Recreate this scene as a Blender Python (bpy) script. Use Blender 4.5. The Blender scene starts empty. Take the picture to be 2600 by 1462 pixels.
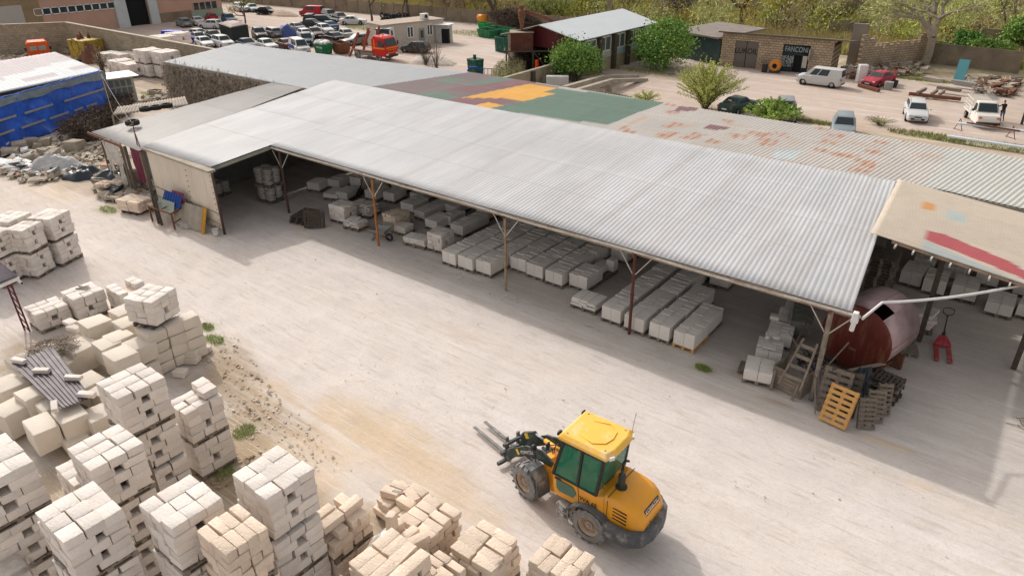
import bpy, math, random
from math import sin, cos, pi, radians as RD, atan2, hypot
from mathutils import Vector, Matrix, Euler, noise as MN
random.seed(7)
S = bpy.context.scene
# ------------------------------------------------------------ camera
CAMP = Vector((0, 0, 13.2)); FPX = 1808.476
YAW, PIT, ROL = 0.66674931, 1.08885045, -0.0099698
CR = Matrix.Rotation(YAW, 3, 'Z') @ Matrix.Rotation(PIT, 3, 'X') @ Matrix.Rotation(ROL, 3, 'Z')
cam = bpy.data.cameras.new('camera'); cam.sensor_width = 36; cam.lens = FPX / 2600 * 36; cam.clip_end = 2000
co = bpy.data.objects.new('camera', cam); S.collection.objects.link(co)
co.matrix_world = Matrix.Translation(CAMP) @ CR.to_4x4(); S.camera = co
# ------------------------------------------------------------ world and sun
SUN_EL, SUN_AZ = RD(36.7), RD(161.6)
w = bpy.data.worlds.new('World'); S.world = w; w.use_nodes = True
nt = w.node_tree; bg = nt.nodes['Background']
sky = nt.nodes.new('ShaderNodeTexSky'); sky.sky_type = 'NISHITA'; sky.sun_disc = False
sky.sun_elevation = SUN_EL; sky.sun_rotation = pi / 2 - SUN_AZ; sky.dust_density = 4.0; sky.air_density = 1.3; sky.altitude = 60
hs = nt.nodes.new('ShaderNodeHueSaturation'); hs.inputs['Saturation'].default_value = 0.22
nt.links.new(sky.outputs[0], hs.inputs['Color']); wm = nt.nodes.new('ShaderNodeMix'); wm.data_type = 'RGBA'; wm.blend_type = 'MULTIPLY'; wm.inputs[0].default_value = 1; wm.inputs[7].default_value = (1.05, .99, .945, 1); nt.links.new(hs.outputs[0], wm.inputs[6]); nt.links.new(wm.outputs[2], bg.inputs[0]); bg.inputs[1].default_value = 0.15
sl = bpy.data.lights.new('sun', 'SUN'); sl.energy = 1.65; sl.angle = RD(1.2); sl.color = (1.0, 0.945, 0.885)
so = bpy.data.objects.new('sun', sl); S.collection.objects.link(so)
sd = Vector((cos(SUN_EL) * cos(SUN_AZ), cos(SUN_EL) * sin(SUN_AZ), sin(SUN_EL)))
so.rotation_euler = sd.to_track_quat('Z', 'Y').to_euler(); so.location = (0, 0, 60)
S.view_settings.view_transform = 'Standard'; S.view_settings.look = 'None'; S.view_settings.exposure = 0.29
S.view_settings.gamma = 1; S.cycles.max_bounces = 6; S.cycles.diffuse_bounces = 3; S.cycles.transparent_max_bounces = 16
# ------------------------------------------------------------ helpers
COL = S.collection
YZ = -3.3                                   # level of the lower yard behind the sheds
def ray(u, v): return CR @ Vector((u - 1300, -(v - 731), -FPX))
def G(u, v, z=0.0):
    d = ray(u, v); return CAMP + d * ((z - CAMP.z) / d.z)
def Y(u, v, z=0.0): return G(u, v, YZ + z)
def HX(u, v, x): d = ray(u, v); return CAMP + d * (x / d.x)
def HY(u, v, y): d = ray(u, v); return CAMP + d * (y / d.y)
def proj(p):
    q = CR.transposed() @ (Vector(p) - CAMP); return 1300 - FPX * q.x / q.z, 731 + FPX * q.y / q.z
def lerp(a, b, t): return a + (b - a) * t
R_ = random.Random(3)
def rn(a, b): return R_.uniform(a, b)

MATS = {}
def mat(name, col, rough=.85, var=.12, scale=2.0, bump=0.0, bscale=None, metal=0.0, spec=.3, ovar=0.0, stain=None, sscale=.6, samt=.5, attr=None, stretch=None, alpha=1.0):
    if name in MATS: return MATS[name]
    m = bpy.data.materials.new(name); m.use_nodes = True; n = m.node_tree; N = n.nodes; L = n.links
    b = N['Principled BSDF']; b.inputs['Roughness'].default_value = rough; b.inputs['Metallic'].default_value = metal
    b.inputs['Specular IOR Level'].default_value = spec
    tc = N.new('ShaderNodeTexCoord'); vec = tc.outputs['Object']
    if stretch:
        mp = N.new('ShaderNodeMapping'); mp.inputs['Scale'].default_value = stretch; L.new(vec, mp.inputs[0]); vec = mp.outputs[0]
    no = N.new('ShaderNodeTexNoise'); no.inputs['Scale'].default_value = scale; no.inputs['Detail'].default_value = 6; no.inputs['Roughness'].default_value = .65
    L.new(vec, no.inputs[0])
    mr = N.new('ShaderNodeMapRange'); mr.inputs[1].default_value = .25; mr.inputs[2].default_value = .75
    mr.inputs[3].default_value = 1 - var; mr.inputs[4].default_value = 1 + var; L.new(no.outputs[0], mr.inputs[0])
    base = N.new('ShaderNodeVectorMath'); base.operation = 'SCALE'
    if attr:
        at = N.new('ShaderNodeAttribute'); at.attribute_name = attr; L.new(at.outputs['Color'], base.inputs[0])
    else: base.inputs[0].default_value = col
    L.new(mr.outputs[0], base.inputs['Scale']); out = base.outputs[0]
    if ovar:
        oi = N.new('ShaderNodeObjectInfo'); m2 = N.new('ShaderNodeMapRange'); m2.inputs[3].default_value = 1 - ovar; m2.inputs[4].default_value = 1 + ovar
        L.new(oi.outputs['Random'], m2.inputs[0]); s2 = N.new('ShaderNodeVectorMath'); s2.operation = 'SCALE'; L.new(out, s2.inputs[0]); L.new(m2.outputs[0], s2.inputs['Scale']); out = s2.outputs[0]
    if stain:
        n3 = N.new('ShaderNodeTexNoise'); n3.inputs['Scale'].default_value = sscale; n3.inputs['Detail'].default_value = 8; n3.inputs['Roughness'].default_value = .7; L.new(vec, n3.inputs[0])
        r3 = N.new('ShaderNodeMapRange'); r3.inputs[1].default_value = .5; r3.inputs[2].default_value = .66; r3.inputs[4].default_value = samt; L.new(n3.outputs[0], r3.inputs[0])
        mx = N.new('ShaderNodeMix'); mx.data_type = 'RGBA'; L.new(r3.outputs[0], mx.inputs[0]); L.new(out, mx.inputs[6]); mx.inputs[7].default_value = (*stain, 1); out = mx.outputs[2]
    L.new(out, b.inputs['Base Color'])
    if bump:
        nb = N.new('ShaderNodeTexNoise'); nb.inputs['Scale'].default_value = bscale or scale * 4; nb.inputs['Detail'].default_value = 8; L.new(vec, nb.inputs[0])
        bp = N.new('ShaderNodeBump'); bp.inputs['Strength'].default_value = bump; bp.inputs['Distance'].default_value = .05; L.new(nb.outputs[0], bp.inputs['Height']); L.new(bp.outputs[0], b.inputs['Normal'])
    if alpha < 1: b.inputs['Alpha'].default_value = alpha
    MATS[name] = m; return m
def brickmat(name, col, mortar, bw=.4, bh=.2, var=.12, axis='XZ', stain=None, samt=.4, ms=.02):
    if name in MATS: return MATS[name]
    m = mat(name, col, .92, var, 1.2, .3, 30, stain=stain, samt=samt); n = m.node_tree; N = n.nodes; L = n.links
    b = N['Principled BSDF']; src = b.inputs['Base Color'].links[0].from_socket
    tc = [x for x in N if x.type == 'TEX_COORD'][0]
    sp = N.new('ShaderNodeSeparateXYZ'); cb = N.new('ShaderNodeCombineXYZ'); L.new(tc.outputs['Object'], sp.inputs[0])
    L.new(sp.outputs[axis[0]], cb.inputs[0]); L.new(sp.outputs['Z'], cb.inputs[1])
    br = N.new('ShaderNodeTexBrick'); br.inputs['Scale'].default_value = 1; br.inputs['Brick Width'].default_value = bw; br.inputs['Row Height'].default_value = bh
    br.inputs['Mortar Size'].default_value = ms; br.inputs['Color1'].default_value = (.82, .82, .82, 1); br.inputs['Color2'].default_value = (1.15, 1.12, 1.08, 1); br.inputs['Mortar'].default_value = (*mortar, 1)
    L.new(cb.outputs[0], br.inputs[0]); mx = N.new('ShaderNodeMix'); mx.data_type = 'RGBA'; mx.blend_type = 'MULTIPLY'; mx.inputs[0].default_value = 1
    L.new(src, mx.inputs[6]); L.new(br.outputs[0], mx.inputs[7]); L.new(mx.outputs[2], b.inputs['Base Color']); return m
def glassmat(name, col, rough=.08, alpha=1.0):
    m = mat(name, col, rough, .05, 3, spec=.35, alpha=alpha); return m

class MB:
    def __init__(s): s.v = []; s.f = []; s.sm = False
    def add(s, vs, fs):
        k = len(s.v); s.v += [tuple(v) for v in vs]; s.f += [tuple(i + k for i in f) for f in fs]; return s
    def box(s, c, d, rz=0.0, ry=0.0, rx=0.0, tp=None):
        x, y, z = d[0] / 2, d[1] / 2, d[2] / 2; t = tp or (1, 1)
        vs = [Vector((a * x * (t[0] if e > 0 else 1), b * y * (t[1] if e > 0 else 1), e * z)) for e in (-1, 1) for a, b in ((-1, -1), (1, -1), (1, 1), (-1, 1))]
        M = Euler((rx, ry, rz)).to_matrix(); c = Vector(c); vs = [M @ v + c for v in vs]
        return s.add(vs, [(3, 2, 1, 0), (4, 5, 6, 7), (0, 1, 5, 4), (1, 2, 6, 5), (2, 3, 7, 6), (3, 0, 4, 7)])
    def bx(s, x0, x1, y0, y1, z0, z1): return s.box(((x0 + x1) / 2, (y0 + y1) / 2, (z0 + z1) / 2), (x1 - x0, y1 - y0, z1 - z0))
    def beam(s, a, b, w, h=None, up=(0, 0, 1)):
        a = Vector(a); b = Vector(b); h = h or w; d = (b - a); l = d.length
        if l < 1e-6: return s
        d /= l; u = Vector(up)
        if abs(d.dot(u)) > .95: u = Vector((1, 0, 0))
        sx = d.cross(u).normalized(); sz = sx.cross(d)
        vs = [p + sx * (i * w / 2) + sz * (j * h / 2) for p in (a, b) for i, j in ((-1, -1), (1, -1), (1, 1), (-1, 1))]
        return s.add(vs, [(0, 1, 2, 3), (7, 6, 5, 4), (0, 4, 5, 1), (1, 5, 6, 2), (2, 6, 7, 3), (3, 7, 4, 0)])
    def tube(s, pts, r, n=6, cap=True):
        pts = [Vector(p) for p in pts]; rs = r if isinstance(r, (list, tuple)) else [r] * len(pts); k = len(s.v); vs = []; fs = []
        for i, p in enumerate(pts):
            d = (pts[min(i + 1, len(pts) - 1)] - pts[max(i - 1, 0)]).normalized()
            u = Vector((0, 0, 1)) if abs(d.z) < .9 else Vector((1, 0, 0)); a = d.cross(u).normalized(); b = a.cross(d)
            vs += [p + a * rs[i] * cos(2 * pi * j / n) + b * rs[i] * sin(2 * pi * j / n) for j in range(n)]
        for i in range(len(pts) - 1):
            for j in range(n): fs.append((i * n + j, i * n + (j + 1) % n, (i + 1) * n + (j + 1) % n, (i + 1) * n + j))
        if cap: fs += [tuple(range(n))[::-1], tuple((len(pts) - 1) * n + j for j in range(n))]
        return s.add(vs, fs)
    def lathe(s, prof, c=(0, 0, 0), axis='z', n=20):   # prof: (r, h)
        vs = []; fs = []; c = Vector(c)
        for r, h in prof:
            for j in range(n):
                a = 2 * pi * j / n; p = (r * cos(a), r * sin(a), h)
                if axis == 'y': p = (p[0], p[2], p[1])
                if axis == 'x': p = (p[2], p[0], p[1])
                vs.append(c + Vector(p))
        for i in range(len(prof) - 1):
            for j in range(n): fs.append((i * n + j, i * n + (j + 1) % n, (i + 1) * n + (j + 1) % n, (i + 1) * n + j))
        return s.add(vs, fs)
    def prism(s, poly, z0, z1, pl='xy'):   # extrude polygon
        n = len(poly)
        def P(a, b, h): return {'xy': (a, b, h), 'xz': (a, h, b), 'yz': (h, a, b)}[pl]
        vs = [P(a, b, z0) for a, b in poly] + [P(a, b, z1) for a, b in poly]
        return s.add(vs, [tuple(range(n))[::-1], tuple(range(n, 2 * n))] + [(i, (i + 1) % n, n + (i + 1) % n, n + i) for i in range(n)])
    def loft(s, rings, cap=True):
        n = len(rings[0]); vs = [p for r in rings for p in r]; fs = []
        for i in range(len(rings) - 1):
            for j in range(n): fs.append((i * n + j, i * n + (j + 1) % n, (i + 1) * n + (j + 1) % n, (i + 1) * n + j))
        if cap: fs += [tuple(range(n))[::-1], tuple((len(rings) - 1) * n + j for j in range(n))]
        return s.add(vs, fs)
    def quad(s, *p): return s.add(p, [tuple(range(len(p)))])
    def mesh(s, name, m):
        me = bpy.data.meshes.new(name); me.from_pydata(s.v, [], s.f); me.update()
        if s.sm:
            me.shade_smooth()
        for x in (m if isinstance(m, (list, tuple)) else [m]): me.materials.append(x)
        return me
    def build(s, name, m, parent=None, bevel=0, smooth=False, ang=None):
        s.sm = smooth; me = s.mesh(name, m)
        import bmesh
        bm = bmesh.new(); bm.from_mesh(me); bmesh.ops.recalc_face_normals(bm, faces=bm.faces); bm.to_mesh(me); bm.free()
        if ang: me.shade_smooth(); me.set_sharp_from_angle(angle=RD(ang))
        o = bpy.data.objects.new(name, me); COL.objects.link(o)
        if parent: o.parent = parent
        if bevel:
            md = o.modifiers.new('bevel', 'BEVEL'); md.width = bevel; md.segments = 2; md.limit_method = 'ANGLE'
        return o
def link(name, me, parent=None, loc=None, rz=0):
    o = bpy.data.objects.new(name, me); COL.objects.link(o)
    if parent: o.parent = parent
    if loc is not None: o.location = loc
    if rz: o.rotation_euler.z = rz
    return o
def tag(o, label=None, cat=None, group=None, kind=None):
    if label: o['label'] = label
    if cat: o['category'] = cat
    if group: o['group'] = group
    if kind: o['kind'] = kind
    return o
def thing(name, label, cat, loc=(0, 0, 0), rz=0.0, group=None):
    o = bpy.data.objects.new(name, None); o.empty_display_size = .3; COL.objects.link(o); o.location = loc; o.rotation_euler.z = rz
    return tag(o, label, cat, group)
def copy_tree(o, parent=None):
    c = o.copy(); COL.objects.link(c); c.parent = parent
    for ch in o.children: copy_tree(ch, c)
    return c
def text(txt, size, m, parent, loc, rot, ext=.004, name='lettering', sx=1.0):
    cu = bpy.data.curves.new('lettering', 'FONT'); cu.body = txt; cu.size = size; cu.extrude = ext; cu.align_x = 'CENTER'; cu.align_y = 'CENTER'; cu.space_line = .8
    t = bpy.data.objects.new('tmp', cu); COL.objects.link(t); dg = bpy.context.evaluated_depsgraph_get()
    me = bpy.data.meshes.new_from_object(t.evaluated_get(dg)); bpy.data.objects.remove(t); me.materials.clear(); me.materials.append(m)
    o = bpy.data.objects.new(name, me); COL.objects.link(o); o.parent = parent; o.matrix_local = Matrix.Translation(Vector(loc)) @ rot.to_4x4() @ Matrix.Diagonal((sx, 1, 1, 1)); return o
def basis(x, y):   # rotation whose local x, y axes are the given directions
    x = Vector(x).normalized(); z = x.cross(Vector(y)).normalized(); y = z.cross(x); return Matrix((x, y, z)).transposed()

# ------------------------------------------------------------ common materials
M = {}
M['rust'] = mat('rusty steel', (.16, .07, .045), .8, .35, 5, .3, stain=(.28, .12, .05), sscale=3)
M['steel'] = mat('grey steel', (.32, .32, .31), .5, .15, 4, metal=.3)
M['dark'] = mat('dark void', (.012, .012, .013), .9, .1)
M['rubber'] = mat('rubber', (.035, .035, .036), .85, .25, 8, .3)
M['wood'] = mat('weathered wood', (.235, .195, .155), .9, .28, 6, .5, 30, ovar=.2)
M['wooddark'] = mat('dark old wood', (.085, .068, .055), .9, .35, 5, .4)
M['newwood'] = mat('new pine wood', (.60, .33, .11), .75, .16, 7, .3)
M['stone'] = mat('white limestone', (.75, .69, .635), .95, .08, 3.5, .55, 26, ovar=.10, stain=(.66, .57, .47), sscale=1.6, samt=.45)
M['stonet'] = mat('tan limestone', (.74, .61, .49), .95, .09, 4, .7, 22, ovar=.11, stain=(.74, .64, .54), sscale=1.8, samt=.45)
M['stonebig'] = mat('sawn limestone', (.69, .62, .53), .95, .07, 1.3, .35, 30, ovar=.07, stain=(.62, .53, .42), sscale=.8, samt=.35)
M['aac'] = mat('aerated concrete', (.76, .715, .66), .95, .06, 4, .2, 40, ovar=.05)
M['conc'] = mat('old concrete', (.36, .32, .26), .95, .25, 1.2, .4, 16, stain=(.20, .17, .13), sscale=.7, samt=.6)
M['rubble'] = mat('rubble stone', (.36, .31, .25), .95, .3, 1.5, .6, 9)
M['white'] = mat('white paint', (.72, .71, .69), .5, .08, 3)
M['black'] = mat('black plastic', (.03, .03, .032), .5, .15, 5)
M['tire'] = mat('dusty tyre', (.25, .245, .24), .9, .35, 7, .5)
M['glass'] = glassmat('dark glass', (.035, .05, .055), .06)
M['foil'] = mat('clear plastic foil', (.62, .60, .57), .18, .1, 6, .6, 7, spec=.8, alpha=.55)
# ------------------------------------------------------------ ground (one sheet with a terrace between the upper and the lower yard)
WL = [Vector((-190, -38)), Vector((-94.8, 30.6)), Vector((-90.3, 35.4)), Vector((-62, 36.3)), Vector((12, 36.9)), Vector((400, 36.9))]
def lowside(x, y):
    best = 1e9; sg = 1
    for a, b in zip(WL[:-1], WL[1:]):
        d = b - a; t = max(0, min(1, (Vector((x, y)) - a).dot(d) / d.dot(d))); q = a + d * t; e = Vector((x, y)) - q
        if e.length < best - 1e-6: best = e.length; sg = 1 if d.x * e.y - d.y * e.x > 0 else -1
    return sg * best
def level(x, y):
    s = lowside(x, y); t = max(0, min(1, (s + .05) / .9)); return YZ * t * t * (3 - 2 * t)
def steps(segs):
    o = []
    for a, b, st in segs:
        n = max(1, round((b - a) / st)); o += [a + (b - a) * i / n for i in range(n)]
    return o + [segs[-1][1]]
xs = steps([(-900, -250, 60), (-250, -100, 3), (-100, -40, .6), (-40, 4, .3), (4, 40, 3), (40, 500, 60)])
ys = steps([(-200, -10, 30), (-10, 4, 2), (4, 26, .3), (26, 60, .5), (60, 105, 1.2), (105, 200, 5), (200, 1200, 90)])
def sst(a, b, x): t = max(0, min(1, (x - a) / (b - a))); return t * t * (3 - 2 * t)
def blob(x, y, c, r, sq=1.0, ang=0.0):
    dx, dy = x - c[0], y - c[1]; ca, sa = cos(ang), sin(ang); u = (dx * ca + dy * sa) / r; v = (-dx * sa + dy * ca) / (r * sq)
    d = hypot(u, v) + .28 * (MN.noise(Vector((x * .9, y * .9, 3))) + .6 * MN.noise(Vector((x * 2.6, y * 2.6, 8)))); return 1 - sst(.55, 1.15, d)
C_DUST = Vector((.63, .575, .54)); C_YEL = Vector((.60, .47, .33)); C_GREY = Vector((.50, .46, .425)); C_DEB = Vector((.34, .255, .16)); C_GR = Vector((.27, .29, .12)); C_YARD = Vector((.50, .405, .345)); C_SOIL = Vector((.42, .31, .22)); C_VEG = Vector((.27, .22, .10))
def g2(u, v, z=0): p = G(u, v, z); return (p.x, p.y)
BL = []
for u, v, r, sq, c, a in ((905, 1075, 2.2, .5, C_YEL, .75), (1000, 1130, 2.0, .6, C_YEL, .8), (800, 1130, 1.6, .6, C_YEL, .5), (1080, 1210, 1.6, .6, C_YEL, .7), (1190, 1290, 1.2, .5, C_YEL, .6), (600, 960, 1.6, .6, C_DEB, .55), (560, 900, 1.5, .6, C_DEB, .6), (640, 1060, 1.5, .7, C_DEB, .5), (700, 1000, 1.4, .5, C_YEL, .6), (620, 1150, 1.6, .7, C_DEB, .75), (680, 1090, 2.0, .7, C_DEB, .45), (760, 1180, 2.0, .6, C_YEL, .7), (650, 1240, 1.5, .8, C_DEB, .6), (560, 1210, 1.6, .7, C_DEB, .7), (350, 1430, 1.6, 1, C_DEB, .8), (700, 1330, 1.6, 1, C_DEB, .8), (900, 1400, 2, 1, C_DEB, .7), (60, 1000, 4, 1, C_DEB, .7), (250, 1300, 4, 1, C_DEB, .8), (130, 480, 3.2, .35, C_YEL, .55), (210, 470, 2.6, .4, C_DEB, .5), (60, 430, 4, .4, C_DEB, .7), (250, 420, 4, .6, C_DEB, .65), (330, 520, 1.6, .7, C_DEB, .5), (440, 570, 1.5, .5, C_DEB, .45), (520, 600, 1.2, .4, C_YEL, .3),
    (275, 533, .95, .45, C_GR, 1.0), (345, 505, .6, .4, C_GR, .7), (382, 240, 1.8, .35, C_GR, .9), (620, 1095, .5, 1.1, C_GR, .75), (525, 830, .6, .5, C_GR, .5), (545, 862, .7, .5, C_GR, .5), (560, 985, 1.7, .7, C_DEB, .5), (610, 1100, 1.6, .8, C_DEB, .5), (520, 1250, 1.5, .8, C_DEB, .6), (560, 1190, .7, .6, C_GR, .7), (60, 445, 2.0, .3, C_GR, .45), (1785, 935, .45, .6, C_GR, .4), (1975, 1020, .5, .5, C_DEB, .6), (2255, 1125, .7, .35, C_YEL, .8), (2340, 1225, .4, .5, C_YEL, .6), (765, 580, .7, .5, C_YEL, .6), (1900, 960, 1.2, .3, C_DEB, .3)):
    BL.append((g2(u, v), r, sq, c, min(.92, a * (1.3 if c == C_DEB and v > 700 else 1.15 if c == C_YEL else 1)), 0.0))
BY = []
for u, v, r, sq, c, a in ((2340, 350, 9, .25, C_SOIL, .8), (2500, 370, 6, .3, C_GR, .5), (2350, 345, 2.5, .3, C_GR, .5), (2250, 345, 2.5, .2, C_GR, .5), (2060, 312, 2.2, .35, C_GR, .55), (2070, 300, 5, .2, C_SOIL, .6), (2300, 245, 6, .3, C_SOIL, .6), (2350, 205, 5, .3, C_GR, .5), (2290, 185, 3, .3, C_GR, .5), (2480, 205, 6, .5, C_DEB, .7), (1660, 190, 2.6, .3, C_GR, .4), (1560, 240, 2.2, .3, C_GR, .5), (1520, 215, 8, .3, C_SOIL, .5), (1610, 190, 9, .3, C_DEB, .5), (940, 75, 7, .35, C_GR, .5), (1230, 90, 8, .4, C_GR, .5), (900, 110, 5, .5, C_GR, .45), (690, 105, 5, .4, C_GR, .5), (1060, 165, 5, .4, C_SOIL, .6), (1250, 130, 9, .4, Vector((.55, .5, .44)), .6), (745, 45, 6, .3, C_YEL, .7), (1250, 180, 6, .3, C_SOIL, .3), (1300, 90, 9, .4, C_GR, .3)):
    p = Y(u, v); BY.append(((p.x, p.y), r, sq, c, a, 0.0))
def gcol(x, y):
    n1 = MN.noise(Vector((x * .12, y * .3, 0))); n2 = MN.noise(Vector((x * .35, y * .9, 5)))
    low = lowside(x, y) > 0
    if not low:
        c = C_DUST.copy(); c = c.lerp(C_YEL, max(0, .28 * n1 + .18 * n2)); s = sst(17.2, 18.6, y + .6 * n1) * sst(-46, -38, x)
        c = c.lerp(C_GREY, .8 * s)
        s = sst(-36, -46, x); c = c.lerp(C_YEL, .30 * s) if 0 else c.lerp(C_YEL, .3 * (1 - sst(-46, -34, x)))
        c = c.lerp(C_DEB, .75 * (1 - sst(-62, -50, x)) * (1 if y > 20 else .4))
        for q in BL:
            if abs(x - q[0][0]) < 2.5 * q[1] and abs(y - q[0][1]) < 2.5 * q[1]: c = c.lerp(q[3], q[4] * blob(x, y, *q[:3]))
    else:
        c = C_YARD.lerp(C_SOIL, max(0, .35 * n1 + .3 * n2)); c = c.lerp(C_VEG, sst(91, 97, y + 5 * n1) if x > -24 else sst(96, 100, y + 3 * n1))
        for q in BY:
            if abs(x - q[0][0]) < 2.5 * q[1] and abs(y - q[0][1]) < 2.5 * q[1]: c = c.lerp(q[3], q[4] * blob(x, y, *q[:3]))
    return c
vs = []; cols = []
for yy in ys:
    for xx in xs:
        z = level(xx, yy)
        if -45 < xx < 3 and yy < 26: z += .022 * MN.noise(Vector((xx * .55, yy * 2.2, 1))) + .012 * MN.noise(Vector((xx * 1.7, yy * 4, 2))) - .02
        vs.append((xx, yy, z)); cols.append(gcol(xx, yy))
nx = len(xs); fs = [(j * nx + i, j * nx + i + 1, (j + 1) * nx + i + 1, (j + 1) * nx + i) for j in range(len(ys) - 1) for i in range(nx - 1)]
me = bpy.data.meshes.new('ground'); me.from_pydata(vs, [], fs); me.shade_smooth()
ca = me.color_attributes.new('gcol', 'FLOAT_COLOR', 'POINT'); buf = []
for c in cols: buf += [c.x, c.y, c.z, 1]
ca.data.foreach_set('color', buf)
gm = mat('dusty ground', (0, 0, 0), .97, .10, .9, .32, 6, attr='gcol', spec=.1)
n = gm.node_tree; N = n.nodes; L = n.links; b = N['Principled BSDF']; src = b.inputs['Base Color'].links[0].from_socket; tc = [q for q in N if q.type == 'TEX_COORD'][0]
# wheel tracks: long streaks running along the yard, fine grit, small stones
def gl(scale, sc, lo, hi, a, bcol, src, det=6, rotz=0.0, dist=0.0):
    mp = N.new('ShaderNodeMapping'); mp.inputs['Scale'].default_value = scale; mp.inputs['Rotation'].default_value = (0, 0, rotz); L.new(tc.outputs['Object'], mp.inputs[0])
    t = N.new('ShaderNodeTexNoise'); t.inputs['Scale'].default_value = sc; t.inputs['Detail'].default_value = det; t.inputs['Distortion'].default_value = dist; L.new(mp.outputs[0], t.inputs[0])
    r = N.new('ShaderNodeMapRange'); r.inputs[1].default_value = lo; r.inputs[2].default_value = hi; r.inputs[4].default_value = a; L.new(t.outputs[0], r.inputs[0])
    mx = N.new('ShaderNodeMix'); mx.data_type = 'RGBA'; L.new(r.outputs[0], mx.inputs[0]); L.new(src, mx.inputs[6]); mx.inputs[7].default_value = (*bcol, 1); return mx.outputs[2]
src = gl((.12, 1.6, 1), 1.0, .52, .7, .35, (.70, .66, .63), src, rotz=.02)
src = gl((.10, 2.6, 1), 1.1, .55, .75, .38, (.52, .43, .34), src, rotz=-.05)
src = gl((.5, 3.2, 1), 2.2, .54, .68, .42, (.43, .36, .29), src, rotz=.03, dist=.6)
src = gl((.22, 5, 1), 2.6, .55, .66, .40, (.70, .66, .63), src, rotz=-.02)
src = gl((.8, 6, 1), 4.5, .57, .68, .35, (.40, .34, .28), src, rotz=.06, dist=1.0)
src = gl((1, 1, 1), 9, .62, .74, .25, (.42, .36, .30), src, det=3)
src = gl((.05, 1.1, 1), 1.3, .56, .66, .3, (.74, .70, .67), src, rotz=.04)
src = gl((1, 1, 1), 22, .62, .72, .35, (.74, .70, .66), src, det=2)
src = gl((1, 1, 1), 16, .5, .62, .16, (.46, .41, .36), src, det=4)
src = gl((.7, 1.6, 1), 38, .55, .7, .3, (.38, .33, .28), src, det=2)
L.new(src, b.inputs['Base Color'])
me.materials.append(gm); gr = bpy.data.objects.new('ground', me); COL.objects.link(gr); tag(gr, kind='structure')
# ------------------------------------------------------------ corrugated roofs
def rmat(name, rough=.6, metal=.0, var=.07, st=(3, .35, 1), **k): return mat(name, (0, 0, 0), rough, var, 2.2, .12, 30, metal=metal, attr='rcol', stretch=st, spec=.25, **k)
M['roofa'] = rmat('weathered fibre cement sheet', stain=(.40, .365, .33), sscale=.45, samt=.35); M['roofsheet'] = rmat('painted roof sheet', .5)
def corr(name, fr, bk, pitch, amp, nv, m, parent, colf, laps=(), flat=.0, spw=6, swap=False):
    """corrugated sheet between a front and a back edge; waves run from front to back (swap: along the edges)"""
    fr = [Vector(p) for p in fr]; bk = [Vector(p) for p in bk]
    L = (fr[-1] - fr[0]).length; W = ((bk[0] - fr[0]).length + (bk[-1] - fr[-1]).length) / 2
    if swap: nu = nv; nvv = int(W / pitch * spw)
    else: nu = int(L / pitch * spw); nvv = nv
    def pl(P, t):
        X = lerp(P[0].x, P[-1].x, t)
        for i in range(len(P) - 1):
            if X <= P[i + 1].x or i == len(P) - 2: return P[i].lerp(P[i + 1], (X - P[i].x) / (P[i + 1].x - P[i].x))
    rows = []
    for j in range(nvv + 1): rows.append((j / nvv, 0.0))
    if laps and not swap:
        for l in laps: rows += [(l - .007, 0), (l - .0005, -.5), (l + .0005, .5)]
        rows.sort()
    vs = []; cols = []
    for t, o in rows:
        lap = 0.0
        for l in laps:
            if not swap: lap += .014 * (1 if t < l else 0) * max(0, 1 - (l - t) * 4)
        for i in range(nu + 1):
            u = i / nu; p = pl(fr, u).lerp(pl(bk, u), t)
            ph = (t * W if swap else u * L) / pitch; c = cos(2 * pi * ph); c = math.copysign(abs(c) ** .8, c)
            h = amp * c + .015 * MN.noise(Vector((p.x * .25, p.y * .3, 0)))
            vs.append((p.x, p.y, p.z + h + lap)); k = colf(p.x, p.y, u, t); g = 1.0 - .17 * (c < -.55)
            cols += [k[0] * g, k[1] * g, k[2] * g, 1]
    w = nu + 1; fs = [(j * w + i, j * w + i + 1, (j + 1) * w + i + 1, (j + 1) * w + i) for j in range(len(rows) - 1) for i in range(nu)]
    me = bpy.data.meshes.new(name); me.from_pydata(vs, [], fs); me.shade_smooth(); a = me.color_attributes.new('rcol', 'FLOAT_COLOR', 'POINT'); a.data.foreach_set('color', cols); me.materials.append(m)
    o = link(name, me, parent); md = o.modifiers.new('thickness', 'SOLIDIFY'); md.thickness = .012; md.offset = -1; return o
def hsh(a, b, s=0): return (math.sin(a * 12.9898 + b * 78.233 + s * 37.7) * 43758.5453) % 1
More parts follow.
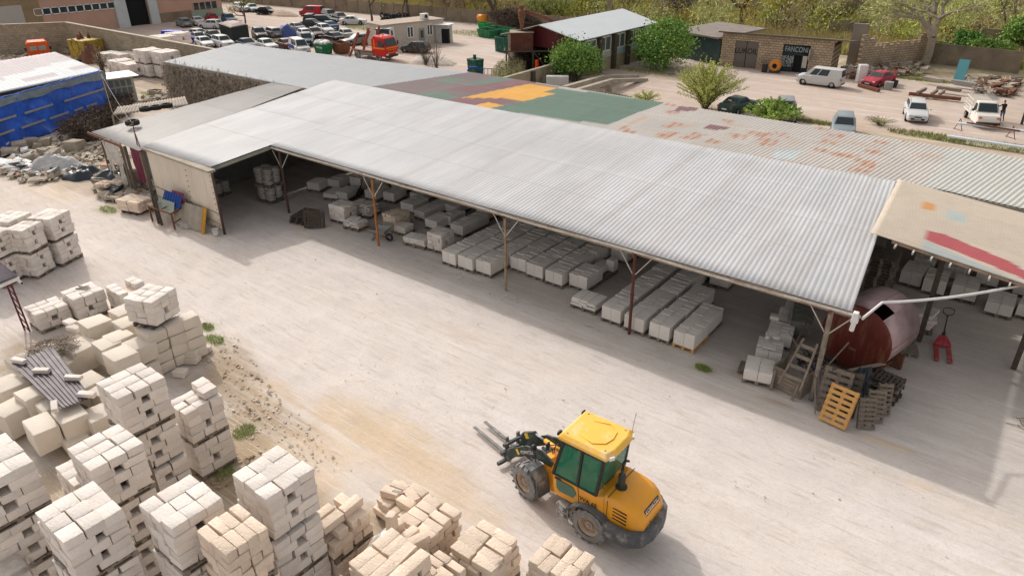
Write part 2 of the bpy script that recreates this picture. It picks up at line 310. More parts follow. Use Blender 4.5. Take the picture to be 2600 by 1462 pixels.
# --- main open shed
A1, A2, A3_, A4, A5, A6 = G(360.2, 371.2, 3.08), G(534, 424.5, 3.08), G(685.6, 368.8, 3.36), G(2164, 790, 3.36), G(2276, 460.5, 4.2), G(847, 203.4, 4.12)
Rm = A6.lerp(A5, (A3_.x - A6.x + .3) / (A5.x - A6.x))
SH = thing('open_shed', 'long open fronted shed, light grey corrugated roof on rusty posts', 'shed', (-17, 19.5, 0))
SH.location = (0, 0, 0)
LA = (.28, .52, .76)
def colA(x, y, u, t):
    sheet = int((x + 60) / .95); row = int(t * 5 + hsh(sheet, 1) * .0)
    b = (.49 if x > -30 else .47) * (1 + .13 * (hsh(sheet, row) - .5)); k = Vector((b * .975, b, b * 1.03))
    s = (x / 2.37) % 1; st = sst(.80, .87, s) * (1 - sst(.93, 1.0, s)) * (.65 + .35 * MN.noise(Vector((x * .4, y * .5, 2))) ) * (1 if x > -28 else .35) * (.25 + .75 * hsh(int(x / 2.37), 7))
    k = k.lerp(Vector((.33, .305, .285)), max(0, min(.5, .5 * st)))
    n = MN.noise(Vector((x * .35, y * .22, 9))); k *= 1 + .08 * n + .05 * MN.noise(Vector((x * 2.2, y * .3, 3)))
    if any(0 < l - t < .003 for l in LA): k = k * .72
    if y < 20 and x < -33: k = k.lerp(Vector((.5, .47, .43)), .2)
    return k
LA = (.28, .52, .76)
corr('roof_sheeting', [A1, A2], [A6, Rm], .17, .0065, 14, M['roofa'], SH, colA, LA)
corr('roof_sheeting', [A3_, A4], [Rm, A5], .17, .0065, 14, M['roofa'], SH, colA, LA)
# fascia beam, purlins and rafters under the sheets
fb = MB(); fb.beam(A3_ + Vector((-.1, .12, -.14)), A4 + Vector((.05, .12, -.14)), .07, .14); fb.beam(A3_ + Vector((-.1, .3, -.3)), A4 + Vector((.0, .3, -.3)), .05, .10)
fb.build('eave_beam', mat('rust stained beam', (.38, .31, .25), .85, .25, 4, .2, stain=(.22, .09, .05), sscale=1.4, samt=.8), SH)
pb = MB()
for k in range(1, 9):
    a = A3_.lerp(Rm, k / 9); b_ = A4.lerp(A5, k / 9); pb.beam(a - Vector((0, 0, .1)), b_ - Vector((0, 0, .1)), .06, .1)
for k in range(1, 12):
    a = A1.lerp(A6, k / 12); b_ = A2.lerp(Rm, k / 12); pb.beam(a - Vector((-.2, 0, .1)), b_ - Vector((.1, 0, .1)), .06, .1)
pb.build('purlins', M['wooddark'], SH)
PX = [(733.9, 540.4), (961.6, 623.3), (1284.7, 736.4), (1597.4, 847.4), (2060, 1014)]
posts = [G(*p) for p in PX]
rb = MB()
for p in posts:
    t = (p.x - A3_.x) / (A4.x - A3_.x); a = A3_.lerp(A4, t); b_ = Rm.lerp(A5, t); rb.beam(a - Vector((0, 0, .22)), b_ - Vector((0, 0, .22)), .08, .14)
rb.build('rafters', M['rust'], SH)
pm = [mat('post paint %d' % i, c, .8, .3, 5, .35, stain=s, sscale=2.2, samt=.95) for i, (c, s) in enumerate((((.10, .06, .05), (.05, .03, .03)), ((.42, .17, .05), (.10, .05, .04)), ((.34, .26, .17), (.25, .05, .03)), ((.13, .045, .035), (.07, .04, .03)), ((.27, .23, .19), (.09, .05, .03))))]
wb = mat('whitewashed strut', (.55, .50, .43), .85, .2, 5)
for i, p in enumerate(posts):
    o = MB().tube([(0, 0, 0), (0, 0, 1.3), (0, 0, 3.12)], .055 if i < 4 else .075, 10).tube([(0, 0, 1.55), (0, 0, 1.6)], .07, 10).build('post', pm[i], SH, smooth=True, ang=40); o.location = p
    bm_ = MB()
    for s in (-1, 1): bm_.beam((s * .04, 0, 2.35), (s * .62, .05, 3.12), .03, .03)
    o = bm_.build('brace', wb, SH); o.location = p
# gutter on the eave
gt = MB()
ga, gb = A3_ + Vector((0, -.04, -.07)), A4 + Vector((.25, -.06, -.07))
for k in range(24):
    a, b_ = ga.lerp(gb, k / 24), ga.lerp(gb, (k + 1) / 24); a.z += -.02 * sin(k); b_.z += -.02 * sin(k + 1)
    ring = lambda q: [(q.x, q.y + .06 * cos(t), q.z + .06 * sin(t)) for t in [pi + pi * j / 6 for j in range(7)]] + [(q.x, q.y + .05 * cos(t), q.z + .05 * sin(t)) for t in [2 * pi - pi * j / 6 for j in range(7)]]
    gt.loft([ring(a), ring(b_)], cap=False)
gt.build('gutter', mat('weathered gutter', (.55, .52, .46), .6, .22, 3, .2, stain=(.33, .2, .12), sscale=2, samt=.6), SH, smooth=True)
# downpipe head at the right corner
hp = A4 + Vector((.12, -.05, -.12)); o = MB().box(hp, (.2, .24, .3), .1, tp=(.7, .8)).tube([hp + Vector((0, 0, -.15)), hp + Vector((-.02, 0, -.45))], .07, 10).build('gutter_outlet', M['white'], SH, .03)
# front wall panel, left bay
pa, pc = G(570, 594.3), Vector((A1.x + .35, G(570, 594.3).y + .15, 0))
wall = MB(); n_ = 26
for i in range(n_):
    x0 = lerp(pa.x - .05, pc.x, i / n_); x1 = lerp(pa.x - .05, pc.x, (i + 1) / n_); y0 = lerp(pa.y, pc.y, i / n_)
    h = 2.99; wv = .012 * sin(i * 1.3); wall.bx(x1 + .002, x0, y0 - .02 + wv, y0 + .03 + wv, .22 + .02 * sin(i * .7), h)
pw = mat('cream painted wall sheet', (.66, .585, .49), .8, .10, .8, .25, 12, stain=(.50, .36, .22), sscale=.55, samt=.7, stretch=(1, 1, .5)); wall.build('front_panel', pw, SH)
st = MB()
for z, s in ((1.02, .05), (.5, .03)): st.beam((pa.x - .1, pa.y - .045, z), (pc.x + .1, pc.y - .045, z + .05), .03, s)
st.beam((pa.x - .1, pa.y + .08, 3.02), (pc.x - .2, pc.y + .05, 3.0), .36, .1)
st.build('panel_rail', M['conc'], SH)
o = MB().tube([(0, 0, 0), (0, 0, 3.0)], .06, 8).build('corner_post', pm[0], SH, smooth=True); o.location = pa + Vector((.02, 0, 0))
bt = MB()
for k in range(10): bt.box((pa.x - .15, pa.y - .04, .4 + k * .27), (.03, .03, .03))
for k in range(8): bt.box((pa.x - 2.4 + .02 * k, pa.y - .04, .8 + k * .27), (.05, .03, .04))
bt.build('bolt_heads', M['rust'], SH)
# front gable beam of the projecting bay
MB().beam(A2 + Vector((-.03, .0, -.14)), A3_ + Vector((-.03, .2, -.12)), .06, .16).build('gable_beam', mat('teal and tan beam', (.33, .31, .25), .8, .2, 3, stain=(.06, .16, .15), sscale=.5, samt=.8), SH)
# left side wall and back wall of the shed
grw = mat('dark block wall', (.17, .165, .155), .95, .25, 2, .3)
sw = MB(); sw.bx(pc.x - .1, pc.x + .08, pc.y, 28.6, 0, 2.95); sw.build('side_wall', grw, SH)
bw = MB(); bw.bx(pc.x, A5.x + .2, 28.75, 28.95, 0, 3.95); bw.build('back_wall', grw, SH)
# --- long shed behind with the patchwork roof
B1, B2, B3, B4 = G(414, 158, 3.72), G(776, 226, 3.72), G(2400, 484, 4.05), G(2600, 530, 4.05)
T1, T2, T3, T4 = G(605, 111, 4.15), G(1216, 187, 4.22), G(1756, 272, 4.3), G(2600, 404, 4.3)
LB = thing('long_shed', 'very long low shed with patchwork roof of grey, green, orange and rusty sheets', 'shed')
B5 = B3 + (B4 - B3) * 3.2; T5 = T4 + (T4 - T3) * .5
def ipoly(u, v, P):
    c = False; n = len(P)
    for i in range(n):
        (x1, y1), (x2, y2) = P[i], P[(i + 1) % n]
        if (y1 > v) != (y2 > v) and u < (x2 - x1) * (v - y1) / (y2 - y1) + x1: c = not c
    return c
def bpt(u, v): p = G(u, v, 4.12); return (p.x, p.y)
MAR, GRN, ORA, BRN = (.235, .115, .125), (.13, .215, .165), (.80, .42, .07), (.20, .155, .155)
PAT = [(P_, c) for P_, c in (([(930, 212), (1215, 186), (1420, 228), (1285, 273)], BRN), ([(1105, 204), (1140, 197), (1185, 202), (1150, 209)], GRN), ([(1170, 214), (1268, 200), (1310, 207), (1225, 218)], GRN), ([(1040, 232), (1120, 226), (1165, 241), (1070, 247)], GRN), ([(1120, 247), (1330, 225), (1400, 240), (1240, 262)], MAR), ([(1140, 222), (1330, 206), (1370, 215), (1200, 232)], MAR), ([(1168, 242), (1345, 217), (1413, 229), (1382, 236), (1411, 241), (1328, 256), (1270, 246)], ORA), ([(1196, 260), (1240, 254), (1280, 262), (1232, 268)], ORA), ([(1232, 268), (1280, 262), (1325, 256), (1411, 241), (1382, 236), (1413, 229), (1690, 268), (1540, 312)], GRN), ([(1710, 288), (1725, 277), (1775, 283), (1765, 290)], MAR), ([(1785, 327), (1800, 320), (1855, 327), (1840, 333)], MAR), ([(1950, 395), (1975, 380), (2035, 383), (2015, 402)], (.50, .56, .57)))]
PAT = [([bpt(*q) for q in P_], c) for P_, c in PAT]
RU = [bpt(*q) for q in ((1700, 274), (1705, 291), (1580, 320), (1595, 328), (1700, 320), (1720, 317), (1680, 340), (1700, 336), (1745, 346), (1815, 356), (1845, 312), (1915, 341), (1935, 345), (1950, 358), (1980, 346), (1945, 365), (2085, 334), (2140, 338), (2120, 352), (2105, 366), (2085, 382), (2150, 396), (2130, 392), (2240, 370), (2215, 390), (2195, 410), (2185, 430), (2310, 367), (2025, 413), (2090, 424), (1960, 400), (2205, 420), (1870, 345), (1770, 340))]
def colB(x, y, u, t):
    sx = int((x + 100) / 1.1); sy = int(y / 1.7)
    if x < -31: b = .47; k = Vector((b * .95, b * 1.0, b * 1.03)) * (1 + .03 * (hsh(sx, 0) - .5)); lim = 1
    else: b = .50; k = Vector((b, b * .94, b * .86)) * (1 + .10 * (hsh(sx, sy) - .5))
    if x > -3.5: k = Vector((.50, .51, .47)) * (1 + .05 * (hsh(sx, sy) - .5))
    for P_, c in PAT:
        if ipoly(x, y, P_): k = Vector(c) * (1 + .12 * (hsh(sx, sy) - .5)); lim = 0
    if x > -17 and k.x > .3:
        for (rx, ry) in RU:
            if abs(x - rx) < .75 and abs(y - ry) < .5:
                d = max(abs(x - rx) / .6, abs(y - ry) / .42) + .55 * MN.noise(Vector((x * 5, y * 3, 1)))
                if d < .50 and (x / .36) % 1 < .55: k = k.lerp(Vector((.46, .17, .07)), .8)
                elif d < .62: k = k.lerp(Vector((.46, .26, .16)), .35)
        n = MN.noise(Vector((x * .8, y * 1.1, 4)));
        if n > .25 and x < -3.5: k = k.lerp(Vector((.52, .33, .22)), min(.5, (n - .25) * 1.5))
    return k
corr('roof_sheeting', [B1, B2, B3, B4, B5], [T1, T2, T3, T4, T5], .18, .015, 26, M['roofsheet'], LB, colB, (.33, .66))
vw = MB(); vw.bx(B1.x + .3, -37, B1.y + .5, B1.y + .75, 0, 3.6); vw.bx(B1.x + .3, B1.x + .6, B1.y + .5, T1.y - .3, 0, 3.6)
vw.build('front_wall', brickmat('grey limestone wall', (.30, .27, .22), (.45, .4, .35), .4, .2, stain=(.12, .10, .08)), LB)
MB().bx(B1.x + .3, 14, 34.2, 34.4, YZ + 3, 3.95).build('rear_wall', M['conc'], LB)
MB().beam(B1 + Vector((0, .05, -.1)), B2 + Vector((.3, .05, -.1)), .06, .12).build('eave_board', M['conc'], LB); MB().beam(B3 + Vector((-1, .1, -.12)), B5 + Vector((.3, .1, -.12)), .05, .16).build('eave_board', M['conc'], LB)
# grey ridge flashing between both roofs
MB().beam(A6.lerp(A5, .14) + Vector((0, .26, -.16)), A5 + Vector((0, .24, -.16)), .34, .02).build('flashing', mat('zinc flashing', (.42, .40, .37), .6, .15, 3), LB)
# --- lean-to at the left
LN = thing('lean_to', 'dull grey lean-to left of the open shed, torn plastic and maroon curtain below', 'lean-to')
L1, L2, L3, L4 = G(232, 335.5, 2.72), G(352, 383, 2.9), G(768, 224, 3.85), G(690, 210.5, 3.85)
def colL(x, y, u, t): b = .47 * (1 + .09 * (hsh(int(x / 1.1), int(t * 4)) - .5)); return Vector((b, b * .97, b * .93))
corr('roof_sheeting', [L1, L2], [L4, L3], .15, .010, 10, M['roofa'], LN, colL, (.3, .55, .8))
MB().beam(L1 + Vector((-.4, -.05, -.1)), L2 + Vector((-1.8, 0, -.1)), .05, .14).build('rusty_fascia', M['rust'], LN)
lw = MB(); nf = 30
def curtain(name, x0, x1, y0, z0, z1, m, seed, amp=.08, tear=0):
    rr = random.Random(seed); b = MB(); nx_, nz = 18, 10; vs = []
    for j in range(nz + 1):
        for i in range(nx_ + 1):
            u, t = i / nx_, j / nz; vs.append((lerp(x0, x1, u) + .05 * MN.noise(Vector((u * 6, t * 3, seed))), y0 + amp * sin(u * 22 + 2 * MN.noise(Vector((u * 3, t * 2, seed)))) * (1.2 - t), lerp(z0, z1, t)))
    fs = [(j * (nx_ + 1) + i, j * (nx_ + 1) + i + 1, (j + 1) * (nx_ + 1) + i + 1, (j + 1) * (nx_ + 1) + i) for j in range(nz) for i in range(nx_) if not (tear and MN.noise(Vector((i * .4, j * .35, seed))) > tear)]
    b.add(vs, fs); return b.build(name, m, LN, smooth=True)
ly = L2.y + .35
curtain('maroon_curtain', L2.x - 1.75, L2.x - .35, ly, .9, 2.7, mat('maroon cloth', (.16, .035, .06), .8, .25, 5), 3)
curtain('torn_plastic', L2.x - 4.4, L2.x - 2.6, ly - .2, .5, 2.65, mat('dirty torn plastic', (.52, .49, .45), .5, .3, 5, .2), 9, .14, .28)
for dx, w_ in ((-4.5, .22), (-2.45, .12), (-2.0, .16), (-.25, .18)): MB().beam((L2.x + dx, ly - .1, 0), (L2.x + dx - .08, ly - .1, 2.7), w_, .08).build('timber_post', M['wood'], LN)
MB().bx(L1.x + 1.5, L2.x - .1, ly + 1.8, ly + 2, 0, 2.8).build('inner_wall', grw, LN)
# --- canopy at the right, sheets running along it
CN = thing('side_canopy', 'beige corrugated canopy with red strip, right of the open shed', 'canopy')
C1, C2, C3, C4 = G(2281, 455.5, 4.27), G(2600, 541, 4.05), G(2600, 720.7, 3.55), G(2210, 591, 3.98)
d1 = (C2 - C1) * .9; d2 = (C3 - C4) * .9; C2x, C3x = C2 + d1, C3 + d2
def cpt(u, v, t=.5): p = G(u, v, 3.95); return (p.x, p.y)
CP = [([cpt(*q) for q in P_], c) for P_, c in (([(2355, 584), (2395, 590), (2600, 655), (2660, 700), (2600, 676), (2354, 604)], (.43, .11, .12)), ([(2340, 522), (2372, 530), (2376, 545), (2333, 538)], (.60, .31, .13)), ([(2408, 540), (2450, 549), (2447, 570), (2400, 560)], (.44, .49, .47)), ([(2352, 606), (2600, 685), (2680, 730), (2600, 723), (2344, 634)], (.42, .45, .44)))]
def colC(x, y, u, t):
    sx = int(x / 1.75 + 50); sy = int(y / 1.1); k = Vector((.55, .48, .39)) * (1 + .07 * (hsh(sx, sy) - .5))
    if x > .2 and t < .8: k = k.lerp(Vector((.52, .53, .54)), .5)
    for P_, c in CP:
        if ipoly(x, y, P_): k = Vector(c) * (1 + .05 * (hsh(sx, sy) - .5)); break
    return k
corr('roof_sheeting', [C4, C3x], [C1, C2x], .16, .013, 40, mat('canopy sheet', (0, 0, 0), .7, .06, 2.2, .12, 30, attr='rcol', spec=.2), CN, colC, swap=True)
re_ = MB()
for k in range(10):
    re_ = MB(); p = C4.lerp(C3x, (k + 1.55) / 15.5); re_.beam(p + Vector((.0, -.24, -.12)), p + Vector((.02, 6.5, .12)), .05, .08); re_.build('rafter', mat('whitewashed rafter', (.5, .46, .4), .85, .2, 4), CN)

MB().beam(C4.lerp(C3x, .08) + Vector((0, .12, -.1)), C3x + Vector((0, .12, -.1)), .04, .1).build('eave_board', mat('tan board', (.42, .30, .21), .85, .2, 4), CN)
for x in (-1.9, .9, 3.6): MB().box((x, 25.2, 1.85), (.16, .16, 3.7)).build('timber_post', M['wooddark'], CN)
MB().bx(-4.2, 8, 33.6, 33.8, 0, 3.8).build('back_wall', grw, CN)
# long white gutter swinging out from the corner
q0 = A4 + Vector((.3, -.03, -.12)); gp = [q0] + [G(2180 + 30 * k, 769 - 47 * ((k * 30) / 420) ** 2.0, lerp(3.2, 3.3, k / 14)) for k in range(2, 20)]
tag(MB().tube(gp, .04, 8).build('gutter_pipe', M['white'], None, smooth=True), 'long white gutter pipe reaching right from the open shed corner', 'pipe')
# ------------------------------------------------------------ pallets and block loads
def pallet_mb(L=.8, W=1.2, n=5, h=.13):     # L along x, W along y, top boards along x
    b = MB(); bw_ = .11
    for i in range(n + 2):
        y = -W / 2 + bw_ / 2 + (W - bw_) * i / (n + 1); b.box((0, y, h - .011), (L, bw_, .022))
    for x in (-L / 2 + .05, 0, L / 2 - .05):
        b.box((x, 0, h - .033), (.1, W, .02)); b.box((x, 0, .011), (.1, W, .022))
        for y in (-W / 2 + .07, 0, W / 2 - .07): b.box((x, y, .055), (.1, .13, .07))
    return b
ME_P = pallet_mb().mesh('pallet', M['wood']); ME_PD = pallet_mb().mesh('pallet', M['wooddark']); ME_PN = pallet_mb(n=5).mesh('pallet', M['newwood']); ME_P2 = pallet_mb(1.15, 1.15, 6).mesh('pallet', M['wood'])
def chip(L, W, H, seed, m, r=.022, rough=.010):
    import bmesh
    rr = random.Random(seed); bm = bmesh.new(); bmesh.ops.create_cube(bm, size=1)
    for v in bm.verts: v.co = Vector((v.co.x * L, v.co.y * W, v.co.z * H)) + Vector((rr.uniform(-1, 1), rr.uniform(-1, 1), rr.uniform(-1, 1))) * rough
    c = rr.choice(list(bm.verts)); c.co *= 1 - rr.uniform(0, .10)
    bmesh.ops.bevel(bm, geom=list(bm.edges), offset=r, segments=2, profile=.6, affect='EDGES')
    for v in bm.verts: v.co += Vector((rr.uniform(-1, 1), rr.uniform(-1, 1), rr.uniform(-1, 1))) * rough * .35
    me = bpy.data.meshes.new('stone_block'); bm.to_mesh(me); bm.free(); me.shade_smooth(); me.set_sharp_from_angle(angle=RD(50)); me.materials.append(m); return me
BW = {}
def blk(kind, i):
    k = (kind, i)
    if k not in BW:
        m = M['stone'] if kind[0] == 'w' else M['stonet']; d = {'wl': (.40, .36, .205), 'ws': (.36, .36, .205), 'wh': (.2, .4, .205), 'tl': (.50, .25, .20), 'tw': (.195, .39, .19)}[kind]
        BW[k] = chip(*d, i * 7 + len(kind) + ord(kind[1]), m, (.010 if kind[0] == 'w' else .018), (.008 if kind[0] == 'w' else .012))
    return BW[k]
def layer_w(k, seed, X, Yd, top=False):
    """cells of one course: (x0,x1,y0,y1) filling the footprint X x Yd"""
    rr = random.Random(seed * 31 + k); out = []; T = (0, .335, .665, 1)
    if k % 2 and not top:
        for j in range(3):
            cuts = ((0, .18, .59, 1), (0, .41, .82, 1), (0, .335, .665, 1))[(j + seed) % 3]
            for c0, c1 in zip(cuts[:-1], cuts[1:]): out.append((c0 * X, c1 * X, T[j] * Yd, T[j + 1] * Yd))
    else:
        for i in range(3):
            cuts = T if top or i < 2 else (0, .40, .55, 1) if seed % 2 else (0, .45, .60, 1)
            if top and (seed + i) % 3 == 0: cuts = (0, .30, .64, 1)
            for c0, c1 in zip(cuts[:-1], cuts[1:]): out.append((T[i] * X, T[i + 1] * X, c0 * Yd, c1 * Yd))
    return out
def layer_t(k, seed, X, Yd):
    out = []; nx_ = 2; ny_ = 4
    if k % 2: nx_, ny_ = 4, 2
    for i in range(nx_):
        for j in range(ny_): out.append((X * i / nx_, X * (i + 1) / nx_, Yd * j / ny_, Yd * (j + 1) / ny_))
    return out
NST = [0]
def stack(name, N, z0, label, group, kind='w', X=1.12, Yd=1.12, n=5, h=None, rz=0.0, top=None, pal=True, jit=.012, miss=.0, only=True, messy=0):
    """a pallet load whose (+x,-y) bottom corner stands at N"""
    NST[0] += 1; seed = NST[0]; rr = random.Random(seed * 17); h = h or (.212 if kind == 'w' else .197)
    t = thing(name, label, 'stone pallet', (N[0], N[1], z0), rz, group)
    z = 0.0
    if n > 1: MB().bx(-X + .33, -.33, .33, Yd - .33, .13, .1 + n * h - h).build('inner_blocks', M['stonet'], t)
    if pal: p = link('pallet', ME_P2 if rr.random() < .8 else ME_PD, t, (-X / 2, Yd / 2, 0)); p.scale = (X / 1.15, Yd / 1.15, 1); z = .13
    for k in range(n):
        cells = layer_w(k + 1, seed, X, Yd, k == n - 1) if kind == 'w' else layer_t(k, seed, X, Yd)
        for (a, b_, c, d) in cells:
            edge = b_ > X - .02 or a < .02 or c < .02 or d > Yd - .02
            if k < n - 1 and not edge: continue
            if k < n - 1 and only and (b_ < X * .67 and c > Yd * .3 and d < Yd * .9): continue
            if k == n - 1 and rr.random() < (top or 0): continue
            if k < n - 1 and rr.random() < miss: continue
            if kind == 'w' and k < n - 1 and b_ > X - .02 and (d - c) < .17 * Yd: continue
            w_, l_ = b_ - a, d - c; g = .008 + rr.random() * .008; me = blk({'w': 'ws', 't': 'tl'}[kind], rr.randrange(6)); base = (.36, .36, .205) if kind == 'w' else (.50, .25, .20)
            o = bpy.data.objects.new('stone_block', me); COL.objects.link(o); o.parent = t
            if kind == 't' and l_ > w_: sc = ((l_ - g) / base[0], (w_ - g) / base[1]); rot = pi / 2
            else: sc = ((w_ - g) / base[0], (l_ - g) / base[1]); rot = 0
            if k == n - 1 and messy and rr.random() < messy: rot += rr.uniform(-.5, .5); o.rotation_euler = (rr.uniform(-.2, .2), rr.uniform(-.2, .2), 0)
            o.scale = (sc[0], sc[1], (h - .004) / base[2]); ex = .03 * max(0, 0)
            o.location = (-X + (a + b_) / 2 + rr.gauss(0, jit), (c + d) / 2 + rr.gauss(0, jit), z + h / 2 + (.004 * rr.random()))
            o.rotation_euler.z = rot + rr.gauss(0, .012) + (pi if rr.random() < .5 else 0)
        z += h
    return t
def tier(N, levels, label, group, **k):
    """several loads on top of each other; N is the ground position of the lowest one's near corner"""
    names = {1: [''], 2: ['lower load', 'upper load'], 3: ['lowest load', 'middle load', 'top load']}[levels]; z = 0; kk = dict(k)
    hh = .13 + kk.get('n', 5) * (kk.get('h') or (.212 if kk.get('kind', 'w') == 'w' else .197))
    for i in range(levels):
        q = dict(kk)
        if i < levels - 1: q.pop('top', None); q.pop('messy', None)
        lb = label if levels == 1 else names[i] + ' of ' + label
        stack('block_pallet', (N[0] + rn(-.03, .03), N[1] + rn(-.03, .03)), z, lb, group, **q); z += hh
SG = 'pallet loads of stone blocks in the yard'
def NT(u, v, z): p = G(u, v, z); return (p.x, p.y)
# (near top corner pixel, top height)
h1 = 1.19
tier(NT(576.7, 1408, 3 * h1), 3, 'the tan stone stack between two whiter ones, bottom edge', SG, kind='t', X=.96, Yd=.84, jit=.015, n=5, h=.212)
tier(NT(431.5, 1346.6, 3 * h1), 3, 'the white stack left of the tan stack', SG, X=1.1, Yd=1.03)
tier(NT(672.3, 1271, 3 * h1), 3, 'the tall white stack right of the tan stack', SG, X=1.15, Yd=1.1)
tier(NT(158, 1379, 3 * h1), 3, 'the big white stack near the bottom left corner', SG, X=1.2, Yd=1.06)
tier(NT(226, 1196, 3 * h1), 3, 'the tall stack behind the bottom left corner one', SG, X=1.08, Yd=1.06)
tier(NT(295, 1016, 3 * h1), 3, 'the three pallet tower below the big sawn blocks', SG, X=1.08, Yd=1.12)
tier(NT(472.2, 1052, 2.18), 2, 'the stack with loose blocks on top by the track', SG, X=.84, Yd=1.03, n=4, h=.24)
tier(NT(88.8, 1300, 2 * h1), 2, 'the foil wrapped stack cut by the left edge', SG, X=1.5, Yd=1.25) if 0 else None
p = NT(90, 1168, 3 * h1); tier((p[0], p[1] - 1.2), 3, 'the foil wrapped stack cut by the left edge', SG, X=1.5, Yd=1.2)
tier(NT(55.9, 589.6, 2.12), 2, 'the front white stack by the left edge of the track', SG, X=.85, Yd=1.0, n=5, h=.19, rz=.48)
tier(NT(121.7, 561, 2.12), 2, 'the right hand white stack by the left edge of the track', SG, X=1.1, Yd=1.15, n=5, h=.19, rz=.45)
tier(NT(18.6, 568, 2.12), 2, 'the half hidden white stack at the left edge of the track', SG, X=1.1, Yd=1.2, n=5, h=.19, rz=.45)
tier(NT(-34, 610, 2.12), 2, 'the hindmost white stack at the left picture edge', SG, X=1.1, Yd=1.2, n=5, h=.19, rz=.45)
tier(NT(89.3, 802, .76), 1, 'low stone load with a square gap, left of three before the track', SG, X=1.05, Yd=1.08, n=3)
tier(NT(187.7, 762.8, .98), 1, 'stone load with wood offcuts on it, middle of three before the track', SG, X=1.08, Yd=1.1, n=4)
tier(NT(300, 750, .98), 1, 'crumbling stone load, right of three before the track', SG, X=1.15, Yd=1.1, n=4, top=.25, miss=.05)
stack('block_pallet', NT(383.4, 770, 2.55), 2.55 - .98, 'white stone load standing on top of the big sawn blocks', SG, X=1.12, Yd=1.1, n=4, rz=.36)
# tan rounded loads, bottom edge
p = G(860, 1340, 1.19); tier(NT(862, 1352, 1.19), 1, 'xx', SG, kind='t') if 0 else None
tier((NT(843, 1352, 1.9)), 2, 'the tumbled tan stack with loose blocks on top', SG, kind='t', X=.95, Yd=1.05, n=4, h=.205, top=.25, jit=.035, messy=.5, miss=.03)
tier(NT(1018, 1284, .99), 1, 'tumbled low tan load with a bottle on it', SG, kind='t', X=1.0, Yd=.95, n=3, top=.45, jit=.04, messy=.6, h=.21)
tier(NT(1092, 1362, 1.15), 1, 'neat tan load beside the bare dirt, left of the loader', SG, kind='t', X=1.0, Yd=1.0, n=5, jit=.02)
tier(NT(1008, 1420, 1.45), 1, 'tan load half under plastic foil with an upright block', SG, kind='t', X=.9, Yd=.95, n=6, top=.3, jit=.03, messy=.3, h=.215)
tier(NT(985, 1500, 1.95), 1, 'tan load in front of the foil, cut by the bottom edge', SG, kind='t', X=1.15, Yd=1.15, n=8, h=.228, jit=.02)
tier(NT(1235, 1450, 1.15), 1, 'tan load nearest the loader, bottom edge', SG, kind='t', X=1.1, Yd=1.1, n=5, jit=.03, messy=.2)
tier(NT(1445, 1492, .9), 1, 'rightmost tan load, cut by the bottom edge under the loader', SG, kind='t', X=1.1, Yd=1.0, n=4, jit=.03)
tier(NT(1120, 1500, 1.3), 1, 'tan load peeping over the bottom edge left of the loader', SG, kind='t', X=.8, Yd=.75, n=5, h=.23, jit=.03)
# loads low down between the stacks
tier(NT(190, 1235, .95), 1, 'low yellowish load in the gap behind the bottom left stack', SG, kind='w', X=1.1, Yd=1.1, n=4)
tier(NT(15, 1370, 1.0), 1, 'low load beside the foil at the bottom left corner', SG, kind='w', X=1.1, Yd=1.1, n=4)
tier(NT(60, 1400, .8), 1, 'broken load in the bottom left corner', SG, kind='t', X=1.1, Yd=1.0, n=3, top=.3)
tier(NT(365, 1365, .8), 1, 'xx', SG) if 0 else None
# loose blocks
def block(u, v, z, label, dims=(.39, .19, .19), rz=0., m='stonet', rx=0., ry=0., seed=1):
    p = G(u, v, z); o = link('stone_block', chip(*dims, seed + int(u), M[m], .014, .010), None, (p.x, p.y, z + dims[2] / 2), 0); o.rotation_euler = (rx, ry, rz); return tag(o, label, 'stone block', 'single stone blocks')
block(513, 985, 2.2, 'single white block, upper one of the pair atop the stack by the track', (.36, .34, .2), 1.6, 'stone')
block(528, 1000, 2.2, 'single white block, lower one of the pair atop the stack by the track', (.4, .34, .2), 1.6, 'stone')
block(996, 1340, 1.45, 'tan block standing on end on the plastic foil', (.2, .2, .42), .3)
block(460, 952, 0, 'mossy block lying at the foot of the sawn columns', (.42, .3, .2), .5, 'stonebig')
block(490, 918, 0, 'pale block lying right of the sawn columns', (.45, .35, .22), .6, 'stonebig'); block(488, 903, .22, 'pale block resting on another right of the sawn columns', (.4, .3, .2), .7, 'stonebig'); block(518, 893, 0, 'white block alone right of the sawn columns', (.5, .2, .2), .8, 'stone')
block(190, 868 - 30, .75, 'split block lying behind the sawn blocks', (.5, .25, .15), .3, 'stone'); block(180, 822, .8, 'flat block on the rubble behind the sawn blocks', (.5, .3, .12), .1, 'stone')
block(318, 1432, 0, 'tan block alone in the gap at the bottom edge', (.4, .35, .3), .9)
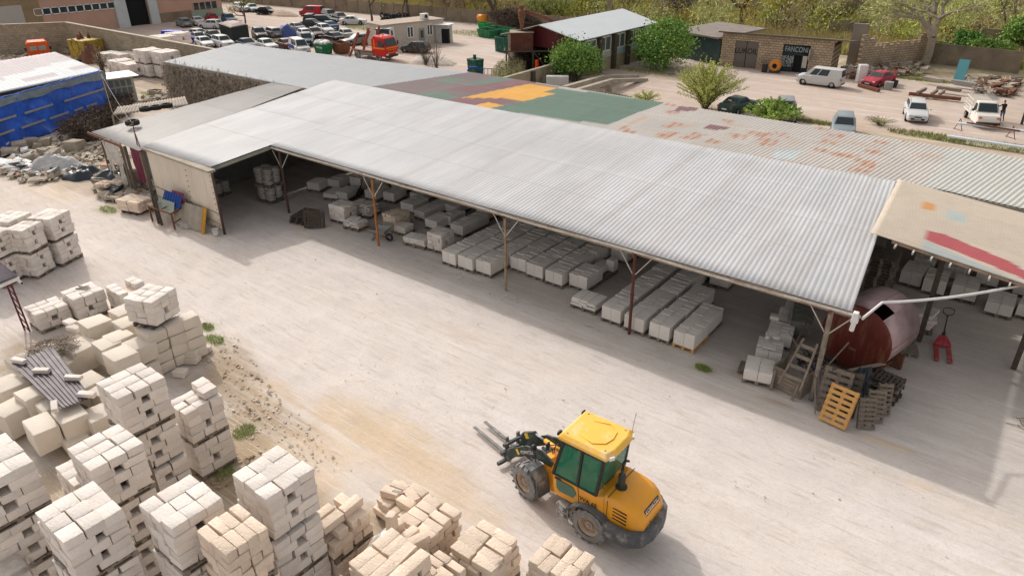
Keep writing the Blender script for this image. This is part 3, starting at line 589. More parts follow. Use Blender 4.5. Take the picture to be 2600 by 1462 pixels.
# big sawn limestone blocks, columns of them
SB = 'big sawn limestone blocks'; SBn = [0]
def big(u, v, z, d, rz, label, zt=None):
    """u, v = pixel of the near top corner; d = (x, y, height)"""
    p = G(u, v, z); SBn[0] += 1
    c = Matrix.Rotation(rz, 3, 'Z') @ Vector((-d[0] / 2, d[1] / 2, 0)); me = chip(d[0], d[1], d[2], SBn[0], M['stonebig'], .035, .016); me.name = 'sawn_block'
    o = link('sawn_block', me, None, (p.x + c.x, p.y + c.y, z - d[2] / 2), rz + rn(-.03, .03)); tag(o, label, 'sawn block', SB); return o
BC = [(373, 854, .9, .62, 'the column under the loaded pallet'), (423, 832, .55, .62, 'the second column right of the pallet'), (463, 817, .55, .62, 'the rightmost column')]
for (u, v, dx, dy, nm) in BC:
    p = G(u, v, 1.55)
    for k, w_ in enumerate(('bottom', 'lower middle', 'upper middle', 'top')):
        hgt = .385; z = 1.55 - (3 - k) * hgt; me = chip(dx * rn(.96, 1.02), dy * rn(.96, 1.02), hgt - .012, 40 + k + int(u), M['stonebig'], .035, .014); o = link('sawn_block', me, None, (p.x - dx / 2 + rn(-.02, .02), p.y + dy / 2 + rn(-.02, .02), z - hgt / 2), rn(-.03, .03)); tag(o, '%s sawn block of %s' % (w_, nm), 'sawn block', SB)
for (u, v, z, d, rz, lb) in ((223, 835, 1.35, (.85, .8, .75), 0., 'large pale sawn block, front left of the group of three behind'), (308, 835, 1.35, (.75, .75, .75), 0., 'large pale sawn block beside the loaded pallet'), (300, 805, 1.35, (.8, .8, .7), .0, 'rearmost large sawn block behind the group'),
    (286, 871, 1.3, (.72, .7, .7), 0., 'square sawn block, back one of the four in front'), (257, 889, 1.3, (.75, .66, .7), 0., 'square sawn block, left one of the four in front'), (337, 892, 1.3, (.8, .75, .6), 0., 'square sawn block, right one of the four in front'), (290, 920, 1.35, (.85, .75, .75), 0., 'square sawn block, nearest of the four in front'),
    (343, 945, .65, (.8, .8, .6), 0., 'sawn block below the right one of the four'), (388, 935, .35, (.7, .6, .35), 0., 'low sawn block at the foot of the column'),
    (65, 1019, 1.1, (.75, .7, .8), 0.1, 'pale sawn block left of the dark metal sheets'), (2, 1000, 1.0, (1., .8, .7), 0.1, 'pale sawn block at the left edge'), (14, 1060, .9, (.8, .8, .8), 0.2, 'pale sawn block in front at the left edge'), (110, 1045, .95, (.7, .6, .7), 0., 'sawn block under the dark metal sheets'),
    (157, 1078, 1.05, (.95, .7, .75), -.05, 'long sawn block below the dark metal sheets'), (82, 1108, 1.0, (1.0, .65, .7), -.1, 'long sawn block, left one below the dark metal sheets'), (165, 1130, .5, (1.2, .6, .4), -.1, 'flat sawn slab lying in the gap'), (232, 1075, .9, (.8, .8, .8), 0., 'sawn block behind the three pallet tower'), (110, 905, 1.0, (.8, .6, .6), .1, 'rough sawn block under the dry brushwood'), (185, 900, 1.0, (.9, .9, .8), .1, 'rough sawn block beside the dry brushwood'), (150, 935, .8, (.9, .8, .8), .1, 'rough sawn block in front of the dry brushwood'), (215, 985, .85, (.8, .7, .8), .1, 'rough sawn block right of the dark metal sheets'), (250, 1005, .8, (.6, .7, .8), .1, 'rough sawn block behind the white stack'), (45, 935, .8, (.9, .7, .8), .1, 'mossy sawn block at the foot of the red mast'), (20, 975, .6, (.9, .7, .6), .1, 'low mossy sawn block at the left edge')):
    big(u, v, z, d, rz, lb)
# dark ribbed sheets lying on blocks
S0, S1, S2, S3 = G(150, 1040, 1.22), G(232, 1010, 1.22), G(135, 880, 1.22), G(30, 925, 1.22)
rs = MB(); nu = 42
vs = []
for j in (0, 1):
    a, b_ = (S0, S1) if j == 0 else (S3, S2)
    for i in range(nu * 4 + 1):
        u = i / (nu * 4); p = a.lerp(b_, u); ph = (u * 9) % 1; vs.append((p.x, p.y, p.z + (.035 if ph < .28 else 0)))
n4 = nu * 4 + 1; rs.add(vs, [(i, i + 1, n4 + i + 1, n4 + i) for i in range(n4 - 1)])
o = rs.build('ribbed_sheet', mat('dark purple ribbed sheet', (.10, .078, .092), .55, .15, 3, stain=(.3, .28, .28), sscale=3, samt=.3)); md = o.modifiers.new('t', 'SOLIDIFY'); md.thickness = .01; tag(o, 'dark purple ribbed metal sheets lying on sawn blocks', 'metal sheet')
for (u, v, rz, lb) in ((107, 945, .35, 'pale bar block weighing down the metal sheets, left middle'), (188, 963, .35, 'pale bar block weighing down the metal sheets, right middle'), (50, 920, .1, 'pale bar block on the upper left sheet corner'), (222, 1006, .3, 'tan bar block on the lower right sheet corner'), (140, 1036, -.6, 'tan bar block on the lower left sheet corner')):
    block(u, v, 1.25, lb, (.50, .17, .13), rz + .25, 'stone')
# dry brushwood on the blocks
def twigs(name, c, r, h, n, m, seed, L=.5, rad=.006, parent=None):
    rr = random.Random(seed); b = MB()
    for i in range(n):
        a = rr.uniform(0, 2 * pi); d = r * math.sqrt(rr.random()); p = Vector((d * cos(a), d * sin(a), h * rr.random() * (1 - .6 * d / r)))
        q = Vector((rr.gauss(0, 1), rr.gauss(0, 1), rr.gauss(0, .4))).normalized() * L * rr.uniform(.4, 1); k = Vector((rr.gauss(0, 1), rr.gauss(0, 1), rr.gauss(0, 1))) * .06 * L
        b.tube([p - q / 2, p + k, p + q / 2], [rad, rad, rad * .5], 3, False)
    o = b.build(name, m, parent); o.location = c; return o
M['twig'] = mat('dry twigs', (.19, .15, .115), .9, .35, 9); M['twigd'] = mat('dark twigs', (.10, .075, .06), .9, .35, 9)
p = G(135, 890, 1.0); tag(twigs('brushwood', (p.x, p.y, 1.0), .75, .3, 420, M['twig'], 5), 'heap of dry brushwood on rough blocks above the metal sheets', 'brushwood')
# foil over tan load
def foil(name, c, rx_, ry_, h, label, seed):
    vs = []; fs = []; n1, n2 = 22, 14
    for j in range(n2 + 1):
        for i in range(n1):
            a = 2 * pi * i / n1; t = j / n2; rr = t ** .7; drop = h * max(0, (t - .45) / .55) ** 1.3
            q = 1 + .22 * MN.noise(Vector((cos(a) * 2, sin(a) * 2, seed + t * 2)))
            vs.append((rx_ * rr * cos(a) * q, ry_ * rr * sin(a) * q, -drop + .09 * MN.noise(Vector((cos(a) * rr * 4, sin(a) * rr * 4, seed * 3.))) + .03 * sin(a * 9 + t * 5) * t))
    for j in range(n2):
        for i in range(n1): fs.append((j * n1 + i, j * n1 + (i + 1) % n1, (j + 1) * n1 + (i + 1) % n1, (j + 1) * n1 + i))
    o = MB().add(vs, fs).build(name, M['foil'], None, smooth=True); o.location = c; return tag(o, label, 'plastic foil')
p = G(985, 1385, 1.45); foil('plastic_foil', (p.x, p.y, 1.56), .62, .55, .6, 'crumpled clear foil over a tan block load at the bottom edge', 4)
0 and foil('plastic_foil', (p.x + .55, p.y + .35, 3.55), .25, .6, 1.0, 'torn clear foil hanging off the stack at the left edge', 8)
p = G(10, 1440, 1.7); foil('plastic_foil', (p.x, p.y, 1.75), .5, .5, .5, 'clear foil in the bottom left corner', 12)
p = G(855, 1455, 1.6); foil('plastic_foil', (p.x, p.y, 1.3), .35, .35, .3, 'small clear foil at the bottom edge right of the tall stack', 15)
bo = thing('plastic_bottle', 'empty clear plastic bottle with a red cap on a tumbled load', 'bottle', G(997, 1247, .98) + Vector((0, 0, .05)))
MB().lathe([(0, 0), (.045, .01), (.048, .06), (.046, .2), (.02, .27), (.014, .3), (0, .3)], (0, 0, 0), 'x', 12).build('bottle_body', M['foil'], bo, smooth=True); MB().lathe([(0, .30), (.018, .30), (.018, .33), (0, .33)], (0, 0, 0), 'x', 10).build('cap', mat('red plastic', (.6, .02, .05), .4), bo); bo.rotation_euler.z = .3
# offcuts on the middle load
p = G(200, 728, .98); oc = MB().beam((0, 0, .03), (.5, .2, .04), .05, .02).beam((.1, -.15, .03), (.55, .1, .04), .05, .02).beam((.3, .25, .05), (.25, -.1, .06), .04, .02).build('wood_offcuts', M['wood']); oc.location = (p.x, p.y, .98); tag(oc, 'thin wood offcuts lying on the middle stone load before the track', 'wood offcuts')
p = G(402, 1235, 0); o = MB().box((0, 0, .9), (.1, .1, 1.2)).build('timber_stump', M['wood']); q_ = G(398, 1245, 1.2); o.location = (q_.x, q_.y, .6); tag(o, 'grey timber post end standing between the stacks', 'timber post')
# ------------------------------------------------------------ wrapped aerated concrete loads under the roof
def aac_me(L=.8, W=1.2, H=.52, seed=0, cols=2, m='aac'):
    """load with real grooves between the slabs: slabs stand side by side along y, in two columns"""
    rr = random.Random(seed); b = MB(); n = 11; g = .006
    for c in range(cols):
        x0 = -L / 2 + c * L / cols + g; x1 = -L / 2 + (c + 1) * L / cols - g; y = -W / 2; k = 0
        while y < W / 2 - .01:
            t = min(rr.choice((.1, .1, .1, .15, .2)), W / 2 - y); dz = rr.choice((0, 0, 0, .004, -.014, .02)); b.bx(x0, x1, y + .004, y + t - .006, 0, H + dz); y += t
    return b.mesh('block_load', M[m])
AM = [aac_me(seed=i) for i in range(5)]
def aac(x, y, label, rz=0., s=(1, 1, 1), z=0., pm_=None, me=None, grp='pallets of aerated blocks under the shed roof'):
    if not grp.startswith('pallets of a'): s = (s[0], s[1], s[2] * 1.35)
    t = thing('aerated_block_pallet', label, 'block pallet', (x, y, z), rz, grp); p = link('pallet', pm_ or ME_P, t); p.scale = (s[0] * 1.02, s[1], 1)
    o = link('block_load', me or AM[int(abs(x * 7 + y * 3)) % 5], t, (0, 0, .133)); o.scale = (s[0] * .98, s[1] * .985, s[2]); return t
OR = ['front', 'second', 'third', 'fourth', 'fifth', 'sixth', 'seventh']
def row(x, y0, n, nm, w_=.8, gap=1.26, hs_=None, skip=()):
    for i in range(n):
        if i in skip: continue
        if nm.startswith('rightmost') and i == 0: pmm = ME_PN
        else: pmm = None
        aac(x + rn(-.03, .03), y0 + .6 + gap * i + rn(-.02, .02), '%s pallet of white aerated blocks in the %s' % (OR[i], nm), rn(-.015, .015), (w_ / .8, 1, 1 + rn(-.02, .02)), pm_=pmm)
row(-8.17, 19.75, 2, 'rightmost short row', .78, 1.25)
row(-9.05, 19.7, 3, 'row left of the rightmost short one', .78, 1.24)
row(-10.03, 19.7, 5, 'row behind the dark red post', .80)
row(-11.02, 19.75, 5, 'row left of the dark red post', .80)
aac(-9.05, 25.3, 'single pallet of aerated blocks standing alone under the eave', 0.02)
row(-13.38, 21.25, 1, 'row right of the partly empty pallet', .86)
row(-14.38, 20.95, 6, 'second row left of the empty aisle', .84)
row(-15.33, 21.0, 6, 'third row left of the empty aisle', .84)
row(-16.27, 21.05, 6, 'row just right of the mossy post', .82)
row(-17.2, 19.95, 6, 'row just left of the mossy post', .82)
row(-18.1, 19.85, 6, 'second row left of the mossy post', .82)
row(-18.95, 19.8, 6, 'third row left of the mossy post', .78)
row(-13.4, 24.4, 3, 'back row beside the empty aisle', .82)
# partly emptied pallet
t = thing('aerated_block_pallet', 'partly emptied pallet with one small block on it by the empty aisle', 'block pallet', (-13.35, 23.0, 0), 0, 'pallets of aerated blocks under the shed roof'); link('pallet', ME_P, t)
MB().bx(-.38, .1, -.1, .55, .135, .42).bx(.02, .38, .25, .58, .135, .62).build('block_load', M['aac'], t, .01)
# low pallet of slabs
def slabs(name, u, v, X, Yd, lays, label, rz=0., seed=1, m='aac', th=.09, tilt=.03, rot=.12, group=None):
    rr = random.Random(seed); p = G(u, v); t = thing(name, label, 'slab pallet', (p.x, p.y, 0), rz, group); q = link('pallet', ME_P, t, (0, 0, 0)); q.scale = (X / .8, Yd / 1.2, 1); z = .135
    for k in range(lays):
        n = rr.choice((2, 3)); xx = -X / 2
        for i in range(n):
            w_ = X / n; o = MB().box((0, 0, 0), (w_ * .96, Yd * rr.uniform(.8, .98), th)).build('slab', M[m], t, .008); o.location = (xx + w_ / 2, rr.uniform(-.04, .04), z + th / 2); o.rotation_euler = (rr.gauss(0, tilt), rr.gauss(0, tilt), rr.gauss(0, rot)); xx += w_
        z += th + .004
    return t
slabs('slab_pallet', 1495, 778, 1.1, .9, 3, 'low pallet of flat cut slabs standing out in front of the empty aisle', 0, 3, rot=.03)
slabs('slab_pallet', 1062, 622, 1.2, .7, 3, 'low pallet of slabs left of the white block stack', .1, 4, rot=.03)
slabs('slab_pallet', 905, 578, .95, .8, 5, 'untidy pallet of thin stone slabs left of the orange post', .1, 5, 'stone', .05, .05)
slabs('slab_pallet', 930, 545, 1.1, .9, 8, 'higher pallet of thin slabs behind the orange post', .1, 6, 'stone', .06, .09)
slabs('slab_pallet', 1022, 590, .9, .7, 3, 'pallet of rounded slabs right of the wheelbarrow', .1, 8, 'stone', .09, .02, .02)
tier(NT(872, 528, .89), 1, 'white stone stack beside the leaning dark pallets', 'stone stacks under the shed roof', X=1.0, Yd=.9, n=4, h=.19, rz=.1)
tier(NT(1120, 600, .89), 1, 'white stone stack at the left end of the aerated rows', 'stone stacks under the shed roof', X=.85, Yd=.9, n=4, h=.19, rz=.05)
tier(NT(1000, 552, .72), 1, 'tan brown brick like load right of the orange post', 'stone stacks under the shed roof', kind='t', X=.85, Yd=1.0, n=4, h=.15)
for i, (u, v, s_, rz, lb) in enumerate(((795, 478, (1, .8, .55), .3, 'grey aerated load deep in the shed, left of the ladder like stack'), (838, 498, (1.1, .9, .3), .35, 'low grey load deep in the shed behind the white stack'), (850, 470, (1, .9, .55), .2, 'dark banded load deep in the shed'), (905, 476, (1., .8, .9), .1, 'tall grey load deep in the shed left of the orange post'), (868, 500, (.9, .9, .5), .3, 'ragged grey load behind the white stone stack'), (945, 500, (1, .9, .6), .1, 'grey load right behind the orange post top'), (990, 505, (.9, .9, .6), .15, 'grey rounded load behind the tan load'), (1040, 530, (1.1, 1., .55), .05, 'flat topped grey load under the eave'), (1072, 548, (.9, 1., .5), .0, 'low grey load with upright slabs'), (1108, 532, (.9, .9, .5), .0, 'farther low grey load with upright slabs'), (1100, 575, (1.0, .9, .55), .0, 'grey load behind the white stack at the row end'), (1138, 566, (.8, .9, .6), .0, 'stepped grey load left of the dark aisle'), (1165, 590, (1., .9, .62), .0, 'grey load of upright panels left of the dark aisle'), (1195, 575, (1., .9, .6), .0, 'wide grey load of panels under the eave'), (1230, 548, (1., .9, .8), .0, 'grey load of panels right under the eave beam'), (1150, 535, (1., .9, .5), .0, 'farther grey load under the eave, left part'), (1060, 505, (1., .9, .5), .0, 'brownish far load under the eave'), (1010, 483, (.9, .9, .8), .0, 'far grey load under the eave beam'), (960, 470, (.9, .9, .8), .0, 'farthest grey load under the eave beam'))):
    p = G(u, v + 8); aac(p.x, p.y + .4, lb, rz, s_, grp='grey loads deep in the shed')
# sacks
def sacks(u, v, z, label, n=6, seed=1):
    rr = random.Random(seed); p = G(u, v); t = thing('sack_pallet', label, 'sack pallet', (p.x, p.y, z), .1, 'pallets of filled sacks'); q = link('pallet', ME_P, t); q.scale = (1.35, .8, 1); m = mat('dusty sack', (.42, .39, .36), .85, .15, 4, .4, 18, ovar=.1)
    zz = .14
    for k in range(n):
        for i in range(2):
            for j in range(2):
                L_, W_, H_ = .56, .46, .15; vs = []; fs = []
                rings = []
                for a in range(7):
                    s_ = -1 + 2 * a / 6; e = (1 - abs(s_) ** 3.5) ** .5 * .9 + .1
                    rings.append([(s_ * L_ / 2, W_ / 2 * e * math.copysign(abs(cos(q_)) ** .6, cos(q_)), H_ / 2 * e * math.copysign(abs(sin(q_)) ** .8, sin(q_))) for q_ in [2 * pi * w_ / 10 for w_ in range(10)]])
                b = MB().loft(rings); o = b.build('sack', m, t, smooth=True); o.location = (-.28 + .56 * i + rr.gauss(0, .02), -.23 + .46 * j + rr.gauss(0, .02), zz + .06); o.rotation_euler = (rr.gauss(0, .05), rr.gauss(0, .05), rr.gauss(0, .06))
        zz += .115
    return zz
zz = sacks(690, 508, 0, 'lower pallet of grey sacks beside the first post', 6, 2); sacks(690, 508, zz + .02, 'upper pallet of grey sacks stacked beside the first post', 7, 3)
sacks(556, 492, 0, 'pallet of sacks in the dark behind the cream wall panel', 5, 4)
# dark pallets leaning
def lean(u, v, rz, rx, me, label, z=0, s=(1, 1, 1), grp='loose empty pallets'):
    p = G(u, v, z); o = link('pallet', me, None, (p.x, p.y, z + .02)); o.rotation_euler = (rx, 0, rz); o.scale = s; return tag(o, label, 'pallet', grp)
def hp_(b, dz):
    return b
def leanm(base, rz, tilt, me, label, s=(1, 1, 1), grp='loose empty pallets', z=0):
    """pallet standing on its short edge at base and leaning back by tilt from the vertical; rz = facing"""
    Mx = Matrix.Translation((base[0], base[1], z)) @ Matrix.Rotation(rz, 4, 'Z') @ Matrix.Rotation(pi / 2 - tilt, 4, 'X') @ Matrix.Translation((0, .6 * s[1], 0)) @ Matrix.Diagonal((*s, 1))
    o = bpy.data.objects.new('pallet', me); COL.objects.link(o); o.matrix_world = Mx; return tag(o, label, 'pallet', grp)
for k in range(3): p = G(768, 560); o = link('pallet', ME_PD, None, (p.x + .05 * k, p.y + .1, .135 * k), .2 + .05 * k); tag(o, '%s of three dark pallets lying flat near the first post' % ('lowest', 'middle', 'top')[k], 'pallet', 'loose empty pallets')
p = G(795, 578); leanm((p.x, p.y), .75, .35, ME_PD, 'dark broken pallet leaning on the flat dark ones', (1, .7, 1)); leanm((p.x + .15, p.y + .12), .8, .3, ME_PD, 'second dark pallet leaning behind the broken one', (1, .65, 1))
# wheelbarrow
p = G(965, 608); wbw = thing('wheelbarrow', 'grey wheelbarrow standing behind the orange post', 'wheelbarrow', (p.x, p.y, 0), .3)
MB().loft([[(-.25, -.18, .3), (.3, -.2, .3), (.3, .2, .3), (-.25, .18, .3)], [(-.4, -.3, .56), (.48, -.32, .6), (.48, .32, .6), (-.4, .3, .56)]], cap=False).quad((-.25, -.18, .3), (.3, -.2, .3), (.3, .2, .3), (-.25, .18, .3)).build('tray', M['steel'], wbw)
MB().lathe([(.12, -.04), (.19, -.03), (.19, .03), (.12, .04)], (.5, 0, .19), 'y', 16).build('wheel', M['rubber'], wbw, smooth=True)
MB().tube([(.5, -.08, .19), (0, -.2, .3), (-.9, -.28, .55)], .015).tube([(.5, .08, .19), (0, .2, .3), (-.9, .28, .55)], .015).tube([(-.1, -.22, .32), (-.3, -.22, 0), (-.3, .22, 0), (-.1, .22, .32)], .015).build('frame', M['rust'], wbw)
p = G(990, 592); o = MB().box((0, 0, .3), (.5, .03, .6), .3, 0, .25).build('slab', M['conc']); o.location = (p.x, p.y, 0); tag(o, 'grey slab leaning upright beside the wheelbarrow', 'slab')
# hand fork in the dark of the shed
def jack(u, v, rz, label, body):
    p = G(u, v); t = thing('pallet_truck', label, 'pallet truck', (p.x, p.y, 0), rz, 'hand pallet trucks')
    MB().loft([[(-.26, 0, .08), (.26, 0, .08), (.26, 0, .2), (-.26, 0, .2)], [(-.12, .38, .1), (.12, .38, .1), (.12, .38, .34), (-.12, .38, .34)]]).build('body', body, t, .02)
    for s in (-1, 1):
        o = MB().box((s * .19, -.5, .1), (.15, 1.0, .06)).build('fork', body, t, .02); MB().lathe([(0, -.05), (.04, -.05), (.04, .05), (0, .05)], (s * .19, -.9, .045), 'x', 10).build('roller', M['rubber'], o)
    MB().lathe([(0, -.07), (.09, -.07), (.09, .07), (0, .07)], (0, .42, .09), 'x', 14).build('steer_wheel', M['rubber'], t, smooth=True)
    MB().lathe([(.06, .12), (.06, .42), (.03, .44), (.03, .5)], (0, .4, 0), 'z', 10).build('pump', M['black'], t, smooth=True)
    MB().tube([(0, .44, .4), (0, .72, .95)], .022, 8).build('handle_bar', M['black'], t)
    MB().tube([(0, .70, .92), (-.16, .74, 1.0), (-.16, .82, 1.14), (0, .84, 1.17), (.16, .82, 1.14), (.16, .74, 1.0), (0, .70, .92)], .018, 6).build('handle', M['black'], t)
jack(2390, 885, RD(12), 'red hand pallet truck parked in the shade at the right', mat('red pallet truck paint', (.42, .05, .06), .55, .25, 5, stain=(.35, .28, .26), sscale=4, samt=.7))
jack(905, 500, RD(10), 'black pallet truck handle standing deep in the shed', M['black'])
# tank
tk = thing('steel_tank', 'big maroon cylindrical steel tank lying at the right shed corner', 'tank', (0, 0, 0)); tr = 1.09
tkm = mat('maroon tank paint', (.12, .022, .016), .4, .25, 1.5, stain=(.24, .13, .07), sscale=1.2, samt=.55, stretch=(3, 3, .5)); tkp = mat('faded pink tank shell', (.42, .30, .30), .38, .25, 1.2, metal=.25, stain=(.20, .17, .18), sscale=.9, samt=.85)
fc = G(2172, 858, 1.42); tk.location = (fc.x, fc.y, 0); tk.rotation_euler.z = RD(-13); ln = 1.9
sh_ = MB(); 
for a0, a1 in ((0, 54), (80, 360)):
    n_ = int((a1 - a0) / 6); vs = []
    for k in range(n_ + 1):
        a = RD(a0 + (a1 - a0) * k / n_); vs += [(tr * cos(a), 0, 1.42 + tr * sin(a)), (tr * cos(a), .75, 1.42 + tr * sin(a)), (tr * cos(a), ln, 1.42 + tr * sin(a))]
    sh_.add(vs, [(3 * k, 3 * k + 3, 3 * k + 4, 3 * k + 1) for k in range(n_)] + [(3 * k + 1, 3 * k + 4, 3 * k + 5, 3 * k + 2) for k in range(n_)])
vs = []
for k in range(6):
    a = RD(54 + 5.2 * k); vs += [(tr * cos(a), .8, 1.42 + tr * sin(a)), (tr * cos(a), ln, 1.42 + tr * sin(a))]
sh_.add(vs, [(2 * k, 2 * k + 2, 2 * k + 3, 2 * k + 1) for k in range(5)])
o = sh_.build('shell', tkp, tk, smooth=True); md = o.modifiers.new('t', 'SOLIDIFY'); md.thickness = .02
MB().lathe([(0, -.06), (.5, -.05), (1.0, -.03), (tr, 0), (tr + .015, .01), (tr + .015, .03)], (0, 0, 1.42), 'y', 48).build('front_end', tkm, tk, smooth=True, ang=50)
MB().lathe([(0, ln), (tr, ln)], (0, 0, 1.42), 'y', 40).build('rear_end', tkm, tk); MB().box((.02, -.07, 1.05), (.22, .03, .09)).build('plate', M['rust'], tk, .01)
MB().box((0, .4, .25), (1.9, .12, .5)).box((0, 1.7, .25), (1.9, .12, .5)).box((-.6, .95, .18), (.1, 1.9, .1)).box((.6, .95, .18), (.1, 1.9, .1)).build('cradle', M['rust'], tk)
# junk heap round the corner post
def q3(x, y): return (1850 + x / 4.261, 760 + y / 4.261)
def P3(x, y, z=0): return G(*q3(x, y), z)
yp = P3(985, 1280); ye = P3(1270, 1410); leanm(((yp.x + ye.x) / 2, (yp.y + ye.y) / 2), atan2(ye.y - yp.y, ye.x - yp.x), .42, ME_PN, 'new orange pine pallet leaning on the junk at the shed corner', (.98, .95, 1))
leanm((yp.x + .12, yp.y + .45), .0, .3, ME_P, 'old grey pallet leaning just behind the orange one', (1, 1.15, 1)); leanm((yp.x + .35, yp.y + .62), .1, .2, ME_PD, 'dark pallet standing behind the orange one', (1.1, 1.15, 1))
for i, (x, y, rz, tl, s_) in enumerate(((1470, 1385, 1.15, .35, (.6, .75, 1)), (1560, 1310, 1.1, .3, (.6, .8, 1)), (1650, 1230, 1.15, .25, (.5, .8, 1)))): p = P3(x, y); leanm((p.x, p.y), rz - .6, tl, ME_P, '%s small grey pallet leaning right of the orange one' % ('nearest', 'middle', 'farthest')[i], s_)
for k in range(5): p = P3(1620, 1120); o = link('pallet', ME_P if k % 2 else ME_PD, None, (p.x + rn(-.05, .05), p.y + .5 + rn(-.05, .05), .14 * k), 1.5 + rn(-.1, .1)); o.scale = (.8, .7, 1); tag(o, '%s flat grey pallet of the low pile right of the orange one' % ('lowest', 'second', 'third', 'fourth', 'top')[k], 'pallet', 'loose empty pallets')
# ladder like crate and wooden crate
c0 = P3(470, 920); c1 = P3(800, 1110); cx, cy = (c0.x + c1.x) / 2, (c0.y + c1.y) / 2 + .4; cr = thing('wooden_crate', 'grey plank crate standing left of the rusty corner post', 'crate', (cx, cy, 0), atan2(c1.y - c0.y, c1.x - c0.x) + .12)
for k in range(6): MB().box((0, -.4, .08 + k * .125), (.98, .022, .11)).build('plank', M['wood'], cr)
for s in (-1, 1):
    MB().box((s * .49, 0, .38), (.03, .8, .75)).build('side_panel', M['wood'], cr); MB().beam((s * .36, -.62, 0), (s * .42, -.42, .62), .08, .03).build('leg', M['wood'], cr)
ld = thing('ladder_frame', 'grey timber ladder frame leaning over the plank crate', 'ladder', (0, 0, 0)); a0, a1, b0, b1 = P3(545, 905, .45) , P3(815, 420, 1.75), P3(770, 990, .42), P3(965, 480, 1.75)
for a, b_ in ((a0, a1), (b0, b1)): MB().beam(a, b_, .06, .05).build('rail', M['wood'], ld)
for k in range(4): t = .2 + .22 * k; MB().beam(a0.lerp(a1, t), b0.lerp(b1, t), .03, .12).build('rung', M['wood'], ld)
for i, (u0, u1, w_, m_, lb) in enumerate((((655, 350, 1.7), (940, 850, .85), .02, 'wood', 'thin pale stick crossing the ladder frame'), ((1300, 465, 1.55), (950, 850, .75), .035, 'wood', 'pale stick leaning against the tank'), ((935, 1240, 0), (935, 850, .85), .03, 'wood', 'forked grey pole standing by the orange pallet'), ((600, 700, .8), (850, 240, 1.75), .05, 'wooddark', 'dark plank leaning behind the ladder frame'), ((1300, 770, .9), (1690, 690, .95), .09, 'wood', 'wide grey board lying across under the tank'), ((950, 1120, 0), (1080, 790, .9), .06, 'wood', 'grey board standing behind the orange pallet'))):
    tag(MB().beam(P3(*u0), P3(*u1), w_, w_ * .6 + .01).build('timber_stick', M[m_]), lb, 'stick')
# grey slab stack row at the corner
ag = 'grey block loads left of the corner post'
for i, (x, y, s_, rz, lb) in enumerate(((330, 760, (1.1, .75, .52), .25, 'front low grey load beside the plank crate'), (440, 560, (1.05, .8, .58), .25, 'second low grey load beside the plank crate'), (560, 380, (1.05, .8, .66), .2, 'third low grey load beside the plank crate'), (650, 240, (1, .8, .66), .2, 'fourth low grey load beside the plank crate'), (730, 130, (1, .8, .66), .2, 'farthest low grey load beside the plank crate'))):
    p = P3(x, y, .3); aac(p.x, p.y, lb, rz, s_, grp=ag)
p = P3(200, 760, .0); lean(*q3(205, 770), .2, 0, ME_P, 'grey pallet sticking out under the front low load', 0, (.7, .5, 1))
for i, (x, y, dz, dims, rz) in enumerate(((420, 390, .75, (.35, .12, .1), 1.9), (520, 410, .78, (.22, .16, .1), .3), (500, 190, .82, (.3, .25, .14), .2), (450, 510, .7, (.4, .3, .04), .2))):
    p = P3(x, y, dz); o = MB().box((0, 0, 0), dims).build('block_offcut', M['aac'], None, .015); o.location = (p.x, p.y, dz); o.rotation_euler.z = rz; tag(o, ('round offcut', 'small square offcut', 'larger square offcut', 'thin slab offcut')[i] + ' lying on the grey loads by the crate', 'offcut')
p = P3(800, 300); o = MB().box((0, 0, .45), (.7, 1.7, .5), .25).build('timber_stack', mat('cracked grey timber', (.20, .20, .175), .95, .35, 6, .8, 12)); o.location = (p.x, p.y - .3, .1); tag(o, 'stack of cracked grey timber between the loads and the tank', 'timber stack')
hb = MB(); rr = random.Random(9)
for k in range(60):
    a = P3(1480 + rr.uniform(-70, 90), 740 + rr.uniform(-20, 60), 1.0 + rr.uniform(-.1, .1)); hb.tube([a, a + Vector((rr.uniform(-.1, .05), -.15, -.3)), a + Vector((rr.uniform(-.2, .1), -.25 + rr.uniform(-.1, .1), -.85))], .012, 4)
tag(hb.build('cable_bundle', mat('dark cables', (.07, .08, .10), .6, .4, 8)), 'bundle of dark cables hanging under the tank', 'cables')
tag(twigs('wire_tangle', P3(900, 740, .3), .5, .8, 90, M['black'], 8, .8, .012), 'dark tangle of wire behind the ladder frame', 'wire')
# stacked pallets between shed and canopy, tall pile
pp = G(2255, 690, 1.4)
for k in range(12): o = link('pallet', ME_P, None, (G(2248, 655, 1.45).x - .05 + rn(-.04, .04), G(2248, 655, 1.45).y + rn(-.04, .04), .62 + .0 + .135 * k - .6), rn(-.04, .04) + .02); o.scale = (1.2, .95, 1); tag(o, '%s pallet of the tall pale pile behind the tank' % ('lowest', 'second', 'third', 'fourth', 'fifth', 'sixth', 'seventh', 'eighth', 'ninth', 'tenth', 'eleventh', 'topmost')[k], 'pallet', 'tall pallet pile behind the tank')
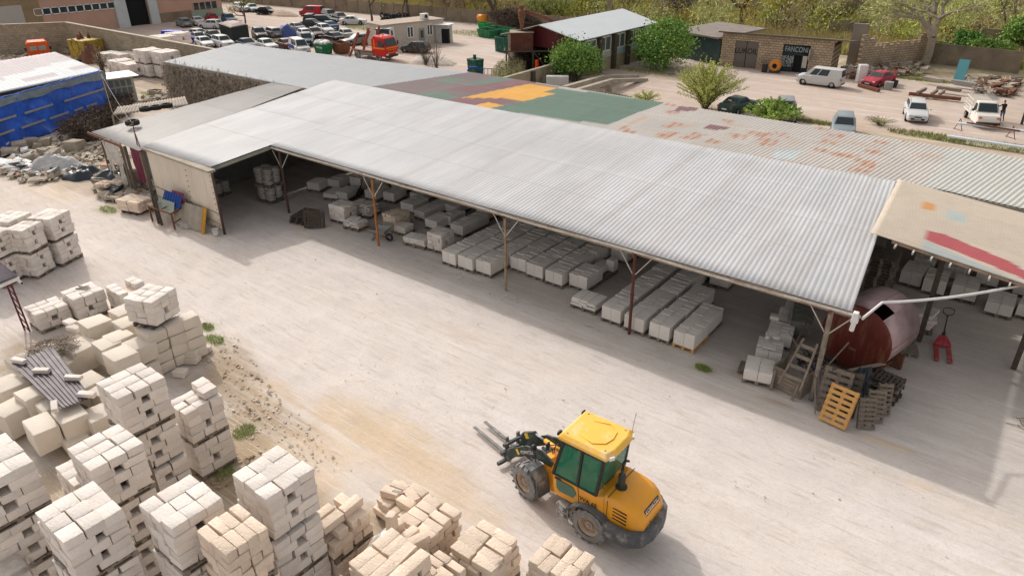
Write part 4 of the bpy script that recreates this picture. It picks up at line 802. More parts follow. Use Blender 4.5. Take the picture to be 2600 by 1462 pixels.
# loads under the canopy
for i, (u, v, s_, lb) in enumerate(((2310, 715, (1, 1, .75), 'dark load under the canopy next to the pallet pile'), (2365, 735, (1, 1, .75), 'second dark load under the canopy from the left'), (2440, 752, (1.1, 1, .75), 'third dark load under the canopy, two columns of blocks'), (2530, 790, (1.1, 1, .6), 'ragged load under the white gutter pipe'), (2420, 700, (1, 1, .7), 'far dark load behind under the canopy, left'), (2500, 715, (1, 1, .7), 'far dark load behind under the canopy, right'), (2340, 680, (1, 1, .7), 'farthest dark load behind under the canopy'), (2610, 800, (1, 1, .6), 'load under the canopy cut by the right edge'), (2595, 742, (1, 1, .7), 'upper load under the canopy at the right edge'))):
    p = G(u, v + 10); aac(p.x, p.y + .4, lb, rn(-.1, .1), s_, grp='dark loads under the right canopy')
slabs('slab_pallet', 2325, 830, 1.0, .9, 4, 'untidy low load of stone pieces right of the tank', .2, 11, 'stone', .14, .06, .3)
dr = thing('paint_drum', 'dark green open drum right of the tank', 'drum', G(2302, 870)); MB().lathe([(0, .02), (.22, .02), (.22, .4), (.2, .4), (.2, .34), (0, .34)], n=20).build('drum_shell', mat('green drum', (.03, .07, .045), .5, .3, 5), dr, smooth=True, ang=40); MB().lathe([(0, .345), (.2, .345)], n=20).build('drum_content', mat('dried lime', (.42, .4, .28), .9, .3, 6), dr)
o = MB().box((0, 0, .2), (.4, .34, .4), .4).build('crate_box', mat('green grey box', (.22, .26, .23), .8, .2), None, .02); o.location = G(2278, 890); tag(o, 'grey green box at the right side of the tank', 'box')
lean(2305, 893, .3, 0, ME_P, 'grey pallet lying on the ground right of the tank', 0, (.7, .6, 1))
p = G(2598, 1075); tag(twigs('branch', (p.x, p.y, .05), .3, .05, 7, M['conc'], 3, .6, .02), 'pale dry branch on the ground at the right edge', 'branch')
# mobile phone of the yard: bucket, work table, sheets leaning on the panel
bk = thing('bucket', 'white plastic bucket on the ground before the cream panel corner', 'bucket', G(549, 597)); MB().lathe([(0, .01), (.12, .01), (.155, .3), (.165, .31), (.15, .31), (.118, .05), (0, .05)], n=20).build('bucket_body', M['white'], bk, smooth=True, ang=50); MB().tube([(-.15, 0, .3), (-.1, -.14, .22), (.1, -.14, .22), (.15, 0, .3)], .006, 5).build('handle', M['steel'], bk)
def q4(x, y): return (200 + x / 4.83, 320 + y / 4.83)
def P4(x, y, z=0): return G(*q4(x, y), z)
wt = thing('work_frame', 'rusty steel work table frame in front of the cream panel', 'table frame', (0, 0, 0)); t0, t1, t2, t3 = P4(1180, 1265), P4(905, 1165), P4(1110, 1080), P4(1330, 1165); rsm = M['rust']; H_ = .78; U = Vector((0, 0, H_))
for p in (t0, t1, t2, t3): MB().beam(p, p + U, .07, .07).build('leg', rsm, wt)
for a, b_ in ((t0, t1), (t1, t2), (t2, t3), (t3, t0)): MB().beam(a + U, b_ + U, .06, .08).build('rail', rsm, wt)
MB().beam(t0 + Vector((0, 0, .3)), t3 + Vector((0, 0, .3)), .05).build('stretcher', rsm, wt); MB().beam((t0 + t1) / 2 + U, (t2 + t3) / 2 + U, .05).build('stretcher', rsm, wt)
MB().beam(t1 + U + Vector((0, 0, .05)), t2 + U + Vector((.3, .1, .07)), .5, .02).build('top_board', M['wood'], wt)
for i, (x, y) in enumerate(((985, 1195), (1020, 1215))): p = P4(x, y); tag(MB().beam(p, p + Vector((-.25, .1, 1.35)), .1, .07).build('timber_post', M['wooddark']), '%s dark timber leaning by the table frame' % ('left', 'right')[i], 'timber post')
def sheet(name, a, b_, h, lean_, m, label, amp=.02, pitch=.16, cat='metal sheet', z0=.02):
    a = Vector(a); b_ = Vector(b_); L_ = (b_ - a).length; n_ = max(4, int(L_ / pitch * 6)); vs = []; nrm = Vector((-(b_ - a).y, (b_ - a).x, 0)).normalized()
    for j in range(3):
        for i in range(n_ + 1): u = i / n_; p = a.lerp(b_, u) + nrm * (lean_ * j / 2 + amp * sin(2 * pi * u * L_ / pitch)); vs.append((p.x, p.y, z0 + h * j / 2))
    o = MB().add(vs, [(j * (n_ + 1) + i, j * (n_ + 1) + i + 1, (j + 1) * (n_ + 1) + i + 1, (j + 1) * (n_ + 1) + i) for j in range(2) for i in range(n_)]).build(name, m); md = o.modifiers.new('t', 'SOLIDIFY'); md.thickness = .01; return tag(o, label, cat)
y_ = pa.y
sheet('corrugated_sheet', (pa.x - 3.3, y_ - .75, 0), (pa.x - .95, y_ - .55, 0), 1.05, .45, M['conc'], 'grey corrugated sheets leaning on the cream panel', .02, .5)
sheet('corrugated_sheet', (pa.x - 1.0, y_ - .62, 0), (pa.x - .75, y_ - .60, 0), 1.15, .4, mat('yellow sheet', (.55, .28, .03), .6, .2), 'narrow yellow sheet standing right of the grey ones', .03, .2)
sheet('roof_tile_sheet', (pa.x - 4.1, y_ - .7, .6), (pa.x - 2.7, y_ - .55, .6), .62, .35, mat('blue tile sheet', (.012, .06, .27), .5, .25), 'blue tile pattern sheet leaning on the cream panel', .03, .2, z0=.78)
sheet('roof_tile_sheet', (pa.x - 4.3, y_ - .85, .3), (pa.x - 3.0, y_ - .75, .3), .6, .2, mat('pale green tile sheet', (.40, .47, .42), .6, .2), 'pale green tile sheet below the blue one', .03, .2, z0=.45)
sheet('roof_tile_sheet', (pa.x - 3.6, y_ - .35, .9), (pa.x - 2.6, y_ - .30, .9), .5, .1, mat('maroon sheet', (.16, .02, .05), .5, .2), 'maroon sheet edge behind the blue tile sheet', .01, .3, z0=1.0)
p = P4(1320, 1230); foil('plastic_foil', (p.x, p.y, .22), .45, .3, .2, 'crumpled white foil beside the table frame legs', 22)
tier(tuple(P4(760, 1100)[:2]), 1, 'low pallet of tan limestone blocks left of the table frame', 'stone stacks by the lean-to', kind='t', X=1.5, Yd=.95, n=3, h=.18, rz=.25, jit=.02)
for i, (x, y, s_, lb) in enumerate(((360, 870, .55, 'small stone stack left, under the dark foil heap'), (520, 850, .55, 'small stone stack middle, under the dark foil heap'), (620, 820, .6, 'small stone stack right, under the dark foil heap'))):
    p = P4(x, y); stack('block_pallet', (p.x, p.y), 0, lb, 'stone stacks by the lean-to', kind='t', X=.75, Yd=.6, n=4, h=.17, rz=.3, pal=False, jit=.03)
lean(*q4(510, 890), .5, 0, ME_P, 'white washed pallet lying before the small stone stacks', 0, (1.3, 1., 1))
# ------------------------------------------------------------ wheel loader with pallet forks
YEL = mat('loader yellow', (.84, .36, .02), .42, .10, 2, spec=.5, stain=(.62, .36, .12), sscale=1.5, samt=.5, bump=.02)
YROOF = mat('dusty loader yellow roof', (.86, .50, .08), .5, .06, 2, stain=(.80, .66, .45), sscale=1.6, samt=.75)
CW = mat('dusty dark counterweight', (.10, .105, .11), .75, .3, 5, .4, stain=(.34, .32, .30), sscale=3.5, samt=.8)
LGL = glassmat('green tinted cab glass', (.03, .24, .15), .06); LGL.node_tree.nodes['Principled BSDF'].inputs['Alpha'].default_value = .62
DG = mat('dark green boom paint', (.03, .05, .045), .6, .25, 4, stain=(.25, .24, .22), sscale=3, samt=.6)
RIM = mat('dusty cream rim', (.50, .36, .24), .7, .15, 5, stain=(.45, .42, .38), sscale=4, samt=.6)
LO = thing('wheel_loader', 'yellow wheel loader with pallet forks and a dusty yellow cab roof', 'wheel loader', (-6.2, 11.42, 0), pi)
LO.location = (-6.2, 11.42, 0)
def wheel(name, parent, loc, r=.48, w_=.34, side=1, rim=RIM, tread=16):
    e = MB(); n = 48
    e.lathe([(r * .56, -w_ / 2), (r * .80, -w_ / 2), (r * .93, -w_ * .42), (r * .95, 0), (r * .93, w_ * .42), (r * .80, w_ / 2), (r * .56, w_ / 2)], (0, 0, 0), 'y', 32)
    o = e.build('tyre', M['tire'], parent, smooth=True, ang=60); o.location = loc; t = MB()
    for k in range(tread):
        for s in (-1, 1):
            a = 2 * pi * (k + (.5 if s > 0 else 0)) / tread; c = Vector((r * .965 * cos(a), s * w_ * .24, r * .965 * sin(a)))
            t.box(c, (.10 * r / .48, w_ * .50, .085 * r / .48), 0, -a + pi / 2, 0) if 0 else t.add([Vector((x * cos(a) - z * sin(a), y, x * sin(a) + z * cos(a))) for x in (r * .91, r * 1.0) for (y, z) in ((s * .01, -.035 - .03), (s * w_ * .5, -.035 + .04), (s * w_ * .5, .035 + .04), (s * .01, .035 - .03))], [(3, 2, 1, 0), (4, 5, 6, 7), (0, 1, 5, 4), (1, 2, 6, 5), (2, 3, 7, 6), (3, 0, 4, 7)])
    t.build('tread', M['tire'], o)
    q = MB().lathe([(0, .02), (r * .2, .02), (r * .24, -.03), (r * .42, -.05), (r * .50, .04), (r * .57, .06)], (0, side * (w_ / 2 - .09), 0), 'y', 28)
    if side < 0: q.v = [(x, -y - 2 * (w_ / 2 - .09) if 0 else -(y), z) for x, y, z in q.v]; q.v = [(x, y - 2 * (w_ / 2 - .09) if 0 else y, z) for x, y, z in q.v]; q.v = [(x, -(w_ / 2 - .09) - (-(y) - 0 if 0 else ((-y) + (w_ / 2 - .09)) * 1) + 0, z) for x, y, z in q.v] if 0 else q.v
    rm = q.build('rim', rim, o, smooth=True, ang=50); b = MB()
    for k in range(8): a = 2 * pi * k / 8; b.box((r * .3 * cos(a), side * (w_ / 2 - .055), r * .3 * sin(a)), (.03, .03, .03))
    b.lathe([(0, .05), (r * .11, .04), (r * .14, 0)], (0, side * (w_ / 2 - .08), 0), 'y', 12)
    b.build('hub', M['steel'], rm); return o
for s in (1, -1): wheel('wheel', LO, (0, s * .62, .48), side=s)
# rear chassis
MB().bx(-1.15, .95, -.32, .32, .38, .78).bx(-.1, .1, -.6, .6, .4, .56).build('chassis', CW, LO, .03)
# engine hood: lofted with rounded edges
def ring(x, hw, z0, z1, r=.12, n=4):
    P_ = [(x, -hw, z0)]; 
    for k in range(n + 1): a = pi - pi / 2 * k / n; P_.append((x, -hw + r + r * cos(a), z1 - r + r * sin(a)))
    for k in range(n + 1): a = pi / 2 - pi / 2 * k / n; P_.append((x, hw - r + r * cos(a), z1 - r + r * sin(a)))
    return P_ + [(x, hw, z0)]
MB().loft([ring(-.30, .62, .80, 1.50, .10), ring(-.62, .62, .80, 1.49, .12), ring(-.95, .60, .80, 1.44, .14), ring(-1.12, .56, .82, 1.36, .18), ring(-1.22, .50, .86, 1.22, .18), ring(-1.27, .46, .9, 1.08, .12)]).build('engine_hood', YEL, LO, smooth=True, ang=45)
MB().loft([ring(-.02, .66, .78, 1.40, .04), ring(-.30, .64, .78, 1.47, .06)]).build('rear_cowl', YEL, LO, smooth=True, ang=35)
gr = MB()
for k in range(4):
    z = .98 + .10 * k
    for s in (1, -1): o = MB().loft([[(-.55 - .0 * k, s * .626, z), (-.90, s * .622, z - .03), (-.90, s * .622, z + .0), (-.55, s * .626, z + .035)], [(-.55, s * .60, z), (-.90, s * .59, z - .03), (-.90, s * .59, z), (-.55, s * .60, z + .035)]]).build('vent_slot', M['black'], LO)
for k in range(4):
    z = .96 + .085 * k; MB().beam((-1.262 + .022 * k + (.0 if k < 3 else .015), .14, z), (-1.215 + .02 * k + (.0 if k < 3 else .012), .40, z - .01), .03, .03).build('vent_slot', M['black'], LO)
for s in (1, -1): MB().box((-1.29, s * .38 - .1, .84), (.05, .1, .06)).build('tail_light', mat('red lamp', (.4, .02, .02), .3), LO, .01)
sm_ = MB(); sm_.beam((-.40, -.62, 1.508), (-.40, .62, 1.508), .012, .01); sm_.beam((-.40, .632, 1.42), (-.40, .632, .85), .012, .008); sm_.build('hood_seam', M['black'], LO)
# counterweight wrapping the tail and rear fenders
cwp = [(-.42, .66), (-.42, .84), (-1.05, .84), (-1.34, .60), (-1.44, .25), (-1.44, -.25), (-1.34, -.60), (-1.05, -.84), (-.42, -.84), (-.42, -.66), (-1.0, -.64), (-1.2, -.4), (-1.2, .4), (-1.0, .64)]
MB().prism(cwp, .50, .90).build('counterweight', CW, LO, .04)
for s in (1, -1):
    f = MB(); rs_ = []
    for k in range(9):
        a = RD(20 + 17 * k); rr_ = .60; rs_.append([(rr_ * cos(a), s * .46, .50 + rr_ * .92 * sin(a)), (rr_ * cos(a), s * .82, .50 + rr_ * .92 * sin(a)), ((rr_ + .03) * cos(a), s * .82, .50 + (rr_ + .03) * .92 * sin(a)), ((rr_ + .03) * cos(a), s * .46, .50 + (rr_ + .03) * .92 * sin(a))])
    f.loft(rs_).build('rear_fender', CW, LO)
    st = MB(); 
    for k in range(3): st.box((.70 + .02 * k, s * .70, .38 + .17 * k), (.28, .20, .03))
    st.box((.84, s * .78, .52), (.02, .03, .5)); st.box((.56, s * .78, .52), (.02, .03, .5)); st.build('step', M['steel'], LO)
# cab
CABX0, CABX1 = -.18, 1.08
MB().loft([[(1.06, -.62, .80), (1.06, .62, .80), (-.05, .66, .80), (-.05, -.66, .80)], [(1.10, -.62, 1.05), (1.10, .62, 1.05), (-.05, .66, 1.05), (-.05, -.66, 1.05)], [(1.10, -.62, 1.42), (1.10, .62, 1.42), (-.10, .655, 1.42), (-.10, -.655, 1.42)]]).build('cab_body', YEL, LO, .02)
bt_ = [(1.10, .62, 1.42), (.40, .64, 1.42), (-.10, .645, 1.42)]; tp = [(.86, .55, 2.47), (.34, .57, 2.47), (-.22, .56, 2.47)]
fr_ = MB()
for s in (1, -1):
    for (a, b_) in zip(bt_, tp): fr_.beam((a[0], s * a[1], a[2]), (b_[0], s * b_[1], b_[2]), .075, .06)
    fr_.beam((tp[0][0], s * .56, 2.44), (tp[2][0], s * .56, 2.44), .05, .08); fr_.beam((bt_[0][0], s * .63, 1.43), (bt_[2][0], s * .65, 1.43), .04, .05)
fr_.beam((.86, -.55, 2.44), (.86, .55, 2.44), .05, .08).beam((-.22, -.55, 2.44), (-.22, .55, 2.44), .05, .08).beam((1.1, -.6, 1.43), (1.1, .6, 1.43), .04, .05)
fr_.build('cab_frame', M['black'], LO)
def glass(pts, parent, th=.012, name='window'):
    n_ = (Vector(pts[1]) - Vector(pts[0])).cross(Vector(pts[2]) - Vector(pts[0])).normalized() * th
    return MB().loft([[Vector(p) - n_ / 2 for p in pts], [Vector(p) + n_ / 2 for p in pts]]).build(name, LGL, parent)
def L2(a, b, t): return tuple(lerp(x, y, t) for x, y in zip(a, b))
for s in (1, -1):
    f = lambda p: (p[0], s * (p[1] + .004), p[2])
    glass([f(L2(bt_[0], bt_[1], .06)), f(L2(bt_[0], bt_[1], .94)), f(L2(tp[0], tp[1], .94)), f(L2(tp[0], tp[1], .06))], LO); glass([f(L2(bt_[1], bt_[2], .08)), f(L2(bt_[1], bt_[2], .92)), f(L2(tp[1], tp[2], .92)), f(L2(tp[1], tp[2], .08))], LO)
    # lower door glass, framed, set in the door
    pts = [(1.00, s * .637, 1.32), (.52, s * .648, 1.32), (.42, s * .650, 1.16), (.50, s * .648, 1.0), (.90, s * .637, .98), (.98, s * .635, 1.05)]
    MB().loft([[Vector(p) for p in pts], [Vector(p) + Vector((0, s * .012, 0)) for p in pts]]).build('door_window', mat('green door glass', (.02, .12, .08), .1, spec=.6), LO)
    MB().beam((1.03, s * .66, 1.36), (.86, s * .665, 1.36), .03, .035).build('door_handle', M['black'], LO)
    MB().beam((.385, s * .652, 1.40), (.33, s * .655, .84), .006, .012).build('door_seam', M['black'], LO)
glass([(1.105, -.58, 1.45), (1.105, .58, 1.45), (.87, .52, 2.42), (.87, -.52, 2.42)], LO, name='windscreen'); glass([(-.11, -.6, 1.48), (-.11, .6, 1.48), (-.235, .52, 2.40), (-.235, -.52, 2.40)], LO, name='rear_window')
# roof: chamfered box with raised centre
MB().loft([[(1.00, -.60, 2.47), (1.00, .60, 2.47), (-.28, .62, 2.47), (-.38, .34, 2.47), (-.38, -.34, 2.47), (-.28, -.62, 2.47)], [(1.02, -.61, 2.55), (1.02, .61, 2.55), (-.30, .63, 2.55), (-.40, .35, 2.55), (-.40, -.35, 2.55), (-.30, -.63, 2.55)], [(.95, -.52, 2.63), (.95, .52, 2.63), (-.22, .53, 2.63), (-.30, .3, 2.63), (-.30, -.3, 2.63), (-.22, -.53, 2.63)]]).build('cab_roof', YROOF, LO, .02)
MB().tube([(.6, -.3, 2.635), (.2, -.42, 2.64), (-.05, -.25, 2.64), (-.1, 0, 2.64), (-.05, .25, 2.64), (.2, .42, 2.64), (.6, .3, 2.635)], .012, 6).build('roof_rib', YROOF, LO, smooth=True)
for x, y in ((.85, .45), (.85, -.45), (-.16, .45), (-.16, -.45)): MB().lathe([(0, 2.645), (.022, 2.642), (.03, 2.628)], (x, y, 0), n=10).build('roof_bolt', M['steel'], LO)
for s in (1, -1): MB().box((-.36, s * .48, 2.52), (.05, .14, .09), -s * .5).build('work_light', M['white'], LO, .01)
MB().tube([(-.3, -.5, 2.6), (-.34, -.55, 3.15)], .006, 4).build('antenna', M['black'], LO)
# seat, steering wheel, driver with red patterned vest
MB().box((.18, 0, 1.22), (.46, .46, .14)).box((-.05, 0, 1.52), (.12, .44, .6), 0, -.1).build('seat', M['black'], LO, .04)
MB().lathe([(.17, -.012), (.185, 0), (.17, .012), (.155, 0), (.17, -.012)], (0, 0, 0), 'z', 20).tube([(0, 0, -.02), (.12, 0, -.45)], .03).build('steering_wheel', M['black'], LO, smooth=True); COL.objects[-1] if 0 else None
for o in LO.children:
    if o.name.startswith('steering_wheel'): o.location = (.68, .0, 1.62); o.rotation_euler = (0, -.5, 0)
# exhaust
MB().lathe([(.075, 1.48), (.085, 1.5), (.085, 1.86), (.06, 1.88), (.035, 1.9), (.035, 2.05)], (-.46, .12, 0), 'z', 16).lathe([(0, 1.485), (.14, 1.485), (.14, 1.515), (0, 1.515)], (-.46, .12, 0), 'z', 20).build('muffler', mat('sooty muffler', (.06, .065, .055), .7, .3, 6), LO, smooth=True, ang=50)
MB().tube([(-.46, .12, 2.0), (-.47, .12, 2.22), (-.52, .12, 2.3), (-.6, .11, 2.33)], .028, 8).build('exhaust_pipe', M['black'], LO, smooth=True)
# lettering
BT_ = mat('black decal', (.03, .03, .03), .6)
text('WA 65', .16, BT_, LO, (.08, .672, 1.13), basis((-1, 0, -.02), (0, 0, 1)))
text('KOMATSU', .13, M['white'], LO, (-1.205, -.02, 1.245), basis((0, -1, 0), (.42, 0, .9)), .006); MB().box((-1.20, -.02, 1.243), (.012, .66, .14), 0, .44).build('badge_plate', BT_, LO)
text('65', .14, BT_, LO, (-.95, -.622, 1.15), basis((1, 0, 0), (0, 0, 1)))
# articulated front part
FA = RD(-14); FR = bpy.data.objects.new('front_frame', MB().loft([[(-.05, -.2, .35), (-.05, .2, .35), (-.05, .16, .85), (-.05, -.16, .85)], [(.55, -.3, .30), (.55, .3, .30), (.5, .24, 1.28), (.5, -.24, 1.28)], [(.85, -.3, .32), (.85, .3, .32), (.72, .24, 1.25), (.72, -.24, 1.25)]]).mesh('front_frame', YEL)); COL.objects.link(FR); FR.parent = LO; FR.location = (.98, 0, 0); FR.rotation_euler.z = FA
MB().bx(.86, 1.04, -.55, .55, .38, .56).bx(.3, .95, -.24, .24, .28, .5).build('axle', CW, FR, .02)
for s in (1, -1):
    w_ = wheel('wheel', LO, (0, 0, 0), side=s); w_.parent = LO; v = Matrix.Rotation(FA, 3, 'Z') @ Vector((.95, s * .62, .48)); w_.location = (.98 + v.x, v.y, .48); w_.rotation_euler.z = FA
    f = MB().loft([[(.62, s * .45, 1.10), (.62, s * .80, 1.08), (.62, s * .80, 1.05), (.62, s * .45, 1.07)], [(.95, s * .45, 1.14), (.95, s * .8, 1.12), (.95, s * .8, 1.09), (.95, s * .45, 1.11)]]) if 0 else MB()
    f.loft([[(.36, s * .40, .42), (.36, s * .80, .42), (.33, s * .80, .42), (.33, s * .40, .42)], [(.42, s * .40, .92), (.42, s * .80, .92), (.39, s * .80, .93), (.39, s * .40, .93)], [(.62, s * .40, 1.08), (.62, s * .80, 1.08), (.61, s * .80, 1.11), (.61, s * .40, 1.11)], [(.86, s * .40, 1.10), (.86, s * .80, 1.10), (.86, s * .80, 1.13), (.86, s * .40, 1.13)]]).build('front_fender', CW, FR)
# lift arms
for s in (1, -1):
    FX = lambda x: .3 + (x - .3) * 1.38
    pl_ = [(.30, 1.36), (.62, 1.44), (1.05, 1.20), (1.62, .58), (1.78, .22), (1.58, .16), (1.45, .45), (1.05, .86), (.62, 1.10), (.34, 1.16)]
    MB().prism([(FX(a), b) for a, b in pl_], s * .34 - .03, s * .34 + .03, 'xz').build('lift_arm', DG, FR, .01)
text('KOMATSU', .125, M['white'], FR, (1.28, .378, 1.02), basis((-1, 0, .62), (.62, 0, 1)))
for x_, z_ in ((1.66, .80),): MB().box((x_, .375, z_), (.10, .01, .16), 0, .75).build('warning_sticker', mat('yellow sticker', (.85, .55, .05), .5), FR)
MB().prism([(FX(a), b) for a, b in [(.95, 1.30), (1.12, 1.42), (1.45, 1.12), (1.52, .74), (1.40, .66), (1.18, .98)]], -.05, .05, 'xz').build('tilt_lever', DG, FR, .01); MB().box((FX(1.30), .056, 1.14), (.15, .01, .15), 0, .6).build('warning_sticker', MATS['yellow sticker'], FR)
MB().tube([(.25, 0, 1.45), (1.0, 0, 1.40)], .062, 12).build('tilt_cylinder', YEL, FR, smooth=True); MB().tube([(.98, 0, 1.40), (1.40, 0, 1.36)], .032, 10).build('piston_rod', M['steel'], FR, smooth=True)
for s in (1, -1): MB().tube([(.5, s * .2, .7), (1.4, s * .26, .78)], .045, 10).build('lift_cylinder', M['black'], FR, smooth=True)
for k, (y, h) in enumerate(((.10, .30), (.16, .24), (-.12, .34))): MB().tube([(.28, y, 1.40), (.30, y, 1.40 + h), (.42, y + .02, 1.42 + h), (.50, y + .03, 1.40 + h * .6), (.52, y, 1.38)], .014, 6).build('hose', M['black'], FR, smooth=True)
# quick coupler and fork carriage
MB().box((2.29, 0, .34), (.10, .92, .10)).box((2.25, 0, .62), (.08, .80, .09)).box((2.25, .3, .48), (.07, .07, .34)).box((2.25, -.3, .48), (.07, .07, .34)).beam((2.23, -.62, .12), (2.23, .62, .12), .09, .09).build('fork_carriage', CW, FR, .01)
for s in (1, -1):
    MB().prism([(2.33, .74), (2.38, .74), (2.40, .16), (3.92, .125), (3.92, .10), (2.33, .10)], s * .19 - .045, s * .19 + .045, 'xz').build('fork', mat('worn steel fork', (.17, .17, .165), .6, .3, 6, metal=.2, stain=(.36, .35, .33), sscale=5, samt=.7), FR)
MB().tube([(.78, .50, 1.10), (.80, .50, 1.38), (.86, .46, 1.44)], .012, 5).build('lamp_bracket', M['black'], FR)
MB().lathe([(0, -.03), (.06, -.03), (.09, .06), (0, .08)], (.90, .44, 1.46), 'x', 12).build('headlight', M['black'], FR, smooth=True); MB().lathe([(0, -.03), (.06, -.03), (.09, .06), (0, .08)], (.90, -.44, 1.46), 'x', 12).build('headlight', M['black'], FR, smooth=True)
for s in (1, -1):
    MB().tube([(1.0, s * .60, 2.3), (1.16, s * .74, 2.32)], .012, 5).build('mirror_arm', M['black'], LO); MB().box((1.18, s * .76, 2.28), (.05, .14, .20)).build('mirror', M['black'], LO, .02)
# ------------------------------------------------------------ people
SKIN = mat('skin', (.42, .24, .17), .6, .05)
def body(name, loc, rz, pose, label, cloth, parts, scale=1.0, group=None):
    """pose: joints; one skinned surface for the body, clothing meshes over it"""
    vs = []; es = []; rs = []
    idx = {}
    for k, (p, r, par) in pose.items():
        idx[k] = len(vs); vs.append(Vector(p) * scale); rs.append(r * scale)
        if par: es.append((idx[par], idx[k]))
    me = bpy.data.meshes.new(name); me.from_pydata(vs, es, []); o = bpy.data.objects.new(name, me); COL.objects.link(o)
    md = o.modifiers.new('skin', 'SKIN'); 
    for i, r in enumerate(rs): me.skin_vertices[0].data[i].radius = (r, r)
    me.skin_vertices[0].data[0].use_root = True; md.use_smooth_shade = True
    s2 = o.modifiers.new('sub', 'SUBSURF'); s2.levels = 1; s2.render_levels = 1
    dg = bpy.context.evaluated_depsgraph_get(); m2 = bpy.data.meshes.new_from_object(o.evaluated_get(dg)); bpy.data.objects.remove(o)
    m2.materials.clear()
    for m in cloth: m2.materials.append(m)
    sel = parts
    for p in m2.polygons: p.material_index = sel(p.center / scale); p.use_smooth = True
    o = bpy.data.objects.new(name, m2); COL.objects.link(o); o.location = loc; o.rotation_euler.z = rz
    if label: tag(o, label, 'person', group)
    return o
def hand(P, base, d, up, k='h', par='wrL'):
    d = Vector(d).normalized(); up = Vector(up); s = d.cross(up).normalized(); b = Vector(base)
    P[k + 'p'] = (b + d * .06, .034, par)
    for i in range(4):
        o = s * (.027 - .018 * i); l = (.075, .085, .078, .06)[i]; P[k + 'f%da' % i] = (b + d * .10 + o, .010, k + 'p'); P[k + 'f%db' % i] = (b + d * (.10 + l * .6) + o - up * .012, .009, k + 'f%da' % i); P[k + 'f%dc' % i] = (b + d * (.10 + l) + o - up * .03, .008, k + 'f%db' % i)
    P[k + 't1'] = (b + d * .05 + s * .045, .012, k + 'p'); P[k + 't2'] = (b + d * .09 + s * .06 - up * .01, .010, k + 't1')
# man in a black jacket and blue jeans leaning on the pickup
ps = {'pel': ((0, 0, .94), .13, None), 'wai': ((0, .03, 1.10), .125, 'pel'), 'che': ((0, .10, 1.32), .155, 'wai'), 'neck': ((0, .15, 1.50), .06, 'che'), 'head0': ((0, .18, 1.58), .07, 'neck'), 'head1': ((0, .20, 1.68), .092, 'head0'), 'head2': ((0, .20, 1.77), .06, 'head1'),
    'shL': ((.19, .12, 1.42), .065, 'che'), 'elL': ((.28, .36, 1.26), .05, 'shL'), 'wrL': ((.22, .58, 1.30), .035, 'elL'), 'shR': ((-.19, .12, 1.42), .065, 'che'), 'elR': ((-.27, .34, 1.22), .05, 'shR'), 'wrR': ((-.22, .56, 1.24), .035, 'elR'),
    'hiL': ((.10, -.01, .88), .10, 'pel'), 'knL': ((.13, .04, .48), .065, 'hiL'), 'anL': ((.14, -.18, .10), .045, 'knL'), 'toL': ((.15, -.02, .04), .035, 'anL'), 'hiR': ((-.10, -.01, .88), .10, 'pel'), 'knR': ((-.14, -.08, .47), .065, 'hiR'), 'anR': ((-.16, -.34, .09), .045, 'knR'), 'toR': ((-.17, -.18, .04), .035, 'anR')}
hand(ps, (.22, .60, 1.30), (-.1, 1, .05), (0, 0, 1), 'hL', 'wrL'); hand(ps, (-.22, .58, 1.24), (.1, 1, .05), (0, 0, 1), 'hR', 'wrR')
MANP = ps
def mansel(c):
    if c.z > 1.50 and c.y < .35: return 0
    if c.y > .55 and c.z > 1.1: return 0
    if c.z > .97: return 1
    if c.z > .10: return 2
    return 3
JE = mat('blue jeans', (.06, .11, .19), .9, .2, 8); JK = mat('black jacket', (.02, .021, .024), .8, .2, 6)
p = Y(2540, 308); man = body('person', (p.x, p.y, YZ), RD(30), ps, 'person in black jacket and blue jeans leaning on the white pickup side', (SKIN, JK, JE, M['black']), mansel)
def facehair(o, hc, s=1.0, fwd=(0, 1, 0), hairc=(.03, .02, .015)):
    hc = Vector(hc); HM = mat('dark hair', hairc, .8, .2, 20)
    b = MB(); vs = []; n1, n2 = 14, 7
    for j in range(n2):
        for i in range(n1): a = 2 * pi * i / n1; t = j / (n2 - 1) * (1.55 if sin(a) < .3 else .95); vs.append(hc + Vector((.094 * sin(t) * cos(a), .10 * sin(t) * sin(a) - .008, .108 * cos(t) + .012)) * s)
    b.add(vs, [(j * n1 + i, j * n1 + (i + 1) % n1, (j + 1) * n1 + (i + 1) % n1, (j + 1) * n1 + i) for j in range(n2 - 1) for i in range(n1)]); b.build('hair', HM, o, smooth=True)
    MB().lathe([(0, -.02), (.016, 0), (.010, .03)], hc + Vector((0, .092, -.01)) * s, 'z', 6).build('nose', SKIN, o, smooth=True)
    for sx in (-1, 1):
        MB().lathe([(0, -.008), (.010, 0), (0, .008)], hc + Vector((sx * .032, .083, .018)) * s, 'y', 8).build('eye', M['black'], o); MB().lathe([(0, -.008), (.02, 0), (0, .008)], hc + Vector((sx * .09, 0, 0)) * s, 'x', 8).build('ear', SKIN, o, smooth=True)
    MB().box(hc + Vector((0, .084, -.045)) * s, (.04, .01, .008)).build('mouth', mat('lips', (.3, .12, .1), .6), o)
facehair(man, (0, .20, 1.68))
